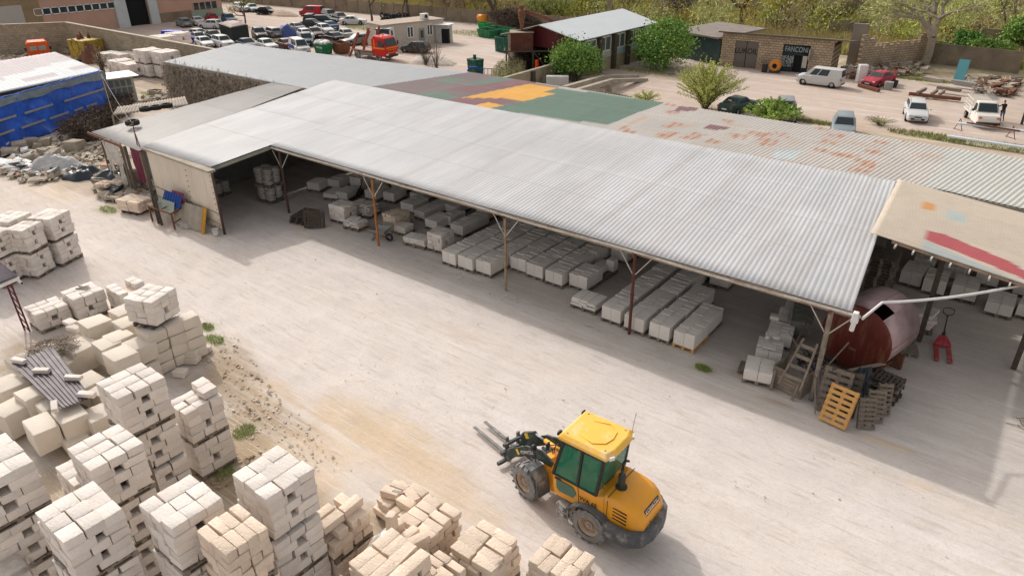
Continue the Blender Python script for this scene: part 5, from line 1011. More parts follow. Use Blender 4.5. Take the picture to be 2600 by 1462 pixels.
# loader driver, seated
dp = {'pel': ((0, 0, .50), .13, None), 'wai': ((0, .0, .66), .13, 'pel'), 'che': ((0, .03, .86), .15, 'wai'), 'neck': ((0, .06, 1.02), .06, 'che'), 'head0': ((0, .08, 1.09), .07, 'neck'), 'head1': ((0, .10, 1.18), .092, 'head0'), 'head2': ((0, .10, 1.27), .06, 'head1'),
    'shL': ((.19, .03, .94), .06, 'che'), 'elL': ((.25, .18, .72), .048, 'shL'), 'wrL': ((.15, .40, .78), .034, 'elL'), 'shR': ((-.19, .03, .94), .06, 'che'), 'elR': ((-.25, .18, .72), .048, 'shR'), 'wrR': ((-.15, .40, .78), .034, 'elR'),
    'hiL': ((.11, .06, .48), .09, 'pel'), 'knL': ((.16, .46, .50), .06, 'hiL'), 'anL': ((.15, .60, .12), .045, 'knL'), 'toL': ((.15, .74, .06), .035, 'anL'), 'hiR': ((-.11, .06, .48), .09, 'pel'), 'knR': ((-.16, .46, .50), .06, 'hiR'), 'anR': ((-.15, .60, .12), .045, 'knR'), 'toR': ((-.15, .74, .06), .035, 'anR')}
hand(dp, (.14, .41, .78), (-.2, 1, .1), (0, 0, 1), 'hL', 'wrL'); hand(dp, (-.14, .41, .78), (.2, 1, .1), (0, 0, 1), 'hR', 'wrR')
c = Matrix.Rotation(pi, 3, 'Z') @ Vector((.12, 0, 0)); dv = body('person', (LO.location.x + c.x, LO.location.y + c.y, .86), pi / 2, dp, 'person in a red and yellow patterned top sitting in the loader cab', (SKIN, mat('red patterned top', (.40, .05, .03), .85, .5, 12, stain=(.7, .45, .05), sscale=9, samt=.8), JE, M['black']), lambda c: 0 if (c.z > 1.02 or (c.y > .38 and c.z > .62)) else 1 if c.z > .58 else 2 if c.z > .12 else 3)
facehair(dv, (0, .10, 1.18))
# ------------------------------------------------------------ vehicles
PAINT = {}
def paint(n, c, r=.3, dirt=0):
    return mat('car paint ' + n, c, r, .04, 1.5, spec=.16, stain=(.4, .36, .3) if dirt else None, sscale=2, samt=dirt)
TL = mat('tail lamp', (.35, .01, .015), .25, spec=.6); HL = mat('head lamp', (.55, .57, .58), .15, spec=.7); CARW = mat('car tyre', (.025, .025, .026), .85, .2, 9); ALU = mat('alloy rim', (.42, .42, .43), .35, .1, 6, metal=.5)
SPEC = {  # L, W, H, nose, cowl(ws base), roof front, roof rear, rear glass base, deck end ; belt, hood z, deck z, wheel x
    'sedan': dict(L=4.6, W=1.78, H=1.44, hood=.84, belt=.95, deck=1.0, ws0=.95, ws1=.30, rr=-.95, rg=-1.62, wb=1.35),
    'wagon': dict(L=4.6, W=1.8, H=1.48, hood=.86, belt=.97, deck=1.0, ws0=.95, ws1=.28, rr=-1.95, rg=-2.2, wb=1.34),
    'suv': dict(L=4.6, W=1.86, H=1.68, hood=1.02, belt=1.10, deck=1.1, ws0=.95, ws1=.38, rr=-1.85, rg=-2.2, wb=1.36),
    'hatch': dict(L=4.0, W=1.74, H=1.48, hood=.9, belt=.97, deck=1.0, ws0=.9, ws1=.25, rr=-1.45, rg=-1.88, wb=1.25),
    'van': dict(L=4.7, W=1.88, H=1.9, hood=1.06, belt=1.10, deck=1.1, ws0=1.55, ws1=.80, rr=-2.2, rg=-2.32, wb=1.5)}
CARME = {}
def carmesh(kind):
    if kind in CARME: return CARME[kind]
    s = SPEC[kind]; L, W = s['L'] / 2, s['W'] / 2; R = {}
    def sec(x, hw, zt, zb=.22, crown=.03):
        pts = [(-hw * .90, zb), (-hw * .99, zb + .12), (-hw, lerp(zb, zt, .55)), (-hw * .965, zt - .07), (-hw * .90, zt - .012), (-hw * .5, zt + crown * .7), (0, zt + crown), (hw * .5, zt + crown * .7), (hw * .90, zt - .012), (hw * .965, zt - .07), (hw, lerp(zb, zt, .55)), (hw * .99, zb + .12), (hw * .90, zb)]
        return [(x, y, z) for y, z in pts]
    f, h, b, d = s['ws0'], s['hood'], s['belt'], s['deck']
    st = [(L, W * .62, h - .26, .34), (L - .06, W * .80, h - .15, .27), (L - .28, W * .93, h - .06, .22), (L - .7, W * .98, h, .2), (f + .1, W, h + .05, .2), (f - .1, W, b, .2), (0, W, b, .2), (s['rg'] + .3, W, b + .02, .2), (max(s['rg'], -L + .2), W * .98, d, .2), (-L + .28, W * .95, d - .02, .24), (-L + .06, W * .86, d - .10, .28), (-L, W * .72, d - .22, .36)]
    bm_ = MB().loft([sec(*q) for q in st])
    # roof and pillars (frustum) in body colour
    def rf(x, hw, z): return [(x, -hw, z), (x, hw, z)]
    H = s['H']; w0, w1 = W * .92, W * .70
    base = [(f, -w0 * .93, b - .03), (f, w0 * .93, b - .03), (s['rg'], w0 * .93, d - .04), (s['rg'], -w0 * .93, d - .04)]; mid = [(s['ws1'], -w1, H - .05), (s['ws1'], w1, H - .05), (s['rr'], w1 * .97, H - .06), (s['rr'], -w1 * .97, H - .06)]
    top = [(s['ws1'] - .15, -w1 * .82, H - .005), (s['ws1'] - .15, w1 * .82, H - .005), (s['rr'] + .15, w1 * .8, H - .012), (s['rr'] + .15, -w1 * .8, H - .012)]
    bm_.loft([base, mid, top]); R['body'] = bm_
    def inset(q, a0, a1, b0, b1, off):   # q: bl, br, tr, tl
        q = [Vector(p) for p in q]; n = (q[1] - q[0]).cross(q[3] - q[0]).normalized() * off
        P = lambda u, v: q[0].lerp(q[1], u).lerp(q[3].lerp(q[2], u), v) + n
        return [P(a0, b0), P(a1, b0), P(a1, b1), P(a0, b1)]
    B = base; T = mid
    R['windscreen'] = MB().add(inset([B[0], B[1], T[1], T[0]], .05, .95, .10, .95, .008), [(0, 1, 2, 3)])
    R['rear_window'] = MB().add(inset([B[2], B[3], T[3], T[2]], .07, .93, .14, .92, .008), [(0, 1, 2, 3)])
    sg = [(.10, .44), (.47, .74), (.77, .95)] if kind in ('wagon', 'suv') else [(.12, .50), (.53, .90)] if kind != 'van' else [(.12, .32), (.35, .62)]
    for k, (a, c) in enumerate(sg):
        for sd in (0, 1):
            m_ = MB(); q = [B[1], B[2], T[2], T[1]] if sd else [B[3], B[0], T[0], T[3]]; a_, c_ = (a, c) if sd else (1 - c, 1 - a)
            m_.add(inset(q, a_, c_, .12, .90, .008), [(0, 1, 2, 3)])
            R['side_window%d%d' % (k, sd)] = m_
    lt = MB(); 
    for y in (-1, 1): lt.box((L - .10, y * W * .70, h - .17), (.16, .30, .12), -y * .5)
    R['headlight'] = lt; lt = MB()
    for y in (-1, 1): lt.box((-L + .06, y * W * .74, d - .20), (.12, .26, .14), y * .35)
    R['tail_light'] = lt
    R['bumper'] = MB().box((L - .03, 0, .42), (.10, W * 1.2, .16)).box((-L + .03, 0, .42), (.10, W * 1.3, .12)).box((L - .02, 0, h - .27), (.08, W * .62, .09))
    R['plate'] = MB().box((L + .025, 0, .46), (.02, .5, .11)).box((-L - .025, 0, .60), (.02, .5, .11))
    CARME[kind] = R; return R
WHM = None
def car(kind, u, v, hd, col, label, lv=None, s=1.0, group='cars parked in the lower yard', at=None, dirt=0, pz=None, nowin=False):
    R = carmesh(kind); p = at if at is not None else Y(u, v); rz = RD(hd); t = thing('parked_car', label, 'van' if kind == 'van' else 'car', (p.x, p.y, p.z), rz, group); m = paint(*col, dirt=dirt); t.scale = (s, s, s)
    for k, mb in R.items():
        key = (kind, k); nm = 'side_window' if k.startswith('side') else k
        if key not in MESHC:
            mm = {'body': M['white'], 'headlight': HL, 'tail_light': TL, 'bumper': M['black'], 'plate': M['white']}.get(k, M['glass']); o = mb.build(nm, mm, t, smooth=(k == 'body'), ang=38 if k == 'body' else None)
            MESHC[key] = o.data; 
            if k == 'body': o.data.materials[0] = None
        else: o = link(nm, MESHC[key], t)
        if k == 'body': o.material_slots[0].link = 'OBJECT'; o.material_slots[0].material = m
    W = SPEC[kind]['W'] / 2; wb_ = SPEC[kind]['wb']
    for x in (wb_, -wb_):
        for y in (-1, 1):
            if 'w' not in MESHC:
                o = MB().lathe([(.19, -.11), (.29, -.11), (.325, -.07), (.325, .07), (.29, .11), (.19, .11)], (0, 0, 0), 'y', 20).build('tyre', CARW, t, smooth=True, ang=50); MESHC['w'] = o.data
                q = MB().lathe([(0, .09), (.05, .10), (.19, .08), (.20, .11)], (0, 0, 0), 'y', 16)
                for a in range(5): q.box((.11 * cos(a * 1.2566), .10, .11 * sin(a * 1.2566)), (.17, .012, .035), 0, -a * 1.2566)
                r_ = q.build('rim', ALU, o); MESHC['r'] = r_.data
            else: o = link('tyre', MESHC['w'], t); r_ = link('rim', MESHC['r'], o)
            o.location = (x, y * (W - .10), .325)
            if y < 0: o.rotation_euler.z = pi
            if 'arch' not in MESHC: a_ = MB().lathe([(0, 0), (.385, 0), (.385, .012)], (0, 0, 0), 'y', 20).build('wheel_arch', M['dark'], t); MESHC['arch'] = a_.data
            else: a_ = link('wheel_arch', MESHC['arch'], t)
            a_.location = (x, y * (W * .985 + .004), .335)
            if y < 0: a_.rotation_euler.z = pi
    return t
MESHC = {}
WH, SI, GY, BK, NV, BL, RE = ('white', (.55, .56, .56)), ('silver', (.24, .25, .255), .4), ('dark grey', (.035, .042, .048), .4), ('black', (.010, .011, .013), .35), ('navy', (.015, .04, .075), .35), ('blue', (.025, .09, .18), .4), ('red', (.42, .03, .04), .35)
def z2(x, y): return (400 + x / 6.44, y / 6.44)
def z3_(x, y): return (700 + x / 6.44, 20 + y / 6.44)
for k_, (zf, x, y), hd, c, lb in (('wagon', (z2, 440, 395), 165, SI, 'silver station wagon near the pink hall wall'), ('sedan', (z2, 660, 370), 160, WH, 'white saloon between the silver wagon and the red hatchback'), ('hatch', (z2, 890, 310), 160, RE, 'red hatchback beside the green plinth of the hall'), ('hatch', (z2, 880, 430), 205, WH, 'white hatchback with dark roof before the red one'), ('suv', (z2, 1180, 350), 340, BL, 'dark blue car half hidden behind the bare tree'),
    ('sedan', (z2, 690, 590), 12, WH, 'white coupe behind the pale saloon, left of the black tent'), ('sedan', (z2, 690, 650), 345, SI, 'pale saloon right of the blue covered van'), ('sedan', (z2, 930, 620), 345, GY, 'dark saloon left of the black tent box'), ('sedan', (z2, 780, 730), 345, WH, 'white saloon roof just above the block wall'), ('suv', (z2, 1090, 740), 350, WH, 'white off-roader just above the block wall'),
    ('suv', (z2, 1680, 600), 335, GY, 'grey off-roader right of the black tent box'), ('wagon', (z2, 1880, 560), 165, SI, 'silver estate car left of the blue tarp'), ('sedan', (z2, 1480, 760), 350, NV, 'navy saloon just above the grey roof edge'), ('sedan', (z2, 1790, 770), 350, WH, 'small white saloon just above the grey roof edge'), ('sedan', (z2, 1790, 200), 15, BK, 'black saloon alone by the sand heap'), ('suv', (z2, 1380, 150), 350, WH, 'white off-roader near the back wall, far left'), ('sedan', (z2, 1560, 150), 340, ('teal', (.20, .30, .30)), 'pale teal saloon beside the far white off-roader'),
    ('suv', (z3_, 580, 215), 130, GY, 'dark off-roader in front of the red van'), ('wagon', (z3_, 830, 225), 30, GY, 'dark grey liftback in front of the row'), ('suv', (z3_, 900, 150), 345, GY, 'dark green grey off-roader behind the liftback'), ('sedan', (z3_, 1060, 180), 345, BK, 'black coupe left of the clean white saloon'), ('sedan', (z3_, 1270, 235), 40, WH, 'clean white saloon parked at the right end'), ('sedan', (z3_, 610, 290), 20, GY, 'dark saloon in the middle of the scrap cars'), ('sedan', (z3_, 880, 325), 165, BL, 'blue saloon in the middle of the scrap cars'),
    ('sedan', (z3_, 340, 350), 165, SI, 'silver saloon right of the blue tarp'), ('sedan', (z3_, 800, 375), 345, WH, 'white bodyshell without bonnet among scrap cars'), ('sedan', (z3_, 650, 440), 340, ('burgundy', (.06, .02, .03)), 'dark burgundy saloon among scrap cars'), ('hatch', (z3_, 500, 470), 340, WH, 'white hatchback behind the navy off-roader'), ('suv', (z3_, 520, 570), 325, NV, 'navy off-roader facing the camera above the grey roof'), ('sedan', (z3_, 960, 520), 165, BK, 'black saloon with red tail lights, nearest the skip truck'), ('sedan', (z3_, 1140, 460), 160, ('dull silver', (.34, .36, .35)), 'old dull silver saloon right of the black one'),
    ('sedan', (z3_, 170, 630), 165, ('rusty brown', (.10, .035, .03)), 'rusty brown saloon behind the white van'), ('wagon', (z3_, 1350, 560), 250, SI, 'silver people carrier behind the skip truck arms'), ('sedan', (z3_, 1560, 560), 200, ('orange brown', (.33, .12, .05)), 'orange brown car behind the skip truck'), ('hatch', (z3_, 2290, 690), 200, GY, 'dark grey car half buried in cut branches')):
    q = zf(x, y + 40 if k_ != 'van' else y); car(k_, q[0], q[1], hd, c, lb)
car('van', *z3_(600, 140), 200, RE, 'bright red panel van in front of the back wall', dirt=0)
car('van', 455, 112, 20, ('blue film', (.01, .03, .42), .5), 'bright blue wrapped van just above the block wall')
wv = car('van', *z3_(400, 740), 340, WH, 'white van with red lettering on its roof edge above the grey roof'); text('Bock', .5, paint('lettering red', (.5, .03, .03)), wv, (-1.4, -.62, 1.93), basis((1, 0, 0), (0, 1, 0)))
MB().box((-.6, -.945, .9), (2.6, .02, .5)).build('blue_stripe', paint('blue stripe', (.05, .08, .3)), wv)
# right yard
vv0, vv1 = Y(2037, 215.5), Y(2111, 225); vd = atan2(vv0.y - vv1.y, vv0.x - vv1.x); sv = (vv0 - vv1).length / 3.0; c_ = (vv0 + vv1) / 2; off = Matrix.Rotation(vd, 3, 'Z') @ Vector((0, -.84 if 0 else .84, 0))
van = car('van', 0, 0, math.degrees(vd), ('silver van', (.55, .55, .54), .35), 'silver van with side windows in front of the block garages', at=Vector((c_.x, c_.y, YZ)) - Matrix.Rotation(vd, 3, 'Z') @ Vector((0, .84, 0)), group='vehicles in the right hand yard')
GR = 'vehicles in the right hand yard'
rd_ = car('sedan', 2228, 216, 255, ('faded red', (.42, .03, .06), .4), 'faded red saloon wreck with blanked windows by the debris', group=GR, dirt=.3)
oc_ = car('wagon', 2322, 300, 285, WH, 'white estate car facing the camera in the open yard', group=GR); text('CT 4271', .09, M['black'], oc_, (2.34, 0, .46), basis((0, 1, 0), (0, 0, 1)), name='plate_number')
MB().tube([(.2, -.62, 1.5), (-1.7, -.60, 1.5)], .02).tube([(.2, .62, 1.5), (-1.7, .60, 1.5)], .02).build('roof_rail', M['steel'], oc_)
for t_, s_ in ((oc_, 1), (van, 1)):
    for y in (-1, 1): MB().box((.75, y * 1.02, 1.02), (.12, .2, .14)).build('mirror', M['white'], t_, .03)
dg_ = car('sedan', 1872, 283, 80, ('bottle green', (.03, .07, .06), .3), 'dark green boxy saloon seen from behind beside the green shrub', group=GR)
MB().box((-1.5, .0, 1.25), (.02, .32, .18), 0, -.6).build('paper_note', M['white'], dg_)
car('suv', 1992, 300, 290, SI, 'silver car half hidden behind the leafy bush', group=GR); car('suv', 2137, 344, 285, ('grey blue', (.22, .26, .28), .35), 'grey off-roader roof above the rusty roof edge', group=GR)
# pickup with cargo frame, facing the camera
pt = thing('pickup_truck', 'white flatbed pickup with a slatted cargo frame facing the camera', 'pickup', Y(2487, 312), RD(290), GR); PW = paint('pickup white', (.70, .68, .62), .4)
MB().loft([[(2.3, -.80, .5), (2.3, .80, .5), (2.3, .78, .85), (2.3, -.78, .85)], [(2.1, -.9, .4), (2.1, .9, .4), (2.1, .85, 1.08), (2.1, -.85, 1.08)], [(1.35, -.94, .4), (1.35, .94, .4), (1.35, .9, 1.22), (1.35, -.9, 1.22)], [(.2, -.94, .4), (.2, .94, .4), (.2, .9, 1.25), (.2, -.9, 1.25)]]).loft([[(1.42, -.86, 1.2), (1.42, .86, 1.2), (.2, .88, 1.2), (.2, -.88, 1.2)], [(.85, -.72, 1.9), (.85, .72, 1.9), (.2, .75, 1.93), (.2, -.75, 1.93)], [(.75, -.62, 1.96), (.75, .62, 1.96), (.25, .65, 1.98), (.25, -.65, 1.98)]]).build('cab', PW, pt, .03)
MB().add([(1.415, -.74, 1.27), (1.415, .74, 1.27), (.885, .66, 1.87), (.885, -.66, 1.87)], [(0, 1, 2, 3)]).build('windscreen', M['glass'], pt).location = (.012, 0, .012)
for s in (1, -1):
    MB().add([(1.25, s * .885, 1.28), (.4, s * .895, 1.28), (.4, s * .80, 1.82), (.85, s * .79, 1.82)], [(0, 1, 2, 3)]).build('side_window', M['glass'], pt); MB().box((1.2, s * 1.08, 1.35), (.06, .22, .2)).build('mirror', M['black'], pt, .02)
    MB().box((2.28, s * .68, .95), (.1, .24, .12)).build('indicator', mat('orange lamp', (.6, .12, .02), .3), pt); 
    for x in (1.45, -1.6): o = link('tyre', MESHC['w'], pt, (x, s * .8, .33)); link('rim', MESHC['r'], o); o.rotation_euler.z = 0 if s > 0 else pi
MB().box((2.32, 0, .5), (.12, 1.8, .18)).build('bumper', M['black'], pt, .02); MB().box((-1.15, 0, .82), (2.6, 1.95, .1)).build('bed', PW, pt)
for s in (1, -1):
    fr_ = MB(); 
    for z in (1.1, 1.35, 1.6, 1.95): fr_.beam((.1, s * .95, z), (-2.4, s * .95, z), .04)
    for x in (.1, -.8, -1.6, -2.4): fr_.beam((x, s * .95, .8), (x, s * .95, 1.97), .04)
    fr_.build('cargo_side', PW, pt)
rk = MB()
for k in range(7): rk.beam((.1 - .38 * k, -.95, 2.0), (.1 - .38 * k, .95, 2.0), .07, .04)
rk.build('cargo_roof_slats', PW, pt); gr_ = MB()
for k in range(16): gr_.beam((.2 - .16 * k, .35, 2.1), (.2 - .16 * k, .95, 2.1), .02)
gr_.beam((.3, .35, 2.1), (-2.4, .35, 2.1), .03).beam((.3, .95, 2.1), (-2.4, .95, 2.1), .03).build('wire_rack', M['steel'], pt)
# long white panels on trestles and skip under them
def yb(u0, v0, z0, u1, v1, z1, w_, h_, m, label, nm, cat): return tag(MB().beam(Y(u0, v0, z0), Y(u1, v1, z1), w_, h_).build(nm, m), label, cat)
PNL = mat('pale blue white panel', (.55, .62, .66), .4, .06, 2)
yb(2430, 313, 1.0, 2760, 352, 1.0, .42, .12, PNL, 'upper long pale metal panel on trestles in front of the pickup', 'metal_panel_sheet', 'panel'); yb(2405, 345, .45, 2760, 398, .45, .42, .12, PNL, 'lower long pale metal panel in front of the pickup', 'metal_panel_sheet', 'panel'); yb(2455, 312, 1.1, 2590, 333, 1.1, .16, .12, M['rust'], 'rusty beam lying behind the upper pale panel', 'steel_beam', 'beam')
for (u, v) in ((2432, 330), (2565, 350)):
    p = Y(u, v); tag(MB().beam(p + Vector((-.3, 0, 0)), p + Vector((0, 0, .95)), .05).beam(p + Vector((.3, 0, 0)), p + Vector((0, 0, .95)), .05).beam(p + Vector((-.4, .4, 0)), p + Vector((.4, -.4, .02)), .05).build('trestle', M['rust']), ('left' if u < 2500 else 'right') + ' rusty trestle under the pale panels', 'trestle')
# ---- skip containers
def skip(u, v, hd, L_, W_, H_, m, label, nm='skip_container', lip=.25):
    p = Y(u, v); t = thing(nm, label, 'skip', (p.x, p.y, YZ), RD(hd), 'skips and containers in the lower yard'); a, b_ = L_ / 2, W_ / 2
    o = MB().loft([[(-a + lip * 1.4, -b_ + .1, .08), (a - lip * 1.4, -b_ + .1, .08), (a - lip * 1.4, b_ - .1, .08), (-a + lip * 1.4, b_ - .1, .08)], [(-a, -b_, H_), (a, -b_, H_), (a, b_, H_), (-a, b_, H_)]], cap=False).quad((-a + lip * 1.4, -b_ + .1, .08), (a - lip * 1.4, -b_ + .1, .08), (a - lip * 1.4, b_ - .1, .08), (-a + lip * 1.4, b_ - .1, .08)).build('skip_shell', m, t); md = o.modifiers.new('t', 'SOLIDIFY'); md.thickness = .05
    r_ = MB().beam((-a, -b_, H_), (a, -b_, H_), .1).beam((-a, b_, H_), (a, b_, H_), .1).beam((-a, -b_, H_), (-a, b_, H_), .1).beam((a, -b_, H_), (a, b_, H_), .1)
    for x in (-a * .55, 0, a * .55):
        for s in (1, -1): r_.beam((x, s * b_, H_ - .05), (x, s * (b_ - .08), .1), .07)
    r_.build('skip_ribs', m, t); return t
SG_ = paint('skip green', (.02, .16, .07), .5, dirt=.25); SG2 = paint('dark skip green', (.015, .09, .06), .5, dirt=.2)
sk = skip(*z3_(790, 760), 350, 2.6, 1.6, 1.4, SG_, 'green skip filled with white plastic bags beside the grey roof')
rr = random.Random(4)
for k in range(22):
    r_ = rr.uniform(.22, .34); b = MB(); n1, n2 = 10, 7; vs = []
    for j in range(n2):
        for i in range(n1): a = 2 * pi * i / n1; th = pi * j / (n2 - 1); q = 1 + .25 * MN.noise(Vector((cos(a) * 2 + k, sin(a) * 2, th))); vs.append((r_ * q * sin(th) * cos(a), r_ * q * sin(th) * sin(a), r_ * .8 * cos(th)))
    o = b.add(vs, [(j * n1 + i, j * n1 + (i + 1) % n1, (j + 1) * n1 + (i + 1) % n1, (j + 1) * n1 + i) for j in range(n2 - 1) for i in range(n1)]).build('white_bag', M['white'], sk, smooth=True); o.location = (rr.uniform(-1.05, 1.05), rr.uniform(-.6, .6), 1.3 + rr.uniform(0, .35))
text('RECICLARE', .3, M['white'], sk, (.5, -.86, 1.0), basis((1, 0, 0), (0, 0, 1)), .01)
skip(*z3_(1080, 745), 350, 2.6, 1.6, 1.4, mat('rusty skip paint', (.20, .085, .04), .8, .3, 3, .3, stain=(.10, .05, .035), sscale=1.5, samt=.8), 'rusty brown skip between the green skip and the skip truck')
g_ = lambda x, y: (1050 + x / 3.64, y / 3.64)
skip(*g_(690, 345), 350, 3.0, 2.0, 1.1, SG_, 'green container with white interior far in the yard'); skip(*g_(810, 335), 350, 4.6, 2.2, 1.2, SG_, 'long open green container far in the yard'); skip(*g_(660, 290), 350, 2.0, 1.4, 1.2, paint('bright green', (.03, .28, .08), .5), 'bright green hopper with orange drum far in the yard')
p = Y(*g_(640, 262)); tag(MB().lathe([(0, -.9), (.55, -.8), (.55, .8), (0, .9)], (0, 0, 1.6), 'x', 16).build('orange_drum', paint('orange', (.65, .25, .02)), None, smooth=True), 'orange drum on the bright green hopper', 'drum'); COL.objects[-1] if 0 else None
for o in bpy.data.objects:
    if o.name.startswith('orange_drum'): o.location = (p.x, p.y, YZ)
s4 = skip(*g_(838, 480), 350, 2.0, 1.7, 1.9, SG2, 'dark green tall container left of the dust extractor', lip=.02)
s5 = skip(*g_(575, 688), 350, 1.5, 1.3, 1.7, SG2, 'dark green machine with a top pipe by the blue railing', lip=.02); MB().tube([(-.1, 0, 1.6), (-.1, 0, 2.2)], .18, 10).build('top_pipe', SG2, s5); MB().box((0, 0, 1.5), (1.4, 1.2, .4)).build('machine_head', SG2, s5, .04)
p = Y(*g_(620, 715)); bl_ = MB()
for k in range(8): bl_.beam((.45 * k, 0, 0), (.45 * k, 0, 1.0), .05)
bl_.beam((0, 0, 1.0), (3.2, 0, 1.0), .06).tube([(-1.6, 0, .6), (-1.3, 0, 1.05), (-.4, 0, 1.1), (0, 0, .8)], .09, 8); o = bl_.build('railing', paint('blue railing', (.02, .06, .35), .5)); o.location = (p.x, p.y, YZ); o.rotation_euler.z = RD(20); tag(o, 'blue steel railing beside the dark green machine', 'railing')
# ---- skip truck
tw0, tw1 = Y(908, 149), Y(962, 155.5); td = atan2(tw1.y - tw0.y, tw1.x - tw0.x); tk2 = thing('skip_truck', 'red skip loader truck with orange stripe and rusty lifting arms', 'truck', (0, 0, 0), td, 'trucks in the lower yard'); nrm = Vector((-sin(td), cos(td), 0)); cc = (tw0 + tw1) / 2 + nrm * 1.1; tk2.location = (cc.x, cc.y, YZ)
TR_ = paint('truck red', (.55, .02, .02), .3); OR_ = paint('truck orange', (.75, .28, .02), .3); WBT = (tw1 - tw0).length / 2
x0 = WBT - .75
MB().loft([[(x0, -1.2, .75), (x0, 1.2, .75), (x0 + 2.05, 1.2, .55), (x0 + 2.05, -1.2, .55)], [(x0, -1.22, 1.7), (x0, 1.22, 1.7), (x0 + 2.12, 1.2, 1.7), (x0 + 2.12, -1.2, 1.7)], [(x0, -1.2, 2.85), (x0, 1.2, 2.85), (x0 + 1.75, 1.1, 2.75), (x0 + 1.75, -1.1, 2.75)], [(x0 + .1, -1.0, 3.05), (x0 + .1, 1.0, 3.05), (x0 + 1.3, .95, 2.95), (x0 + 1.3, -.95, 2.95)]]).build('cab', TR_, tk2, .05)
MB().add([(x0 + 2.10, -1.05, 1.83), (x0 + 2.10, 1.05, 1.83), (x0 + 1.80, .98, 2.66), (x0 + 1.80, -.98, 2.66)], [(0, 1, 2, 3)]).build('windscreen', M['glass'], tk2).location = (.03, 0, 0)
for s in (1, -1):
    MB().add([(x0 + .85, s * 1.235, 1.75), (x0 + 1.85, s * 1.225, 1.75), (x0 + 1.6, s * 1.19, 2.5), (x0 + .85, s * 1.225, 2.5)], [(0, 1, 2, 3)]).build('side_window', M['glass'], tk2)
    MB().box((x0 + 1.0, s * 1.235, 1.58), (2.0, .02, .16)).box((x0 + .3, s * 1.24, 2.1), (.12, .02, 1.1)).build('orange_stripe', OR_, tk2)
    MB().box((x0 + 2.0, s * 1.38, 2.1), (.12, .2, .5)).build('mirror', M['black'], tk2, .02); MB().box((x0 + 2.14, s * .9, .85), (.08, .4, .2)).build('headlight', HL, tk2)
    for x in (WBT, -WBT):
        o = wheel('wheel', tk2, (x, s * 1.03, .50), .5, .3, s, M['steel'], 4); MB().lathe([(.56, -.17), (.62, -.17), (.62, .17), (.56, .17)], (x, s * 1.03, .5), 'y', 20).build('mudguard', M['black'], tk2) if 0 else None
for k in range(4): MB().box((x0 + 2.13, 0, 1.02 + .17 * k), (.05, 1.5, .07)).build('grille_bar', TR_ if k % 2 else OR_, tk2, .01)
MB().box((x0 + 2.08, 0, .62), (.12, 2.4, .35)).build('bumper', M['black'], tk2, .03); MB().box((x0 + 2.12, 0, 1.62), (.04, 2.1, .14)).build('orange_stripe', OR_, tk2)
MB().bx(-WBT - 1.2, x0, -.45, .45, .7, 1.0).bx(-WBT + .6, WBT - .9, .45, 1.1, .5, .95).bx(-WBT + .6, WBT - .9, -1.1, -.45, .5, .95).build('chassis', mat('muddy chassis', (.23, .19, .16), .85, .3, 4), tk2, .02); MB().bx(-WBT - 1.2, x0 - .3, -1.1, 1.1, 1.05, 1.2).build('deck', mat('dusty deck', (.42, .31, .25), .85, .25, 3), tk2, .02)
MB().box((x0 - .15, 0, 1.9), (.2, 2.3, 1.6)).build('headboard', TR_, tk2, .02); MB().lathe([(0, 0), (.12, 0), (.12, .18), (0, .2)], (x0 + .8, 0, 3.05), n=10).build('beacon', OR_, tk2, smooth=True)
for s in (1, -1):
    MB().beam((-WBT - .7, s * 1.0, 1.2), (-WBT + .5, s * 1.0, 3.2), .3, .22).build('lifting_arm', mat('rusty red arm', (.24, .07, .05), .7, .3, 4, stain=(.12, .07, .05), sscale=2, samt=.7), tk2); MB().beam((-.7, s * 1.0, 1.2), (.5, s * 1.0, 3.9), .26, .2).build('lifting_arm', MATS['rusty red arm'], tk2)
    MB().beam((-WBT - .6, s * .9, 1.6), (-WBT - 1.6, s * .9, .1), .26, .2).build('stabilizer_leg', MATS['rusty red arm'], tk2)
# white cab truck behind
t3 = thing('cab_truck', 'white lorry cab with dark sun visor beside the small office', 'truck', Y(985, 122), RD(300), 'trucks in the lower yard')
MB().loft([[(0, -1.15, .6), (0, 1.15, .6), (1.9, 1.15, .6), (1.9, -1.15, .6)], [(0, -1.18, 1.7), (0, 1.18, 1.7), (2.0, 1.18, 1.7), (2.0, -1.18, 1.7)], [(0, -1.1, 2.9), (0, 1.1, 2.9), (1.7, 1.0, 2.8), (1.7, -1.0, 2.8)]]).build('cab', WH and M['white'], t3, .08); MB().box((2.0, 0, 1.15), (.12, 2.2, .8)).build('grille', M['black'], t3, .03); MB().add([(2.0, -1.0, 1.75), (2.0, 1.0, 1.75), (1.75, .92, 2.6), (1.75, -.92, 2.6)], [(0, 1, 2, 3)]).build('windscreen', M['glass'], t3).location = (.03, 0, 0)
MB().box((1.85, 0, 2.72), (.5, 2.1, .12)).build('sun_visor', paint('visor green', (.02, .07, .06)), t3, .02)
for s in (1, -1):
    MB().add([(.8, s * 1.165, 1.75), (1.7, s * 1.165, 1.75), (1.55, s * 1.11, 2.5), (.8, s * 1.12, 2.5)], [(0, 1, 2, 3)]).build('side_window', M['glass'], t3); wheel('wheel', t3, (1.0, s * 1.0, .5), .5, .3, s, M['steel'], 4); wheel('wheel', t3, (-2.6, s * 1.0, .5), .5, .3, s, M['steel'], 4)
MB().bx(-3.8, .1, -.5, .5, .7, 1.1).build('chassis', MATS['muddy chassis'], t3)
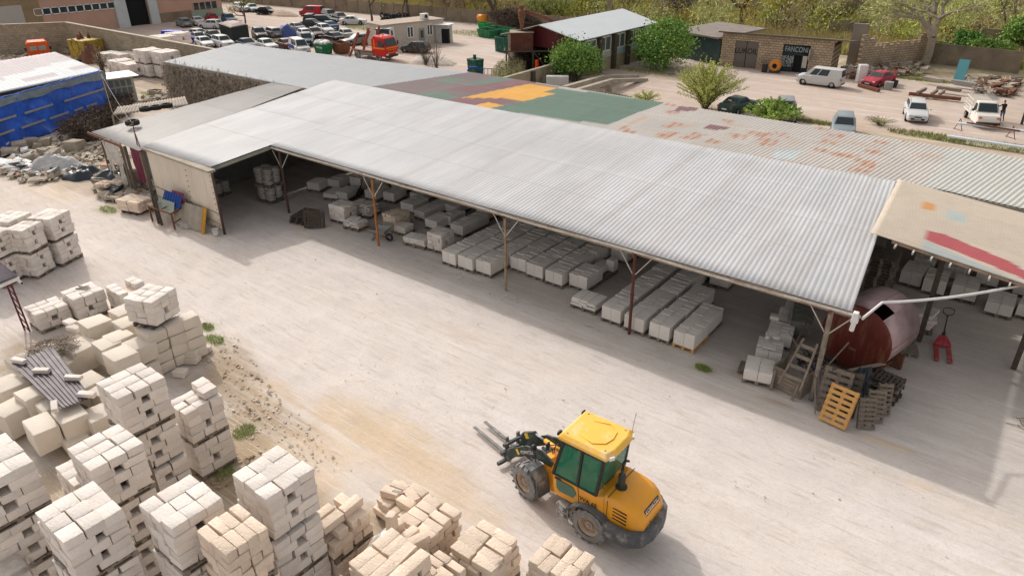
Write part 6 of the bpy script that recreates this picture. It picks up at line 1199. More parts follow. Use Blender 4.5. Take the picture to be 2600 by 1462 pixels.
# black tent box, tarp car
p = Y(600, 106); t = thing('tent_box', 'black tarpaulin box with a pink white dusty top among the cars', 'tarpaulin shelter', (p.x, p.y, YZ), RD(350)); TB = mat('black tarpaulin', (.018, .024, .024), .5, .3, 1.5, .4, 5); MB().loft([[(-2.1, -1.3, 0), (2.1, -1.3, 0), (2.1, 1.3, 0), (-2.1, 1.3, 0)], [(-2.2, -1.35, 2.5), (2.1, -1.3, 2.3), (2.15, 1.3, 2.5), (-2.1, 1.3, 2.6)]]).build('tarp_walls', TB, t, .04); MB().loft([[(-2.0, -1.2, 2.55), (1.95, -1.15, 2.35), (2.0, 1.2, 2.55), (-1.95, 1.2, 2.65)], [(-1.2, -.6, 2.85), (1.1, -.6, 2.7), (1.2, .6, 2.85), (-1.1, .6, 2.9)]]).build('dusty_top', mat('pink dust', (.55, .45, .42), .95, .1, 3), t, .04)
foil2 = lambda u, v, a, b_, h, m, lb, sd, nm='tarpaulin', z=0: None
def mound(u, v, a, b_, h, m, label, nm, cat, seed, lv=YZ, rough=.25, z=0, rz=0.0, group=None, noise_s=2.5):
    p = G(u, v, lv) if isinstance(u, (int, float)) else u; vs = []; n1, n2 = 26, 12
    for j in range(n2 + 1):
        for i in range(n1):
            an = 2 * pi * i / n1; t = j / n2; q = 1 + rough * MN.noise(Vector((cos(an) * 1.5, sin(an) * 1.5, seed)))
            x, y = a * t * q * cos(an), b_ * t * q * sin(an); zz = h * (1 - t ** 2.2) * (1 + rough * MN.noise(Vector((x * noise_s, y * noise_s, seed)))) + rough * .35 * h * MN.noise(Vector((x * noise_s * 2, y * noise_s * 2, seed + 9))) * (1 - t * .6); vs.append((x, y, zz if j < n2 else -.05))
    o = MB().add(vs, [(j * n1 + i, j * n1 + (i + 1) % n1, (j + 1) * n1 + (i + 1) % n1, (j + 1) * n1 + i) for j in range(n2) for i in range(n1)]).build(nm, m, smooth=True); o.location = (p.x, p.y, lv + z); o.rotation_euler.z = rz; return tag(o, label, cat, group)
BT = mat('blue tarpaulin', (.035, .14, .66), .42, .45, .8, .4, 5, spec=.5, stain=(.03, .09, .36), sscale=1.2, samt=.7)
mound(728, 92, 2.4, 1.5, 1.7, mat('faded blue tarpaulin', (.05, .08, .22), .55, .3, 1, .4, 4), 'car shaped heap under a faded blue tarpaulin', 'tarp_heap', 'tarpaulin', 3, noise_s=1.2)
mound(*z2(2050, 255), 4.5, 1.8, 1.0, mat('sand', (.5, .40, .31), .95, .15, 2, .4), 'low sand heap beside the black saloon by the back wall', 'sand_heap', 'sand heap', 5)
mound(1095, 160, 4.2, 1.6, .8, mat('pale rubble', (.52, .46, .41), .95, .35, 4, .8, 6), 'long heap of pale rubble behind the grey roof', 'rubble_heap', 'rubble', 8, rough=.5, rz=.1)
for k in range(26):
    a = z3_(1750 + (k % 13) * 34, 222 - 12 * (k // 13) - 10 * sin(k * .6) + (k % 3) * 6); p = Y(*a); o = link('tyre', MESHC['w'], None, (p.x, p.y, YZ + .35 + (.5 if k > 12 else 0))); o.scale = (1.5, 1.5, 1.5); o.rotation_euler = (rn(-1.2, 1.2), rn(-1, 1), rn(0, 6)); tag(o, 'scrap tyre in the %s layer of the heap, %s from the left' % (('lower', 'upper')[k > 12], ('first', 'second', 'third', 'fourth', 'fifth', 'sixth', 'seventh', 'eighth', 'ninth', 'tenth', 'eleventh', 'twelfth', 'last')[k % 13]), 'tyre', 'tyres heaped behind the small office')
# ------------------------------------------------------------ buildings and walls behind
def VZ(b, t, lv=0.0):
    g = G(b[0], b[1], lv); d = ray(*t); s = (g.x * d.x + g.y * d.y) / (d.x ** 2 + d.y ** 2); return CAMP.z + s * d.z - lv
def facade(name, label, cat, b0, b1, lv, group=None):
    p, q = G(*b0, lv), G(*b1, lv); t = thing(name, label, cat, (p.x, p.y, lv), atan2(q.y - p.y, q.x - p.x), group); return t, (q - p).length
# block walls
BWM = brickmat('grey shell block wall', (.36, .31, .235), (.62, .56, .48), .42, .22, .16, 'XZ', stain=(.17, .14, .11), samt=.5, ms=.015); BWY = brickmat('grey shell block wall side', (.34, .30, .235), (.62, .56, .48), .42, .22, .16, 'XZ', stain=(.17, .14, .11), samt=.5, ms=.015)
wl = thing('block_wall', 'long block wall between the stone yard and the car lot', 'wall')
for nm, a, b_, h0, h1 in (('wall_segment', WL[1], WL[2], 3.05, 3.1), ('wall_segment', WL[2], WL[3], 3.1, 2.65), ('wall_segment', WL[0].lerp(WL[1], .55), WL[1], 2.7, 3.05)):
    d = (b_ - a); L_ = d.length; o = MB().add([(0, -.12, YZ), (L_, -.12, YZ), (L_, .12, YZ), (0, .12, YZ), (0, -.12, h0), (L_, -.12, h1), (L_, .12, h1), (0, .12, h0)], [(3, 2, 1, 0), (4, 5, 6, 7), (0, 1, 5, 4), (1, 2, 6, 5), (2, 3, 7, 6), (3, 0, 4, 7)]).build(nm, BWM, wl); o.location = (a.x, a.y, 0); o.rotation_euler.z = atan2(d.y, d.x)
    c = MB().add([(0, -.17, h0), (L_, -.17, h1), (L_, .17, h1), (0, .17, h0), (0, -.17, h0 + .07), (L_, -.17, h1 + .07), (L_, .17, h1 + .07), (0, .17, h0 + .07)], [(3, 2, 1, 0), (4, 5, 6, 7), (0, 1, 5, 4), (1, 2, 6, 5), (2, 3, 7, 6), (3, 0, 4, 7)]).build('coping', mat('wall coping', (.47, .41, .33), .9, .2, 2), o)
# pink hall
PX_ = -132.0
def hx(u, v): p = HX(u, v, PX_); return p.y, p.z
hl = thing('pink_hall', 'salmon pink industrial hall with a strip of windows and a tall dark gateway', 'building', (PX_, 0, 0)); PKM = mat('salmon render', (.50, .31, .235), .92, .14, .25, .15, 6, stain=(.34, .26, .20), sscale=.12, samt=.6); yr = hx(568, 39)[0]; yl = 20.0
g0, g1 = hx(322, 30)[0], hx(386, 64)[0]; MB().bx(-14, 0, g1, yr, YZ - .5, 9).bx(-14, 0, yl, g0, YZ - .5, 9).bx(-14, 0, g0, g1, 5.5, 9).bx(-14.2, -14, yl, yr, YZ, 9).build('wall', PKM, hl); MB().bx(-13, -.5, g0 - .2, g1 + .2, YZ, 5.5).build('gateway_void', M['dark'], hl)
for a, b_ in ((hx(290, 20)[0], g0), (g1, hx(403, 40)[0])): MB().bx(.0, .35, a, b_, YZ, 6.5).build('white_jamb', mat('pale blue white metal', (.50, .54, .55), .6, .12, .5), hl)
y0, z0 = hx(88, 42); y1, z1 = hx(296, 31); zt = hx(86, 23)[1]; n_ = 10
for k in range(n_):
    a, b_ = lerp(y0, y1, k / n_), lerp(y0, y1, (k + 1) / n_); f = MB().bx(.02, .10, a, b_, z0, z0 + .12).bx(.02, .10, a, b_, zt - .1, zt).bx(.02, .10, a, a + .1, z0, zt).bx(.02, .10, b_ - .1, b_, z0, zt).build('window', M['white'], hl); MB().bx(.02, .05, a + .1, b_ - .1, z0 + .12, zt - .1).build('pane', M['glass'], f)
y0, z0 = hx(492, 27); y1 = hx(552, 20)[0]; zt = hx(490, 9)[1]
for k in range(4): a, b_ = lerp(y0, y1, k / 4), lerp(y0, y1, (k + 1) / 4); f = MB().bx(.02, .08, a, a + .12, z0, zt).bx(.02, .08, b_ - .12, b_, z0, zt).build('window', M['conc'], hl); MB().bx(.02, .05, a + .12, b_ - .12, z0, zt).build('pane', M['glass'], f)
MB().bx(.03, .08, hx(487, 40)[0], yr - .02, YZ, hx(487, 30)[1]).build('green_plinth', mat('pale green render', (.27, .34, .27), .9, .15, .5), hl); MB().bx(.03, .09, hx(403, 50)[0] + .2, hx(487, 40)[0], YZ, YZ + 1.6).build('stone_plinth', mat('dark plinth', (.22, .17, .12), .9, .35, .6), hl)
y0, z0 = hx(0, 64); y1 = hx(66, 60)[0]; zt = hx(5, 17)[1]; MB().bx(.02, .1, y0 - 6, y1, YZ, zt).build('roller_door', mat('grey white door', (.42, .40, .36), .6, .08, .4), hl)
MB().bx(.01, .06, y0 - 8, y1 + 2.6, YZ, 8.9).build('ochre_wall', mat('ochre render', (.27, .20, .12), .92, .25, .4), hl); 
for o in hl.children:
    if o.name.startswith('roller_door'): o.location.x = .06
# workshop with metal roof
W0 = Y(1480, 196); XW = W0.x; e0 = HX(1483, 103, XW + .3); e1 = HX(1668, 71, XW + .3); ez = e0.z; yf = e0.y; wid = XW - G(1292, 86, ez).x; yb_ = e1.y; apx = XW - wid * .5; az = ez + 1.35
ws = thing('workshop', 'workshop with a pale metal gable roof and maroon gable', 'building', (0, 0, 0))
SHM = mat('pale blue grey roof sheet', (.52, .56, .58), .45, .06, .5); P0, P1, P2, P3_, P4_, P5 = (XW + .4, yf - 1, ez), (XW + .4, yb_, ez), (apx, yb_, az), (apx, yf - 1.5, az), (XW - wid - .3, yf - 2, ez), (XW - wid - .3, yb_, ez)
MB().loft([[P0, P1, P2, P3_], [tuple(Vector(p) + Vector((0, 0, .08))) for p in (P0, P1, P2, P3_)]]).build('roof', SHM, ws); MB().loft([[P3_, P2, P5, P4_], [tuple(Vector(p) + Vector((0, 0, .08))) for p in (P3_, P2, P5, P4_)]]).build('roof', mat('rusty edged white sheet', (.58, .55, .52), .5, .1, .5), ws)
MB().prism([(XW - .1, ez - 1.35), (XW - .1, ez - .05), (apx, az - .1), (XW - wid, ez - .05), (XW - wid, ez - 1.0)], yf - .4, yf - .3, 'xz').build('maroon_gable', mat('maroon profiled sheet', (.115, .018, .024), .6, .2, 3, stretch=(6, 1, .3)), ws)
WWM = mat('stained rendered wall', (.34, .29, .20), .93, .22, .5, .3, 8, stain=(.10, .085, .06), sscale=.5, samt=.75); zb_ = YZ; MB().bx(XW - .3, XW, yf + .3, yb_ - .5, zb_, ez - 1.9).build('wall', WWM, ws); MB().bx(XW - wid, XW - wid + .3, yf, yb_ - .5, zb_, ez - .2).build('wall', WWM, ws); MB().bx(XW - wid, XW, yb_ - .8, yb_ - .5, zb_, ez).build('wall', WWM, ws)
MB().bx(XW - wid + .3, XW - .35, yf + 3, yf + 3.2, zb_, ez - .3).build('inner_wall', M['wooddark'], ws); MB().box((XW - wid + .2, yf - .2, (zb_ + ez) / 2), (.9, .9, ez - zb_ - .1)).build('stone_pillar', BWY, ws)
nb = 5; vm = mat('dark vines', (.075, .06, .042), .95, .4, 6)
for k in range(nb):
    a, b_ = lerp(yf + .3, yb_ - .5, k / nb), lerp(yf + .3, yb_ - .5, (k + 1) / nb); MB().bx(XW - .2, XW - .1, a, b_, ez - 2.6, ez - 1.9).build('panel_band', mat('band %d' % (k % 3), ((.32, .42, .45), (.36, .40, .36), (.30, .40, .44))[k % 3], .7, .12, 1), ws).location.x = .12
    f = MB().bx(XW - .1, XW, a + .3, b_ - .4, ez - 1.9, ez - 1.8).bx(XW - .1, XW, a + .3, b_ - .4, ez - .35, ez - .2).bx(XW - .1, XW, a + .3, a + .42, ez - 1.9, ez - .2).bx(XW - .1, XW, (a + b_) / 2 - .05, (a + b_) / 2 + .03, ez - 1.9, ez - .2).bx(XW - .1, XW, b_ - .5, b_ - .4, ez - 1.9, ez - .2).build('window', M['white'], ws); MB().bx(XW - .12, XW - .08, a + .4, b_ - .5, ez - 1.8, ez - .35).build('pane', mat('grey glass', (.10, .12, .11), .15, .3, 2), f)
    MB().bx(XW - .1, XW + .45, b_ - .3, b_ + .25, zb_, ez - .15).build('pilaster', vm, ws)
# cyclone dust extractor on a stand
cyp = Y(1325, 186); cy_ = thing('dust_extractor', 'rusty maroon box with a cyclone and a long duct on a steel stand', 'dust extractor', (cyp.x, cyp.y, YZ), RD(38)); MR_ = mat('maroon rust box', (.085, .028, .02), .7, .3, 1.5, stain=(.16, .07, .04), sscale=1, samt=.5); hb = VZ((1325, 186), (1325, 127), YZ)
MB().box((0, 0, hb + 1.0), (2.6, 2.2, 2.0)).build('box', MR_, cy_, .03); MB().box((0, 0, hb + 2.03), (2.75, 2.35, .06)).build('box_lid', mat('rusty tan lid', (.30, .22, .16), .8, .2), cy_); MB().lathe([(.12, 2.2), (.42, 3.9), (.42, 4.3), (.22, 4.35), (.22, 4.7), (.32, 4.7), (.32, 4.85), (0, 4.9)], (0, 0, hb), 'z', 16).build('cyclone', M['rust'], cy_, smooth=True, ang=50)
MB().tube([(.3, .2, hb + 4.2), (3.2, 1.6, hb + 3.1), (4.6, 2.2, hb + 2.3), (5.0, 2.4, hb + 1.9)], .24, 10).build('duct', M['rust'], cy_, smooth=True); MB().tube([(4.9, 2.3, hb + 2.2), (5.15, 2.4, hb + 1.9), (5.15, 2.4, hb + 1.4)], .28, 10).build('duct_elbow', M['steel'], cy_, smooth=True); MB().tube([(5.15, 2.4, hb + 1.4), (5.15, 2.4, 0)], .22, 10).build('duct_drop', MR_, cy_, smooth=True)
for x in (-1.8, 1.3):
    for y in (-1.1, 1.1): MB().beam((x, y, 0), (x, y, hb), .16).build('stand_leg', M['wooddark'], cy_)
MB().beam((-2.0, -1.1, hb), (4, -1.1, hb), .16).beam((-1.8, -1.1, hb), (0, -1.1, 0), .1).beam((3.4, -1.1, 0), (1.3, -1.1, hb), .1).beam((-2.0, -1.1, hb), (-2, 1.1, hb), .16).build('stand_beam', M['wooddark'], cy_)
# retaining wall and ramp
t, L_ = facade('retaining_wall', 'stained concrete wall with dark pilasters below the workshop', 'wall', (1330, 228), (1462, 187), YZ); hh = VZ((1400, 215), (1395, 170), YZ); MB().bx(-14, L_, 0, .3, 0, hh * .9).build('wall_face', WWM, t); MB().bx(-14, L_, -.05, .35, hh * .9, hh * .9 + .1).build('coping', M['conc'], t)
for x in (1.5, 6.2): MB().box((x, -.15, hh * .45), (.5, .35, hh * .9)).build('pilaster', vm, t)
r0, r1, r2 = Y(1432, 225, 1.3), Y(1535, 196, .95), Y(1618, 195, 0); rm = thing('inspection_ramp', 'pair of old concrete beams forming an inspection ramp', 'ramp')
for k, (dx, dy) in enumerate(((0, 0), (1.7, -1.1))):
    o_ = Vector((dx, dy, 0)); MB().beam(r0 + o_, r1 + o_, .55, .45).build('ramp_beam', M['conc'], rm); MB().beam(r1 + o_, r2 + o_, .55, .40).build('ramp_beam', M['conc'], rm)
    for a in (r0.lerp(r1, .1), r0.lerp(r1, .9)): MB().box((a.x + dx, a.y + dy, YZ + .5), (.5, .5, 1.1)).build('ramp_support', M['conc'], rm)
p = Y(1415, 222); o = MB().box((0, 0, .6), (2.4, .8, 1.2), .6).build('concrete_block', mat('white painted concrete', (.5, .5, .48), .9, .15, 1), None, .05); o.location = (p.x, p.y, YZ); tag(o, 'whitish concrete block left of the inspection ramp', 'concrete block')
p = Y(1363, 196); o = MB().box((0, 0, 1.2), (.35, .3, 1.4)).build('orange_post_box', paint('signal orange', (.8, .08, .01), .5), None, .04); o.location = (p.x, p.y, YZ); tag(o, 'small orange box on a post at the retaining wall', 'post box')
# block garages with written doors
t, L_ = facade('block_garages', 'row of tan block garages with a timber door and a dark green door', 'building', (1826, 167), (2104, 193), YZ); GH = VZ((1826, 167), (1834, 83), YZ); GM = brickmat('tan garage blocks', (.46, .37, .27), (.45, .40, .33), .55, .27, .15, 'XZ', stain=(.18, .15, .12), samt=.55, ms=.03)
fx = lambda u: (u - 1826) / (2104 - 1826) * L_
d0, d1, f0, f1 = fx(1862), fx(1922), fx(1984), fx(2050); dh = GH * .80
MB().bx(0, d0, 0, .35, 0, GH).bx(d1, f0, 0, .35, 0, GH).bx(f1, L_, 0, .35, 0, GH).bx(d0, d1, 0, .35, dh, GH).bx(f0, f1, 0, .35, dh, GH).bx(L_ - .35, L_, .35, 5, 0, GH - .7).bx(0, .35, .35, 5, 0, GH - .7).build('wall', GM, t)
MB().add([(-.4, -.5, GH + .05), (L_ + 1.8, -.5, GH + .02), (L_ + 1.8, 5.3, GH - .75), (-.4, 5.3, GH - .75), (-.4, -.5, GH + .2), (L_ + 1.8, -.5, GH + .15), (L_ + 1.8, 5.3, GH - .6), (-.4, 5.3, GH - .6)], [(3, 2, 1, 0), (4, 5, 6, 7), (0, 1, 5, 4), (1, 2, 6, 5), (2, 3, 7, 6), (3, 0, 4, 7)]).build('roof', mat('dark tar roof', (.13, .11, .09), .9, .3, 1), t)
D1 = MB().bx(d0, d1, .10, .2, 0, dh); 
o = D1.build('timber_door', mat('grey plank door', (.17, .15, .13), .9, .3, 1, stretch=(.3, 1, 8), stain=(.08, .07, .06), sscale=1), t); MB().bx((d0 + d1) / 2 - .03, (d0 + d1) / 2 + .03, .07, .1, 0, dh).build('door_seam', M['dark'], o)
D2 = MB().bx(f0, lerp(f0, f1, .42), .10, .2, 0, dh).bx(lerp(f0, f1, .42), f1, .10, .2, dh * .62, dh).bx(lerp(f0, f1, .74), f1, .1, .2, 0, dh).build('green_door', mat('dark green door', (.018, .038, .042), .7, .25, 1.5), t); MB().bx(lerp(f0, f1, .42), lerp(f0, f1, .74), .25, .3, 0, dh * .62).build('doorway', M['dark'], t)
FB = basis((1, 0, 0), (0, 0, 1)); CH = mat('chalk white', (.62, .63, .60), .9)
text('LUKOIL', .92, M['dark'], t, ((d0 + d1) / 2, .08, dh * .62), FB, .01, sx=.85); text('FANCONI', .80, mat('chalk grey', (.36, .40, .40), .9), t, ((f0 + f1) / 2, .08, dh * .82), FB, .01, sx=.72); text('DACĂ NU\nNE TRIMI\nNU INTRA\nEU TOT\nNU AM', .31, CH, t, (lerp(f0, f1, .21), .08, dh * .38), FB, .01)
for k, (a, z, h) in enumerate(((.78, .6, 1.3), (.97, 1.5, 1.2))): MB().bx(lerp(f0, f1, a), lerp(f0, f1, a) + .5, .0, .06, z, z + h).build('pale_board', mat('pale board', (.5, .45, .38), .8), t)
p = Y(1966, 185); o = thing('orange_mixer', 'orange round kiln like drum standing by the green door', 'drum', (p.x, p.y, YZ), atan2((G(2104, 193, YZ) - G(1826, 167, YZ)).y, (G(2104, 193, YZ) - G(1826, 167, YZ)).x)); MB().lathe([(0, -.4), (.6, -.4), (.65, -.3), (.65, .4), (0, .4)], (0, 0, .85), 'y', 20).build('drum_body', paint('mixer orange', (.62, .24, .04), .6, dirt=.4), o, smooth=True, ang=50); MB().lathe([(0, -.42), (.28, -.42), (.28, -.38)], (0, 0, .8), 'y', 14).build('drum_mouth', M['dark'], o); MB().box((0, 0, .1), (1.1, .9, .2)).build('drum_stand', M['wooddark'], o)
p = Y(1940, 184); o = MB().lathe([(0, 0), (.3, .0), (.33, .9), (0, .9)], n=14).build('barrel', M['black'], None, smooth=True, ang=50); o.location = (p.x, p.y, YZ); tag(o, 'black barrel left of the orange drum at the garages', 'barrel')
t2_, L2_ = facade('green_garage', 'dark teal metal garage front left of the block garages', 'building', (1735, 148), (1824, 166), YZ); MB().bx(-2, L2_, 0, .3, 0, GH * .78).build('metal_front', mat('dark teal metal', (.035, .065, .065), .6, .3, .8, stain=(.09, .11, .10), sscale=.6, samt=.6), t2_); MB().add([(-2, -.6, GH * .80), (L2_, -.6, GH * .80), (L2_, 8, GH * .9), (-2, 8, GH * .9), (-2, -.6, GH * .85), (L2_, -.6, GH * .85), (L2_, 8, GH * .95), (-2, 8, GH * .95)], [(3, 2, 1, 0), (4, 5, 6, 7), (0, 1, 5, 4), (1, 2, 6, 5), (2, 3, 7, 6), (3, 0, 4, 7)]).build('roof', mat('grey brown slate', (.22, .19, .165), .9, .25, 1.2), t2_)
# small office
og, OL = facade('site_office', 'small cream flat roofed office with two white windows and a door', 'building', (975, 126), (1128, 106), YZ); oh = VZ((1128, 106), (1123, 50), YZ); OM = mat('cream render', (.53, .475, .41), .9, .08, .6, stain=(.4, .35, .3), sscale=.5, samt=.4); MB().bx(0, OL, 0, 4.5, 0, oh).build('wall', OM, og); MB().bx(-.15, OL + .15, -.15, 4.6, oh, oh + .14).build('roof', mat('tan roof slab', (.40, .33, .27), .9, .15, 1), og)
def ox(u): return OL * (u - 975) / 153
for (u0, u1) in ((1033, 1050), (1083, 1099)):
    a, b_ = ox(u0), ox(u1); f = MB().bx(a, b_, -.08, -.01, oh * .34, oh * .40).bx(a, b_, -.08, -.01, oh * .82, oh * .88).bx(a, a + .15, -.08, -.01, oh * .34, oh * .88).bx(b_ - .15, b_, -.08, -.01, oh * .34, oh * .88).bx((a + b_) / 2 - .07, (a + b_) / 2 + .07, -.08, -.01, oh * .34, oh * .88).build('window', M['white'], og); MB().bx(a + .15, b_ - .15, -.04, -.01, oh * .40, oh * .82).build('pane', M['glass'], f)
a, b_ = ox(1064), ox(1077); f = MB().bx(a, b_, -.09, -.01, 0, oh * .72).build('door', mat('grey green door', (.24, .29, .26), .7, .2, 3), og); MB().bx(a + .2, b_ - .2, -.11, -.09, oh * .3, oh * .62).build('pane', M['glass'], f)
ac_ = MB().box((OL - 2.6, 1.0, oh + .55), (1.1, .7, .8)).build('air_conditioner', M['white'], og, .03); MB().lathe([(0, 0), (.28, 0), (.28, .02), (0, .02)], (OL - 2.5, .63, oh + .55), 'y', 14).build('fan_grille', M['black'], ac_)
oc2 = Y(1150, 107); o = thing('white_kiosk', 'small leaning white kiosk right of the office', 'kiosk', (oc2.x, oc2.y, YZ), .3); MB().bx(-2.0, 0, -1.6, 0, 0, 2.5).build('kiosk_body', mat('grey white boards', (.42, .42, .40), .8, .2, 3), o); MB().bx(-2.3, .3, -1.9, .3, 2.5, 2.6).build('kiosk_roof', M['white'], o); MB().bx(-1.0, .02, -1.0, -1.62, 0, 2).build('kiosk_door', M['dark'], o)
# precast fence along the back and block walls on the right
PF = mat('precast concrete fence', (.25, .205, .15), .95, .3, .6, .3, 6, stain=(.12, .10, .08), sscale=.4, samt=.7)
fn = thing('concrete_fence', 'long stained precast concrete fence along the back of the car lot', 'fence'); fpts = [(-175, 92), (-146, 95.5), (-120, 97), (-95, 98.3), (-75, 99), (-58, 99)]
for a, b_ in zip(fpts[:-1], fpts[1:]):
    A, B = Vector(a), Vector(b_); n_ = int((B - A).length / 3)
    for k in range(n_):
        p, q = A.lerp(B, k / n_), A.lerp(B, (k + 1) / n_); MB().beam((p.x, p.y, YZ + 1.1), (q.x, q.y, YZ + 1.1), .12, 2.2).build('fence_panel', PF, fn); MB().box((p.x, p.y, YZ + 1.2), (.28, .28, 2.4)).build('fence_post', PF, fn)
fn2 = thing('balustrade_fence', 'old precast fence with a slotted top behind the debris, right', 'fence'); A, B = Y(2352, 160), Y(2585, 188); n_ = 7; SLM = PF
for k in range(n_):
    p, q = A.lerp(B, k / n_), A.lerp(B, (k + 1) / n_); m_ = MB().beam((p.x, p.y, YZ + .8), (q.x, q.y, YZ + .8), .15, 1.6).beam((p.x, p.y, YZ + 2.35), (q.x, q.y, YZ + 2.35), .15, .1)
    for j in range(12): c = p.lerp(q, (j + .5) / 12); m_.box((c.x, c.y, YZ + 1.95), (.12, .1, .75))
    m_.build('fence_panel', PF, fn2)
rt, L_ = facade('ruined_wall', 'ruined tan block wall behind the red wreck', 'wall', (2178, 178), (2352, 160), YZ); rr = random.Random(6); cols_ = 34
rb_ = MB()
for k in range(cols_): rb_.bx(L_ * k / cols_, L_ * (k + 1) / cols_, 0, .4, 0, (3.4 if k < 6 else 2.3) + .25 * int(rr.uniform(0, 3)) + (1.0 if k > 27 else 0))
rb_.build('wall_face', GM, rt); rt2, L_ = facade('rendered_wall', 'tall grey rendered wall end right of the garages', 'wall', (2146, 172), (2182, 176), YZ); MB().bx(0, L_, 0, .4, 0, 5.0).build('wall_face', mat('grey render', (.25, .21, .17), .93, .15, .6), rt2)
fn3 = thing('far_balustrade', 'farther slotted concrete fence behind the plane tree', 'fence')
for (u0, v0, u1, v1) in ((2100, 98, 2195, 104), (2480, 125, 2620, 138)):
    A, B = Y(u0, v0), Y(u1, v1)
    for k in range(5):
        p, q = A.lerp(B, k / 5), A.lerp(B, (k + 1) / 5); m_ = MB().beam((p.x, p.y, YZ + .9), (q.x, q.y, YZ + .9), .15, 1.8).beam((p.x, p.y, YZ + 2.6), (q.x, q.y, YZ + 2.6), .15, .1)
        for j in range(10): c = p.lerp(q, (j + .5) / 10); m_.box((c.x, c.y, YZ + 2.2), (.14, .1, .8))
        m_.build('fence_panel', PF, fn3)
# black shed at the right edge
bs = thing('dark_shed', 'dark open shed with a thin sheet roof at the right edge', 'shed', (0, 0, 0)); s0, s1 = Y(2545, 300), Y(2600, 190); top = 4.6
MB().add([(s0.x + 1.0, s0.y - 2.0, YZ + top), (s0.x + 14, s0.y - 2, YZ + top), (s0.x + 14, s1.y - 6, YZ + top + .6), (s0.x + .2, s1.y - 6, YZ + top + .6)] , [(0, 1, 2, 3)]).build('roof', mat('grey purple sheet', (.28, .25, .26), .6, .15, 1), bs); md = bs.children[0].modifiers.new('t', 'SOLIDIFY'); md.thickness = .08
MB().bx(s0.x + 2.0, s0.x + 14, s1.y - 9, s1.y - 8.6, YZ, YZ + top).bx(s0.x + 7, s0.x + 7.3, s0.y, s1.y - 9, YZ, YZ + top).build('dark_walls', mat('tarred boards', (.02, .018, .016), .9, .3), bs)
for y in (s0.y - 1.5, (s0.y + s1.y) / 2): MB().box((s0.x + 1.6, y, YZ + top / 2), (.2, .2, top)).build('shed_post', M['wooddark'], bs)
tag(MB().beam(Y(2562, 225, 3.3) - Vector((.1, 0, 0)), Y(2590, 262, 3.0), 2.2, .06).build('patched_sheet', mat('rusty patched sheet', (.25, .12, .08), .8, .3, 2, stain=(.5, .48, .46), sscale=1.2, samt=.9)), 'rusty patched sheet hanging at the dark shed', 'metal sheet') if 0 else None
# ---- right yard debris
def scatter(name, quads, n, smin, smax, m, label, cat, seed, lv=YZ, flat=.6, kind='stuff', zj=.3):
    rr = random.Random(seed); b = MB()
    for k in range(n):
        q = rr.choice(quads); s, t = rr.random(), rr.random(); P = [G(*x_, lv) for x_ in q]; p = P[0].lerp(P[1], s).lerp(P[3].lerp(P[2], s), t); r = rr.uniform(smin, smax) * (1 if rr.random() < .8 else 1.6)
        kx = len(b.v); b.box((p.x, p.y, lv + r * .25 + rr.random() * zj), (r, r * rr.uniform(.5, 1), r * rr.uniform(.25, .8) * flat), rr.uniform(0, 3), rr.uniform(-.4, .4), rr.uniform(-.4, .4))
        for i in range(kx, len(b.v)): b.v[i] = tuple(c + rr.uniform(-1, 1) * r * .12 for c in b.v[i])
    o = b.build(name, m); return tag(o, label, cat, kind=kind)
Q = lambda *a: [(a[0], a[1]), (a[2], a[3]), (a[4], a[5]), (a[6], a[7])]
scatter('rubble', [Q(2140, 175, 2340, 165, 2350, 195, 2150, 200), Q(2450, 200, 2590, 205, 2560, 250, 2480, 240)], 380, .15, .7, M['rubble'], 'mixed rubble and scrap along the back wall of the right yard', 'rubble', 2)
scatter('scrap', [Q(2160, 185, 2200, 185, 2200, 200, 2160, 205), Q(2470, 205, 2585, 215, 2560, 250, 2480, 235), Q(2240, 185, 2300, 180, 2310, 195, 2250, 198)], 160, .2, .8, M['rust'], 'rusty scrap pieces between the wreck and the dark shed', 'scrap', 3)
for i, (u0, v0, u1, v1, w_, z_, m_, lb) in enumerate(((2308, 238, 2440, 252, .35, .3, 'rust', 'long rusty steel beam lying in the right yard'), (2180, 216, 2232, 230, .3, .2, 'rust', 'rusty beam on the ground under the red wreck'), (2380, 222, 2440, 230, .5, .5, 'wood', 'wide timber board lying over the scrap'), (2345, 198, 2395, 206, .4, .6, 'conc', 'grey beam lying before the ruined wall'), (2418, 206, 2480, 216, .5, .9, 'steel', 'pale metal girder lying below the turquoise panel'), (2425, 212, 2490, 222, .4, .4, 'steel', 'second pale metal girder below the turquoise panel'), (2330, 236, 2350, 226, .25, .5, 'wood', 'left short beam of the timber frame'), (2365, 240, 2380, 230, .2, .4, 'wood', 'middle short beam of the timber frame'), (2385, 241, 2398, 231, .2, .4, 'wood', 'right short beam of the timber frame'))):
    tag(MB().beam(Y(u0, v0, z_), Y(u1, v1, z_), w_, .3).build('beam', M[m_]), lb, 'beam')
p0, p1 = Y(2420, 203, .2), Y(2447, 206, .2); o = MB().beam((0, 0, 1.1), ((p1 - p0).length, 0, 1.1), .1, 2.2).build('turquoise_panel', paint('turquoise', (.14, .40, .46), .5)); o.location = p0; o.rotation_euler = (-.35, 0, atan2(p1.y - p0.y, p1.x - p0.x)); tag(o, 'turquoise panel leaning against the back fence', 'panel')
p = Y(2184, 208); o = MB().box((0, 0, .9), (.9, .9, 1.85), .5).build('fridge', M['white'], None, .04); o.location = (p.x, p.y, YZ); tag(o, 'white fridge standing between the silver van and the red wreck', 'fridge')
p = Y(2254, 228); o = MB().lathe([(0, 0), (.4, 0), (.45, .8), (0, .8)], n=14).build('barrel', M['steel'], None, smooth=True, ang=50); o.location = (p.x, p.y, YZ); tag(o, 'grey metal barrel right of the red wreck', 'barrel')
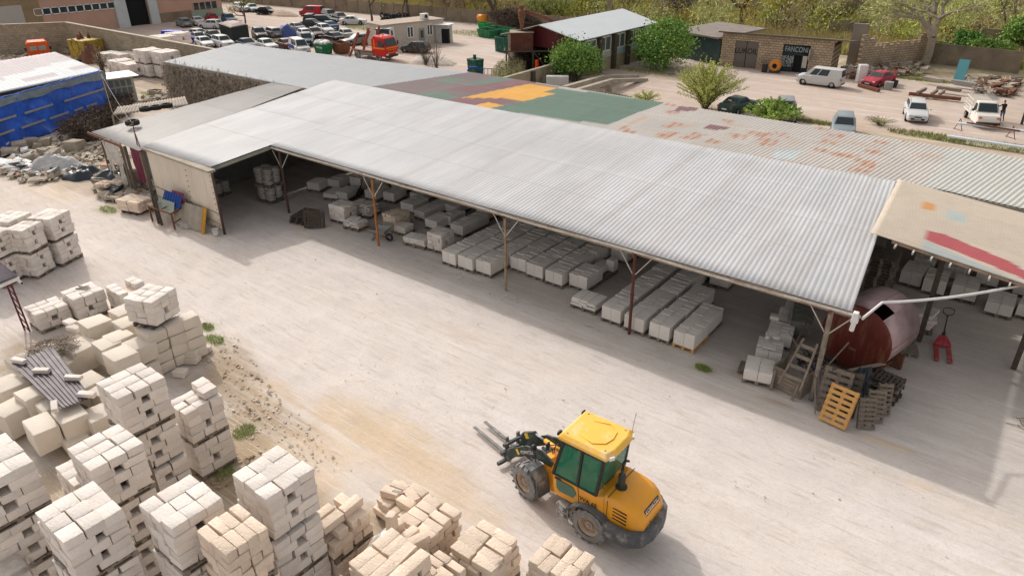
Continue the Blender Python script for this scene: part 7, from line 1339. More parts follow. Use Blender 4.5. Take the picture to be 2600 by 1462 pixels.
p = Y(2268, 222); o = MB().lathe([(0, 0), (.3, 0), (.4, .7), (.34, .7), (.28, .1), (0, .1)], n=14).build('black_tub', M['black'], None, smooth=True, ang=50); o.location = (p.x, p.y, YZ); tag(o, 'black tub beside the grey barrel', 'tub')
# ---- concrete lamp pole at the top
p = Y(1545, 62); tag(MB().tube([(p.x, p.y, YZ), (p.x, p.y, 9)], [.45, .35], 8).build('concrete_pole', M['conc'], None, smooth=True), 'concrete pole standing behind the workshop roof', 'pole')
# ------------------------------------------------------------ left background: tarp shed, stone piles, junk
bp0, bp1 = G(18, 372), G(300, 275); d = (bp1 - bp0).normalized(); bp0 = bp0 - d * 7; Lb = (bp1 - bp0).length; BS = thing('tarp_shed', 'low shed wrapped in blue tarpaulin with a pale metal roof at the left edge', 'shed', (bp0.x, bp0.y, 0), atan2(d.y, d.x)); bh = 3.0
fr0 = [BS.matrix_world]; 
def bl(p): dd = Vector((p.x - bp0.x, p.y - bp0.y, 0)); c, s = d.x, d.y; return Vector((dd.x * c + dd.y * s, -dd.x * s + dd.y * c, p.z))
n1, n2 = 90, 26; vs = []
for j in range(n2 + 1):
    for i in range(n1 + 1):
        u = i / n1; t = j / n2; x = u * Lb; wr = .22 * MN.noise(Vector((x * .55 + t, t * 1.6, 1))) + .09 * MN.noise(Vector((x * 3.1 + t * 4, t * 2, 5))) + .12 * (1 - t) ** 2; y = -.12 - abs(wr) * 1.6
        if u > .93: y += (u - .93) / .07 * .9; x -= .0
        vs.append((x, y, .04 + t * (bh + .05)))
BS_t = MB().add(vs, [(j * (n1 + 1) + i, j * (n1 + 1) + i + 1, (j + 1) * (n1 + 1) + i + 1, (j + 1) * (n1 + 1) + i) for j in range(n2) for i in range(n1)]).build('tarp_front', BT, BS, smooth=True); md = BS_t.modifiers.new('t', 'SOLIDIFY'); md.thickness = .02
vs = []
for j in range(13):
    for i in range(31): u = i / 30; t = j / 12; vs.append((Lb + .05 + .12 * MN.noise(Vector((u * 5, t * 3, 7))) - .0, .7 + u * 6, .04 + t * (bh - .1)))
MB().add(vs, [(j * 31 + i, j * 31 + i + 1, (j + 1) * 31 + i + 1, (j + 1) * 31 + i) for j in range(12) for i in range(30)]).build('tarp_side', BT, BS, smooth=True)
gt_ = MB(); rr = random.Random(5)
vs = []
for j in range(5):
    for i in range(61): u = i / 60; t = j / 4; vs.append((u * Lb * .96, -.32 - .06 * MN.noise(Vector((u * 30, t * 2, 3))), bh + .02 - t * (.45 + .25 * MN.noise(Vector((u * 9, 0, 2))))))
MB().add(vs, [(j * 61 + i, j * 61 + i + 1, (j + 1) * 61 + i + 1, (j + 1) * 61 + i) for j in range(4) for i in range(60)]).build('grey_overhang', mat('faded grey blue tarpaulin', (.22, .27, .31), .6, .3, 2, .3), BS, smooth=True)
bw2 = mat('grey batten', (.36, .34, .30), .8, .15, 4)
for z, segs in ((1.75, ((.25, .46), (.50, .64), (.70, .93))), (.95, ((.33, .43), (.46, .58), (.60, .70), (.73, .78), (.80, .86)))):
    for a, b_ in segs: MB().beam((a * Lb, -.33 if z > 1.5 else -.42, z), (b_ * Lb, -.33 if z > 1.5 else -.40, z + .03), .04, .13).build('batten', bw2, BS)
MB().beam((Lb * .31, -.5, .2), (Lb * .30, -.45, 1.5), .1, .05).beam((Lb * .30, -.9, 0), (Lb * .325, -.5, 1.1), .14, .07).build('plank', M['wood'], BS)
def colS(x, y, u, t):
    a = t + .04 * sin(u * 9); b = Vector((.30, .255, .275)) * (1 + .10 * (hsh(int(u * 14), int(t * 4)) - .5))
    if a < .34 + .10 * (u > .45) + .10 * (u > .68) + .1 * (u > .82): b = Vector((.43, .48, .50)) * (1 + .05 * (hsh(int(u * 9), 1) - .5))
    if .52 < u < .74 and .17 < t < .26: b = Vector((.27, .22, .25))
    if u > .86 and .22 < t < .36: b = Vector((.27, .22, .25))
    return b
q0_, q1_, q2_, q3b = G(262, 181, 2.98), G(133, 132, 3.95), G(-160, 170, 3.95), None
rfo = corr('roof', [G(-150, 268, 2.98), G(262, 181, 2.98)], [G(-240, 195, 3.95), G(140, 132, 3.95)], .35, .012, 16, mat('shed roof sheet', (0, 0, 0), .6, .06, 2, .1, 20, attr='rcol', spec=.3), None, colS)
bpy.context.view_layer.update(); rfo.parent = BS; rfo.matrix_parent_inverse = BS.matrix_world.inverted()
MB().bx(.3, Lb - .3, .1, 7, 0, 2.7).build('inner_walls', grw, BS)
tag(MB().tube([G(257, 190, 2.9), G(285, 285, 1.4), G(313, 315, 1.0)], .02, 5).build('pale_rod', M['wood']), 'thin pale rod leaning at the corner of the tarp shed', 'rod')
# window wall hut
t, L_ = facade('window_hut', 'low white hut wall with rows of narrow windows behind the tarp shed', 'hut', (285, 268), (352, 258), 0); hh = VZ((320, 265), (318, 198), 0); MB().bx(0, L_, 0, .25, 0, hh).build('wall', mat('grey white render', (.44, .42, .38), .9, .15, 2), t); MB().bx(-.6, L_ + .4, -.4, 2.5, hh, hh + .06).build('roof', M['white'], t)
for r in range(2):
    for k in range(4): x = L_ * (.08 + .22 * k); z = hh * (.36 + .30 * r); f = MB().bx(x, x + L_ * .16, -.05, 0, z, z + hh * .25).build('window', M['wood'], t); MB().bx(x + .05, x + L_ * .16 - .05, -.06, -.05, z + .05, z + hh * .25 - .05).build('pane', mat('blue grey glass', (.12, .17, .20), .15, .2, 3), f)
# white stone loads at the back left
SL = 'white stone loads by the block wall'
for i, (u, v, lev, X, lb) in enumerate(((425, 205, 2, 2.0, 'nearest white double load below the vine wall'), (380, 200, 2, 2.0, 'left neighbour of the nearest double load below the vine wall'), (335, 200, 1, 2.0, 'single white load with a timber on it, middle of the white heap'), (300, 192, 1, 1.8, 'low load right behind the tarp shed roof corner'), (420, 158, 2, 2.2, 'tall white double load against the block wall'), (455, 148, 2, 1.8, 'rightmost tall white load by the roof corner'), (385, 165, 1, 2.0, 'white load left of the tall one against the wall'), (350, 172, 1, 2.0, 'white load in the middle of the back heap'), (310, 172, 1, 2.0, 'leftmost white load of the back heap'), (270, 170, 1, 1.7, 'small white load nearest the rusty scrap'))):
    tier(NT(u, v, 0), lev, lb, SL, kind='w', X=X, Yd=1.8, n=3, h=.36, jit=.03)
# yellow container lid, rust pile, orange cab
t, L_ = facade('yellow_container', 'rusty yellow steel container standing by the block wall', 'container', (183, 152), (222, 158), 0); hh = VZ((183, 152), (176, 100), 0); MB().bx(0, L_, 0, 2.2, 0, hh).build('container_body', mat('rusty yellow paint', (.42, .29, .04), .7, .25, 1, stain=(.12, .07, .04), sscale=1.4, samt=.9), t, .04); MB().lathe([(.55, -.06), (.65, -.08), (.75, -.06)], (L_ * .45, 0, hh * .72), 'y', 20).build('ring_mark', MATS['rusty yellow paint'], t)
mound(240, 157, 1.6, 1.2, 1.6, M['rust'], 'pile of dark rusty scrap right of the yellow container', 'scrap_pile', 'scrap', 14, lv=0, rough=.7); mound(228, 150, .9, .8, 2.2, mat('brown rust plates', (.17, .06, .035), .8, .4, 3), 'tall rusty plates behind the scrap pile', 'scrap_pile', 'scrap', 15, lv=0, rough=.8)
t, L_ = facade('lorry_cab', 'orange lorry cab without chassis by the block wall', 'vehicle cab', (77, 152), (132, 147), 0); hh = VZ((77, 152), (74, 108), 0); OC = paint('cab orange', (.70, .095, .012), .45, dirt=.1)
MB().loft([[(0, 0, 0), (L_, 0, 0), (L_, 2.2, 0), (0, 2.2, 0)], [(0, 0, hh * .88), (L_, 0, hh * .88), (L_, 2.2, hh * .88), (0, 2.2, hh * .88)], [(.2, .15, hh), (L_ - .2, .15, hh), (L_ - .2, 2.0, hh), (.2, 2.0, hh)]]).build('cab_shell', OC, t, .06)
for a, b_ in ((.10, .44), (.52, .88)): MB().bx(L_ * a, L_ * b_, -.02, .02, hh * .5, hh * .76).build('rear_window', mat('pale grey glass', (.28, .31, .29), .2, .3, 3), t)
for s, x in ((-1, -.15), (1, L_ + .15)): MB().box((x, .2, hh * .6), (.2, .12, .4)).build('mirror', M['black'], t, .03)
# roof clutter: tyres on the lean-to
TYR = [(1160 / 3.623 + 5, 1000 / 3.623 + 5, 1), (1340 / 3.623, 1020 / 3.623, 0), (1440 / 3.623, 1002 / 3.623, 0), (1535 / 3.623, 988 / 3.623, 0)]
for i, (u, v, z, lb) in enumerate(((337, 316, 3.15, 'tyre lying on the lean-to roof by the thin mast'), (370, 281, 2.2, 'left tyre on the low sheet roof behind the lean-to'), (397, 277, 2.2, 'middle tyre on the low sheet roof behind the lean-to'), (424, 272, 2.2, 'right tyre on the low sheet roof behind the lean-to'))):
    p = G(u, v, z); o = link('tyre', MESHC['w'], None, (p.x, p.y, z + .1)); o.rotation_euler.x = pi / 2; o.scale = (1.15, 1.15, 1.15); tag(o, lb, 'tyre')
p0, p1, p2, p3 = G(285, 293, 2.05), G(480, 268, 2.05), G(470, 245, 2.15), G(300, 272, 2.15); t = thing('sheet_roof', 'low old sheet roof with tyres on it behind the lean-to', 'roof'); corr('roof_sheeting', [p0, p1], [p3, p2], .2, .03, 4, mat('old tan sheet', (0, 0, 0), .9, .2, 2, .3, 12, attr='rcol'), t, lambda *a: Vector((.38, .33, .28)))
for p in (p0, p1): MB().box((p.x, p.y, 1), (.1, .1, 2)).build('roof_post', M['wood'], t)
# thin mast with wires
mp = thing('wire_mast', 'thin rusty mast with struts and wires at the lean-to corner', 'mast'); a = G(352, 385, 2.6); b_ = G(328, 325, 3.9); MB().tube([(a.x, a.y, 2.2), (a.x - .1, a.y + .1, 4.0)], .03, 6).build('mast_pole', M['rust'], mp); MB().tube([(a.x - .1, a.y + .1, 3.5), (a.x + .6, a.y - .1, 2.6)], .025, 5).build('strut', M['rust'], mp); MB().lathe([(0, 0), (.07, .02), (.07, .12), (0, .14)], (a.x - .1, a.y + .1, 4.0), n=8).build('insulator', M['wood'], mp, smooth=True)
w0_, w1_ = Vector((a.x - .1, a.y + .1, 4.0)), G(-60, 470, 1.6); MB().tube([w0_.lerp(w1_, k / 10) - Vector((0, 0, .4 * sin(pi * k / 10))) for k in range(11)], .008, 4).build('wire', M['white'], mp)
w2_ = G(257, 188, 3.0); MB().tube([w0_.lerp(w2_, k / 8) - Vector((0, 0, .25 * sin(pi * k / 8))) for k in range(9)], .007, 4).build('wire', M['white'], mp)
# junk strip
PM_ = mat('white sheeting', (.50, .50, .495), .7, .2, 3, .7, 7); BF = mat('dark blue black foil', (.022, .032, .045), .35, .4, 2, .8, 6, spec=.5)
mound(148, 432, 1.9, 1.0, .85, PM_, 'white plastic sheeting heap in the junk strip', 'sheeting_heap', 'sheeting', 31, lv=0, rough=.45, rz=.5); mound(210, 448, 1.25, .8, .55, BF, 'black foil heap right of the white sheeting', 'foil_heap', 'foil', 32, lv=0, rough=.6, rz=.6); mound(300, 473, .95, .55, .35, BF, 'dark foil over the small stone stacks', 'foil_heap', 'foil', 33, lv=0, z=.68, rough=.6, rz=.6)
for i, (u, v, s_) in enumerate(((178, 362, 1.0), (112, 395, .7), (85, 372, .9), (140, 402, .8), (55, 385, .9), (196, 385, 1.1), (30, 400, .9), (75, 412, .7), (120, 372, .8))):
    p = G(u, v); o = link('rough_boulder', chip(s_, s_ * .8, s_ * .7, 70 + i, M['rubble'], .08, .08), None, (p.x, p.y, s_ * .3), i * .7); tag(o, ('big round edged', 'low', 'leftish', 'middle', 'long', 'tall', 'leftmost', 'small', 'rear')[i] + ' rough stone in the junk strip below the tarp shed', 'boulder', 'rough stones in the junk strip')
scatter('rubble', [Q(-60, 400, 60, 372, 230, 450, 60, 470), Q(60, 365, 260, 330, 330, 400, 200, 430), Q(230, 440, 380, 480, 400, 540, 250, 500)], 900, .08, .38, mat('pale rubble mix', (.50, .44, .36), .95, .35, 1.2, .6, 9), 'stone rubble strewn along the junk strip', 'rubble', 41, lv=0, zj=.12)
scatter('rubble', [Q(380, 235, 520, 225, 560, 262, 350, 275), Q(0, 140, 250, 120, 280, 160, 20, 165)], 300, .1, .5, M['rubble'], 'stone rubble behind the lean-to', 'rubble', 42, lv=0, zj=.15)
scatter('twig_litter', [Q(520, 850, 600, 850, 720, 1020, 640, 1120), Q(560, 1180, 640, 1150, 660, 1200, 520, 1260), Q(330, 1400, 400, 1360, 400, 1462, 330, 1462)], 240, .02, .09, mat('brown litter', (.38, .29, .20), .95, .4, 4), 'brown twig litter on the bare strip beside the stacks', 'litter', 47, lv=0, zj=0, flat=.2)
Qj = [Q(-60, 405, 60, 380, 230, 445, 60, 465), Q(230, 440, 360, 470, 390, 520, 250, 500)]
for m_, n_, s_, lb in ((M['wood'], 70, .5, 'wood scraps'), (BF, 50, .45, 'dark foil scraps'), (paint('scrap red', (.3, .04, .05), .6), 12, .4, 'red scraps'), (mat('cardboard', (.42, .30, .19), .9, .2, 4), 45, .4, 'cardboard scraps')): scatter('scraps', Qj, n_, .1, s_, m_, lb + ' mixed into the junk strip', 'scraps', 50 + n_, lv=0, flat=.4, zj=.25)
scatter('plank_litter', [Q(-60, 405, 60, 380, 230, 445, 60, 465), Q(230, 440, 360, 470, 390, 520, 250, 500)], 110, .12, .5, PM_, 'pale boards and plastic litter in the junk strip', 'litter', 43, lv=0, flat=.25, zj=.25)
scatter('loose_stone', [Q(490, 840, 560, 830, 720, 1010, 600, 1180), Q(600, 1000, 760, 1050, 900, 1200, 640, 1180)], 380, .015, .06, mat('pale chips', (.58, .51, .43), .95, .3, 4), 'loose stone chips on the bare strip beside the stacks', 'stone chips', 44, lv=0, zj=0, flat=.35)
scatter('loose_stone', [Q(250, 470, 700, 560, 2300, 1150, 500, 800), Q(500, 800, 2300, 1200, 2500, 1440, 900, 1000)], 260, .01, .035, MATS['pale chips'], 'small chips scattered over the white track', 'stone chips', 45, lv=0, zj=0)
scatter('shed_litter', [Q(700, 560, 1900, 900, 1850, 960, 740, 590)], 120, .015, .06, MATS['pale chips'], 'chips along the shed edge', 'stone chips', 46, lv=0, zj=0)
for i, (u, v, rz, w_, h_, m_, lb) in enumerate(((15, 425, .6, 1.3, .8, 'white', 'white board at the left end of the junk strip'), (60, 420, .2, 1.2, .5, 'white', 'flat white panel beside the black box'), (33, 402, .9, 1.6, .6, 'black', 'long black box leaning in the junk strip'), (98, 432, .8, 1.3, .3, 'white', 'pale board left of the white sheeting'), (0, 375, .5, 1.0, .9, 'white', 'whitish trough below the tarp shed'))):
    p = G(u, v); o = MB().box((0, 0, .25), (w_, h_, .12), rz, .15, .25).build('panel_piece', M[m_], None, .01); o.location = (p.x, p.y, 0); tag(o, lb, 'panel')
t0 = G(232, 440); tag(MB().add([(t0.x, t0.y, 0), (t0.x + .8, t0.y - .3, .1), (t0.x + .1, t0.y + .2, 1.5), (t0.x - .1, t0.y + .3, 1.6)], [(0, 1, 2, 3)]).build('hanging_sheet', mat('pale blue sheet', (.45, .50, .52), .5, .15, 3)), 'pale blue plastic sheet hanging by the lean-to', 'sheet')
o = MB().box((0, 0, .45), (.9, .7, .9), .4).build('cabinet', mat('pale cabinet', (.55, .48, .40), .8, .15, 2), None, .02); p = G(292, 456); o.location = p; tag(o, 'pale cabinet with an orange top below the torn plastic', 'cabinet'); MB().box((0, 0, .93), (.95, .75, .05), .4).build('cabinet_top', mat('orange brown top', (.42, .17, .08), .7), o)
tag(MB().box((G(350, 478).x, G(350, 478).y, .55), (.9, .5, 1.0), .4).build('clay_pipes', M['rubble'], None, .1), 'grey ribbed stone pieces standing under the maroon curtain', 'stone pieces')
# ---- red lattice mast and its small canopy
lm = thing('lattice_mast', 'dark red lattice mast carrying a small ribbed roof at the left edge', 'mast'); b0 = Vector((-27.5, 6.55, 0)); RL = mat('dark red steel', (.12, .022, .035), .6, .2, 5)
tpz = 3.0; top_ = Vector(((G(10, 690, tpz)).x, G(10, 690, tpz).y, tpz)); b0 = Vector((top_.x, top_.y, 0)); b0 = G(76, 842) ; top_ = Vector((b0.x - .15, b0.y, 2.55)); 
for k, (dx, dy) in enumerate(((0, 0), (-.22, -.08))):
    MB().beam(b0 + Vector((dx, dy, 0)), top_ + Vector((dx, dy, 0)), .05, .05).build('mast_chord', RL, lm)
for k in range(9): z = k / 9; z1_ = (k + 1) / 9; MB().beam(b0.lerp(top_, z), b0.lerp(top_, z1_) + Vector((-.22, -.08, 0)), .025).build('lattice_bar', RL, lm)
c0_, c1_, c2_, c3_ = G(45, 700, 2.75), G(-60, 745, 2.75), G(-70, 640, 3.0), G(0, 668, 3.0)
corr('canopy_roof', [c1_, c0_], [c2_, c3_], .13, .03, 3, mat('purple rib sheet', (0, 0, 0), .5, .1, 3, attr='rcol'), lm, lambda *a: Vector((.20, .17, .19)), swap=True); MB().beam(c1_ - Vector((0, 0, .08)), c0_ - Vector((0, 0, .08)), .12, .1).build('eave_beam', M['white'], lm)
MB().beam(top_, top_ + Vector((-.5, 0, .15)), .1, .1).beam(top_ + Vector((-.1, 0, -.25)), top_ + Vector((-.5, .0, .05)), .05).build('bracket', RL, lm)
cm_ = MB().tube([c0_ + Vector((.0, -.05, -.14)), c0_ + Vector((.22, -.02, -.19))], .045, 10).build('security_camera', M['white'], lm, smooth=True); MB().lathe([(0, 0), (.035, 0), (.035, .01)], c0_ + Vector((.23, -.02, -.195)), 'x', 10).build('lens', M['black'], cm_)
# ------------------------------------------------------------ plants
def leafmat(n, c, v=.3): return mat('foliage ' + n, c, .8, v, .9, spec=.2, ovar=.08)
FOL = {'lime': leafmat('lime', (.42, .50, .05)), 'yel': leafmat('olive yellow', (.52, .40, .06)), 'grn': leafmat('bright green', (.24, .38, .09)), 'dgr': leafmat('deep green', (.10, .22, .05)), 'olv': leafmat('olive', (.37, .40, .14)), 'brn': leafmat('brown twigs', (.38, .30, .20)), 'gry': leafmat('grey twigs', (.29, .245, .18)), 'drk': leafmat('dark bramble', (.11, .08, .06)), 'pal': leafmat('pale olive', (.50, .54, .22)), 'spr': leafmat('spring shoots', (.52, .56, .16))}
BARK = mat('bark', (.11, .085, .065), .95, .3, 5, .5); BARKP = mat('pale bark', (.33, .28, .21), .9, .3, 3)
def limbs(b, p, d, L_, r, dep, rr, ends, spread=.6, up=.1):
    q = p + d * L_; m_ = (p + q) / 2 + Vector((rr.gauss(0, 1), rr.gauss(0, 1), rr.gauss(0, .5))) * L_ * .07; b.tube([p, m_, q], [r, r * .8, r * .6], 5 if r > .05 else 3, False)
    if dep == 0: ends.append(q); return
    ends.append(m_) if dep < 2 else None
    for k in range(rr.choice((2, 3, 3))):
        nd = (d + Vector((rr.gauss(0, 1), rr.gauss(0, 1), rr.gauss(0, .6))) * spread + Vector((0, 0, up))).normalized(); limbs(b, q, nd, L_ * rr.uniform(.6, .85), r * .6, dep - 1, rr, ends, spread, up)
def cards(b, c, n, R, size, rr, zsq=.8, elong=1.0, upr=0.0):
    for i in range(n):
        p = Vector(c) + Vector((rr.gauss(0, 1) * R, rr.gauss(0, 1) * R, rr.gauss(0, 1) * R * zsq)) * .6; s = size * rr.uniform(.6, 1.4); u = Vector((rr.gauss(0, 1), rr.gauss(0, 1), rr.gauss(0, 1) + upr)).normalized(); v = u.cross(Vector((rr.gauss(0, 1), rr.gauss(0, 1), rr.gauss(0, 1)))).normalized()
        a = u * s * .5 * elong; e = v * s * .5 / elong; b.add([p - a, p + e, p + a, p - e], [(0, 1, 2, 3)])
PRO = {}
def tree(u, v, H, Rw, fol, label, seed, lv=YZ, dep=4, dens=26, leaf=.22, cat='tree', name='tree', trunk=.3, bark=None, spread=.6, group='trees and bushes behind the yard', elong=1.0, first=.30, clump=.55, upr=0, fol2=None, at=None):
    rr = random.Random(seed); p = at or G(u, v, lv); t = thing(name, label, cat, (p.x, p.y, lv), rn(0, 6), group); b = MB(); ends = []
    if dep >= 4 or trunk > .15: limbs(b, Vector((0, 0, -.2)), Vector((rr.gauss(0, .08), rr.gauss(0, .08), 1)).normalized(), H * first, trunk, dep, rr, ends, spread)
    else:
        for k in range(7): limbs(b, Vector((rr.gauss(0, .2), rr.gauss(0, .2), -.1)), Vector((rr.gauss(0, .45), rr.gauss(0, .45), 1)).normalized(), H * first, trunk, dep, rr, ends, spread)
    mx = max(e.z for e in ends); mr = max(hypot(e.x, e.y) for e in ends); sz, sr = H * .93 / mx, Rw / mr
    b.v = [(x * lerp(1, sr, min(1, max(0, z) / (H * .25))), y * lerp(1, sr, min(1, max(0, z) / (H * .25))), z * sz) for x, y, z in b.v]; b.build('trunk', bark or BARK, t)
    c = MB(); c2 = MB()
    for e in ends:
        q = Vector((e.x * sr, e.y * sr, e.z * sz)); cards(c2 if (fol2 and rr.random() < .35) else c, q, dens, clump * rr.uniform(.6, 1.4), leaf, rr, .8, elong, upr)
    c.build('crown', FOL[fol], t)
    if fol2: c2.build('crown', FOL[fol2], t)
    return t
tree(945, 62, 9, 3.6, 'lime', 'bright lime willow like tree in front of the back fence', 11, leaf=.26, dens=30, clump=.8)
tree(1040, 48, 9, 4, 'grn', 'fresh green tree behind the back fence, top centre left', 12, fol2='olv', leaf=.25)
tree(1025, 62, 8, 3, 'brn', 'bare leaning tree above the small office', 13, dens=5, leaf=.2, elong=3)
tree(1250, 62, 8.5, 6.0, 'yel', 'broad olive yellow willow above the green containers', 14, dens=34, leaf=.3, clump=.9, elong=2)
tree(1300, 72, 2.8, 5, 'drk', 'dark bramble thicket below the yellow willow', 15, dep=3, trunk=.06, dens=60, leaf=.2, cat='bush', name='bush', elong=3, clump=.8)
tree(1180, 48, 7, 5, 'brn', 'brown bare thicket left of the yellow willow', 16, dep=3, trunk=.06, dens=40, leaf=.25, cat='bush', name='bush', elong=3.5, clump=.9, upr=1.5)
KB = [('brn', 'yel'), ('olv', 'pal'), ('gry', 'pal'), ('brn', 'pal'), ('yel', 'lime'), ('pal', 'lime')]
for i, (u, v, H_, R__, k, lb) in enumerate(((850, 18, 6, 6, 1, 'olive thicket above the scrap cars'), (780, 8, 6, 6, 3, 'brown thicket at the top above the red van'), (700, 2, 6, 5, 0, 'brown yellow thicket at the top left'), (1110, 20, 7, 6, 0, 'brown thicket at the top above the office'), (1390, 62, 5, 5, 1, 'olive bush above the dust extractor'), (1450, 45, 5.5, 5, 4, 'yellow olive bush above the metal roof'), (1520, 35, 6, 5, 3, 'brown bush left of the concrete pole'), (1360, 20, 6, 7, 3, 'brown reed like thicket at the top centre'), (1480, 8, 6, 7, 3, 'brown thicket at the top left of the pole'), (1600, 40, 7, 5, 5, 'light green bush right of the concrete pole'), (1660, 15, 8, 6, 5, 'light green thicket at the top centre right'), (1600, 2, 7, 6, 1, 'olive thicket at the top behind the pole'), (1990, 62, 6, 5, 4, 'yellow bush above the garage roof, left'), (2060, 72, 6, 5, 0, 'yellow brown bush above the garage roof, middle'), (2130, 80, 6.5, 5, 3, 'brown bush above the garage roof, right'), (1960, 20, 8, 6, 5, 'lime thicket at the top right of the grey tree'), (2080, 22, 8, 7, 2, 'grey olive thicket at the top right'), (2200, 40, 8, 7, 1, 'olive thicket left of the plane tree'), (2180, 5, 9, 7, 3, 'brown thicket at the top, left of the plane tree'), (2330, 10, 9, 8, 1, 'olive thicket behind the plane tree'), (2470, 20, 9, 7, 5, 'light green thicket at the top far right'), (2580, 60, 8, 6, 1, 'olive thicket in the top right corner'), (1730, 70, 6.5, 4.5, 2, 'grey bush left of the big grey tree'), (1760, 20, 9, 6, 2, 'grey thicket at the top behind the big grey tree'), (560, 0, 7, 5, 1, 'olive thicket beside the pink hall'), (620, 2, 5.5, 4, 0, 'yellow brown thicket by the back fence, far left'))):
    tree(u, v, H_, R__, KB[k][0], lb, 30 + i, dep=3, trunk=.07, dens=40, leaf=.22, cat='bush', name='bush', elong=2.6, clump=1.0, upr=1.0, fol2=KB[k][1])
tree(2052, 68, 4, 2.4, 'grn', 'small bright green bush above the garage roof', 60, dep=3, trunk=.06, dens=24, leaf=.22, cat='bush', name='bush')
tree(1880, 92, 11, 6.5, 'gry', 'big bare grey brown tree behind the block garages', 61, dep=5, dens=10, leaf=.28, elong=4, clump=1.0, spread=.55, trunk=.4)
tree(2345, 166, 12, 10.5, 'pal', 'large spreading plane tree with pale limbs behind the ruined wall', 62, dep=5, dens=9, leaf=.26, elong=3.2, clump=1.1, spread=.75, trunk=.5, bark=BARKP, first=.22)
tree(2530, 142, 11, 5, 'brn', 'dark bare tree leaning at the top right', 63, dep=5, dens=4, leaf=.22, elong=4, clump=.8, bark=BARK, trunk=.3)
for i, (u, v, H_, R__, k) in enumerate(((2440, 152, 3.4, 3.2, 'dgr'), (2500, 165, 3, 3.2, 'grn'), (2600, 148, 5, 3, 'grn'))): tree(u, v, H_, R__, k, ('deep green bush right of the plane tree', 'low bright green bush by the slotted fence', 'green bush at the right edge behind the fence')[i], 64 + i, dep=3, trunk=.06, dens=40, leaf=.24, cat='bush', name='bush')
tree(1457, 208, VZ((1457, 208), (1450, 98), YZ), 2.7, 'grn', 'bright green young tree at the corner of the workshop', 70, dens=80, leaf=.17, dep=3, trunk=.09, clump=.85, fol2='dgr', first=.2, group='green trees by the workshop')
tree(1690, 172, VZ((1690, 172), (1690, 50), YZ), 3.4, 'grn', 'dense green tree at the far end of the workshop', 71, dens=150, leaf=.2, dep=3, trunk=.12, clump=1.15, fol2='dgr', first=.25, group='green trees by the workshop')
# spring shrub: many upright shoots from one base
def shoots(u, v, H, Rw, n, label, seed, m, leaf=.09, lv=YZ, dens=26, group=None, bark=None, name='shrub', zs=.15):
    rr = random.Random(seed); p = G(u, v, lv); t = thing(name, label, 'shrub', (p.x, p.y, lv), 0, group); b = MB(); c = MB()
    for k in range(n):
        a = rr.uniform(0, 2 * pi); s = rr.random() ** .6; e = Vector((Rw * s * cos(a), Rw * s * sin(a), H * (1 - .45 * s * s) * rr.uniform(.65, 1.0))); m1 = Vector((e.x * .35, e.y * .35, e.z * .55)); o = Vector((rr.gauss(0, .12), rr.gauss(0, .12), 0)); b.tube([o, m1, e], [.03, .02, .008], 3, False)
        for i in range(dens): t_ = zs + (1 - zs) * (i / dens) ** .7; q = (o.lerp(m1, t_ * 2) if t_ < .5 else m1.lerp(e, t_ * 2 - 1)); cards(c, q, 2, .11, leaf, rr, 1, 1.5)
    b.build('stems', bark or BARK, t); c.build('leaves', m, t); return t
shoots(1790, 276, VZ((1790, 276), (1790, 140), YZ), 3.9, 190, 'tall fountain shaped shrub with lime spring shoots behind the green roof', 5, FOL['spr'], .11, dens=34)
shoots(1962, 312, VZ((1962, 312), (1962, 248), YZ), 2.7, 110, 'leafy green bush hiding a car by the rusty roof', 6, leafmat('fresh leaf', (.30, .42, .10)), .17, dens=34)
shoots(1108, 180, 4.2, 2.2, 26, 'bare sapling pair by the grey roof, right one', 7, FOL['gry'], .06, dens=6); shoots(1082, 165, 4.6, 2.2, 26, 'bare sapling pair by the grey roof, left one', 8, FOL['gry'], .06, dens=6)
shoots(1062, 135, 1.6, 3.2, 90, 'heap of cut bare branches over the dark grey car', 9, FOL['gry'], .06, dens=6, name='cut_branches')
shoots(1640, 262, 1.4, 1.6, 40, 'low pale shrub left of the fountain shrub', 19, FOL['spr'], .1, dens=14); shoots(2235, 318, .9, 1.6, 40, 'dry weed clump by the roof edge', 20, FOL['pal'], .07, dens=8)
tree(622, 66, 5.5, 4.0, 'olv', 'small bare fruit tree with olive buds in the car lot', 72, dep=5, dens=4, leaf=.16, elong=1.5, clump=.6, trunk=.16, group=None)
# bramble and vines
def bramble(name, quad, n, h, L_, m, label, seed, lv=0.0, rad=.012, leafm=None):
    rr = random.Random(seed); b = MB(); P = [G(*q, lv) for q in quad]; t = thing(name, label, 'bramble', (0, 0, 0))
    for i in range(n):
        s, r = rr.random(), rr.random(); p = P[0].lerp(P[1], s).lerp(P[3].lerp(P[2], s), r) + Vector((0, 0, h * rr.random() ** 1.3)); q = Vector((rr.gauss(0, 1), rr.gauss(0, 1), rr.gauss(0, .8))).normalized() * L_ * rr.uniform(.4, 1); b.tube([p - q / 2, p + Vector((rr.gauss(0, .15), rr.gauss(0, .15), .2 * L_)), p + q / 2], [rad, rad, rad * .4], 3, False)
    b.build('stems', m, t)
    if leafm:
        c = MB()
        for i in range(int(n * 1.5)): s, r = rr.random(), rr.random(); p = P[0].lerp(P[1], s).lerp(P[3].lerp(P[2], s), r) + Vector((0, 0, h * rr.random())); cards(c, p, 3, .2, .12, rr, 1, 1.6)
        c.build('leaves', leafm, t)
    return t
bramble('bramble', [(150, 365), (250, 372), (310, 300), (230, 325)], 1500, 1.3, .9, M['twigd'], 'dark bramble thicket before the blue tarpaulin, right part', 3, leafm=FOL['drk'])
bramble('bramble', [(262, 300), (330, 300), (340, 262), (290, 262)], 500, .8, .8, M['twigd'], 'brown bramble between tarp shed and lean-to', 4, leafm=FOL['drk'])
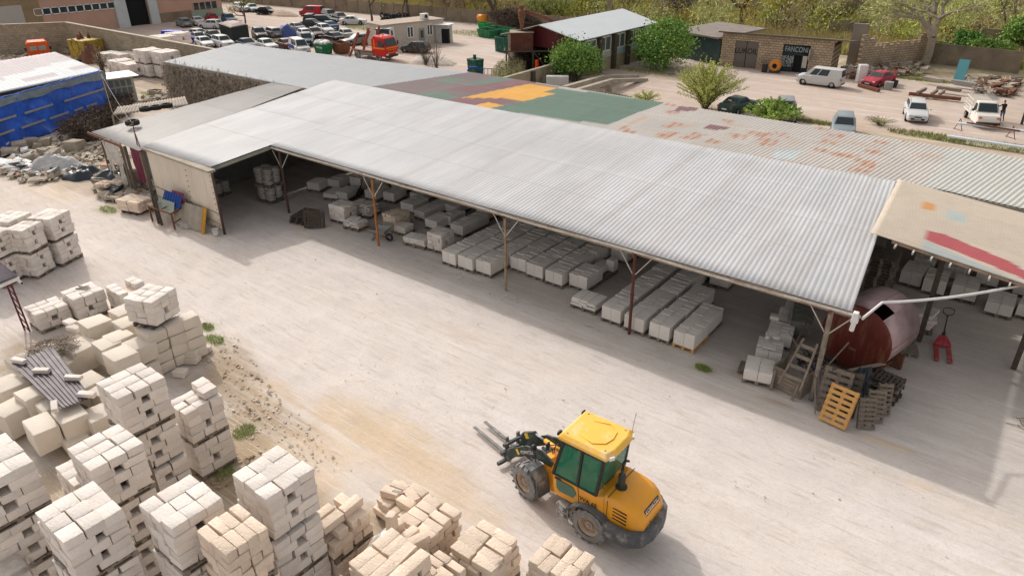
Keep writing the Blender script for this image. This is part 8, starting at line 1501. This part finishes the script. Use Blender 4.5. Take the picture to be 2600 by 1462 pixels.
bramble('bramble', [(1300, 185), (1440, 165), (1400, 145), (1320, 160)], 1300, 2.6, 1.6, M['twigd'], 'brown bramble overgrowing the extractor stand', 5, lv=YZ, rad=.03, leafm=FOL['drk'])
bramble('bramble', [(1240, 225), (1330, 215), (1330, 180), (1270, 185)], 500, 1.6, 1.2, M['twig'], 'olive undergrowth left of the retaining wall', 6, lv=YZ, rad=.02, leafm=FOL['olv'])
vy = B1.y + .40; rr = random.Random(17); vb, vc = MB(), MB(); VT = thing('vine_cover', 'bare grey vines covering the end wall of the long shed', 'vines')
for i in range(3600):
    x = lerp(B1.x - .6, -40, rr.random() ** 1.15); z = 3.6 * rr.random() ** .8; y = vy - abs(rr.gauss(0, .22)); q = Vector((rr.gauss(0, .6), rr.gauss(0, .25), rr.gauss(0, 1))).normalized() * rr.uniform(.4, 1.1); p = Vector((x, y, z)); vb.tube([p - q / 2, p + Vector((rr.gauss(0, .08), -.12, 0)), p + q / 2], [.012, .012, .005], 3, False)
for i in range(3500): x = lerp(B1.x - .6, -40, rr.random()); cards(vc, (x, vy - abs(rr.gauss(0, .25)) - .1, 3.5 * rr.random()), 2, .15, .12, rr, 1, 1.5)
vb.build('vine_stems', mat('grey vine', (.46, .40, .34), .95, .35, 3), VT); vc.build('dead_leaves', leafmat('dead vine leaves', (.28, .225, .16), .5), VT)
shoots(560, 248, 1.6, 1.4, 60, 'green bush at the foot of the vine wall', 21, FOL['pal'], .10, lv=0, dens=16); shoots(510, 252, 1.3, 1.3, 50, 'low olive bush at the foot of the vine wall', 22, FOL['olv'], .10, lv=0, dens=14); shoots(600, 235, 1.6, 1.5, 60, 'brownish bush right at the vine wall', 23, FOL['brn'], .10, lv=0, dens=10); shoots(262, 185, 2.8, .8, 50, 'dry bush at the corner of the tarp shed roof', 24, FOL['brn'], .08, lv=0, dens=10)
# grass, reeds
def blades(name, regs, n, h, w_, m, label, cat, seed, lv=0.0, lean_=.35):
    rr = random.Random(seed); b = MB()
    for i in range(n):
        (c, a, e, lvx) = rr.choice(regs); an, r = rr.uniform(0, 2 * pi), math.sqrt(rr.random()); x, y = c[0] + a * r * cos(an), c[1] + e * r * sin(an); hh = h * rr.uniform(.4, 1.2); d_ = rr.uniform(0, pi); ux, uy = cos(d_) * w_ / 2, sin(d_) * w_ / 2; lx, ly_ = rr.gauss(0, lean_) * hh, rr.gauss(0, lean_) * hh
        b.add([(x - ux, y - uy, lvx), (x + ux, y + uy, lvx), (x + lx, y + ly_, lvx + hh)], [(0, 1, 2)])
    o = b.build(name, m); return tag(o, label, cat, kind='stuff')
gg = lambda u, v, a, e, lv=0.0: ((G(u, v, lv).x, G(u, v, lv).y), a, e, lv)
blades('grass', [gg(275, 533, .75, .3), gg(345, 505, .5, .2), gg(620, 1095, .3, .35), gg(525, 830, .35, .2), gg(545, 862, .45, .25), gg(560, 1190, .5, .3), gg(1785, 935, .3, .2), gg(382, 240, 1.4, .5), gg(60, 447, 1.5, .4)], 3600, .11, .018, leafmat('grass', (.24, .32, .07)), 'green grass tufts round the stone yard', 'grass', 1)
blades('grass', [gg(2350, 345, 3.0, 1.0, YZ), gg(2500, 368, 5, 1.2, YZ), gg(2070, 312, 2, .6, YZ), gg(2240, 200, 1.2, .5, YZ), gg(2290, 190, 2.5, .8, YZ), gg(2350, 205, 3, .8, YZ), gg(1560, 245, 2.2, .6, YZ), gg(1500, 190, 4, 1.0, YZ), gg(1620, 180, 5, 1, YZ), gg(930, 72, 5, 2, YZ), gg(700, 108, 4, 1.5, YZ), gg(900, 108, 3, 1.5, YZ), gg(1220, 88, 6, 2.5, YZ), gg(1300, 215, 3, 2, YZ)], 11000, .28, .06, leafmat('weeds', (.27, .28, .09)), 'weeds and grass tufts in the lower yard', 'weeds', 2)
blades('dry_reeds', [((-85, 112), 45, 11, YZ), ((-60, 125), 45, 22, YZ), ((-30, 140), 40, 34, YZ), ((5, 125), 25, 22, YZ), ((-110, 118), 40, 18, YZ), ((-20, 108), 22, 6, YZ)], 42000, 1.7, .16, leafmat('dry reeds', (.46, .38, .18), .4), 'field of dry reeds and undergrowth behind the yard', 'reeds', 3, lean_=.2)
blades('undergrowth', [((-85, 112), 45, 11, YZ), ((-60, 125), 45, 22, YZ), ((-30, 140), 40, 34, YZ), ((5, 125), 25, 22, YZ), ((-20, 108), 22, 6, YZ)], 26000, 1.1, .2, leafmat('green undergrowth', (.46, .48, .12), .4), 'green undergrowth among the reeds behind the yard', 'undergrowth', 4, lean_=.3)
# airy spring thicket that closes the view behind the fences
rr = random.Random(77); TH = {k: MB() for k in ('pal', 'lime', 'olv', 'brn', 'yel')}; tb = MB()
for i in range(330):
    u, v = rr.uniform(560, 2660), rr.uniform(-60, 60); p = G(u, v + (u - 560) * .035, YZ)
    if p.y < (103 if p.x < -28 else 108) or p.y > 215: continue
    k = rr.choice(('pal', 'pal', 'lime', 'olv', 'brn', 'brn', 'yel', 'pal', 'gry')) ; k = 'olv' if k == 'gry' else k; H_ = rr.uniform(1.8, 5.5); R1 = rr.uniform(1.4, 3.0)
    for q in range(5): a = rr.uniform(0, 6.28); c_ = Vector((p.x + R1 * .6 * cos(a), p.y + R1 * .6 * sin(a), YZ + H_ * rr.uniform(.35, .95))); cards(TH[k], c_, 46, R1 * .75, .26, rr, .9, 2.2, .8); tb.tube([Vector((p.x, p.y, YZ)), (Vector((p.x, p.y, YZ)) + c_) / 2 + Vector((0, 0, .4)), c_], [.07, .05, .02], 3, False)
for k, mb in TH.items(): tag(mb.build('thicket', FOL[k]), {'pal': 'pale green', 'lime': 'lime green', 'olv': 'olive', 'brn': 'brown twiggy', 'yel': 'yellow'}[k] + ' part of the spring thicket behind the fences', 'thicket', kind='stuff')
tag(tb.build('thicket_stems', BARK), 'thin stems of the spring thicket behind the fences', 'thicket', kind='stuff')
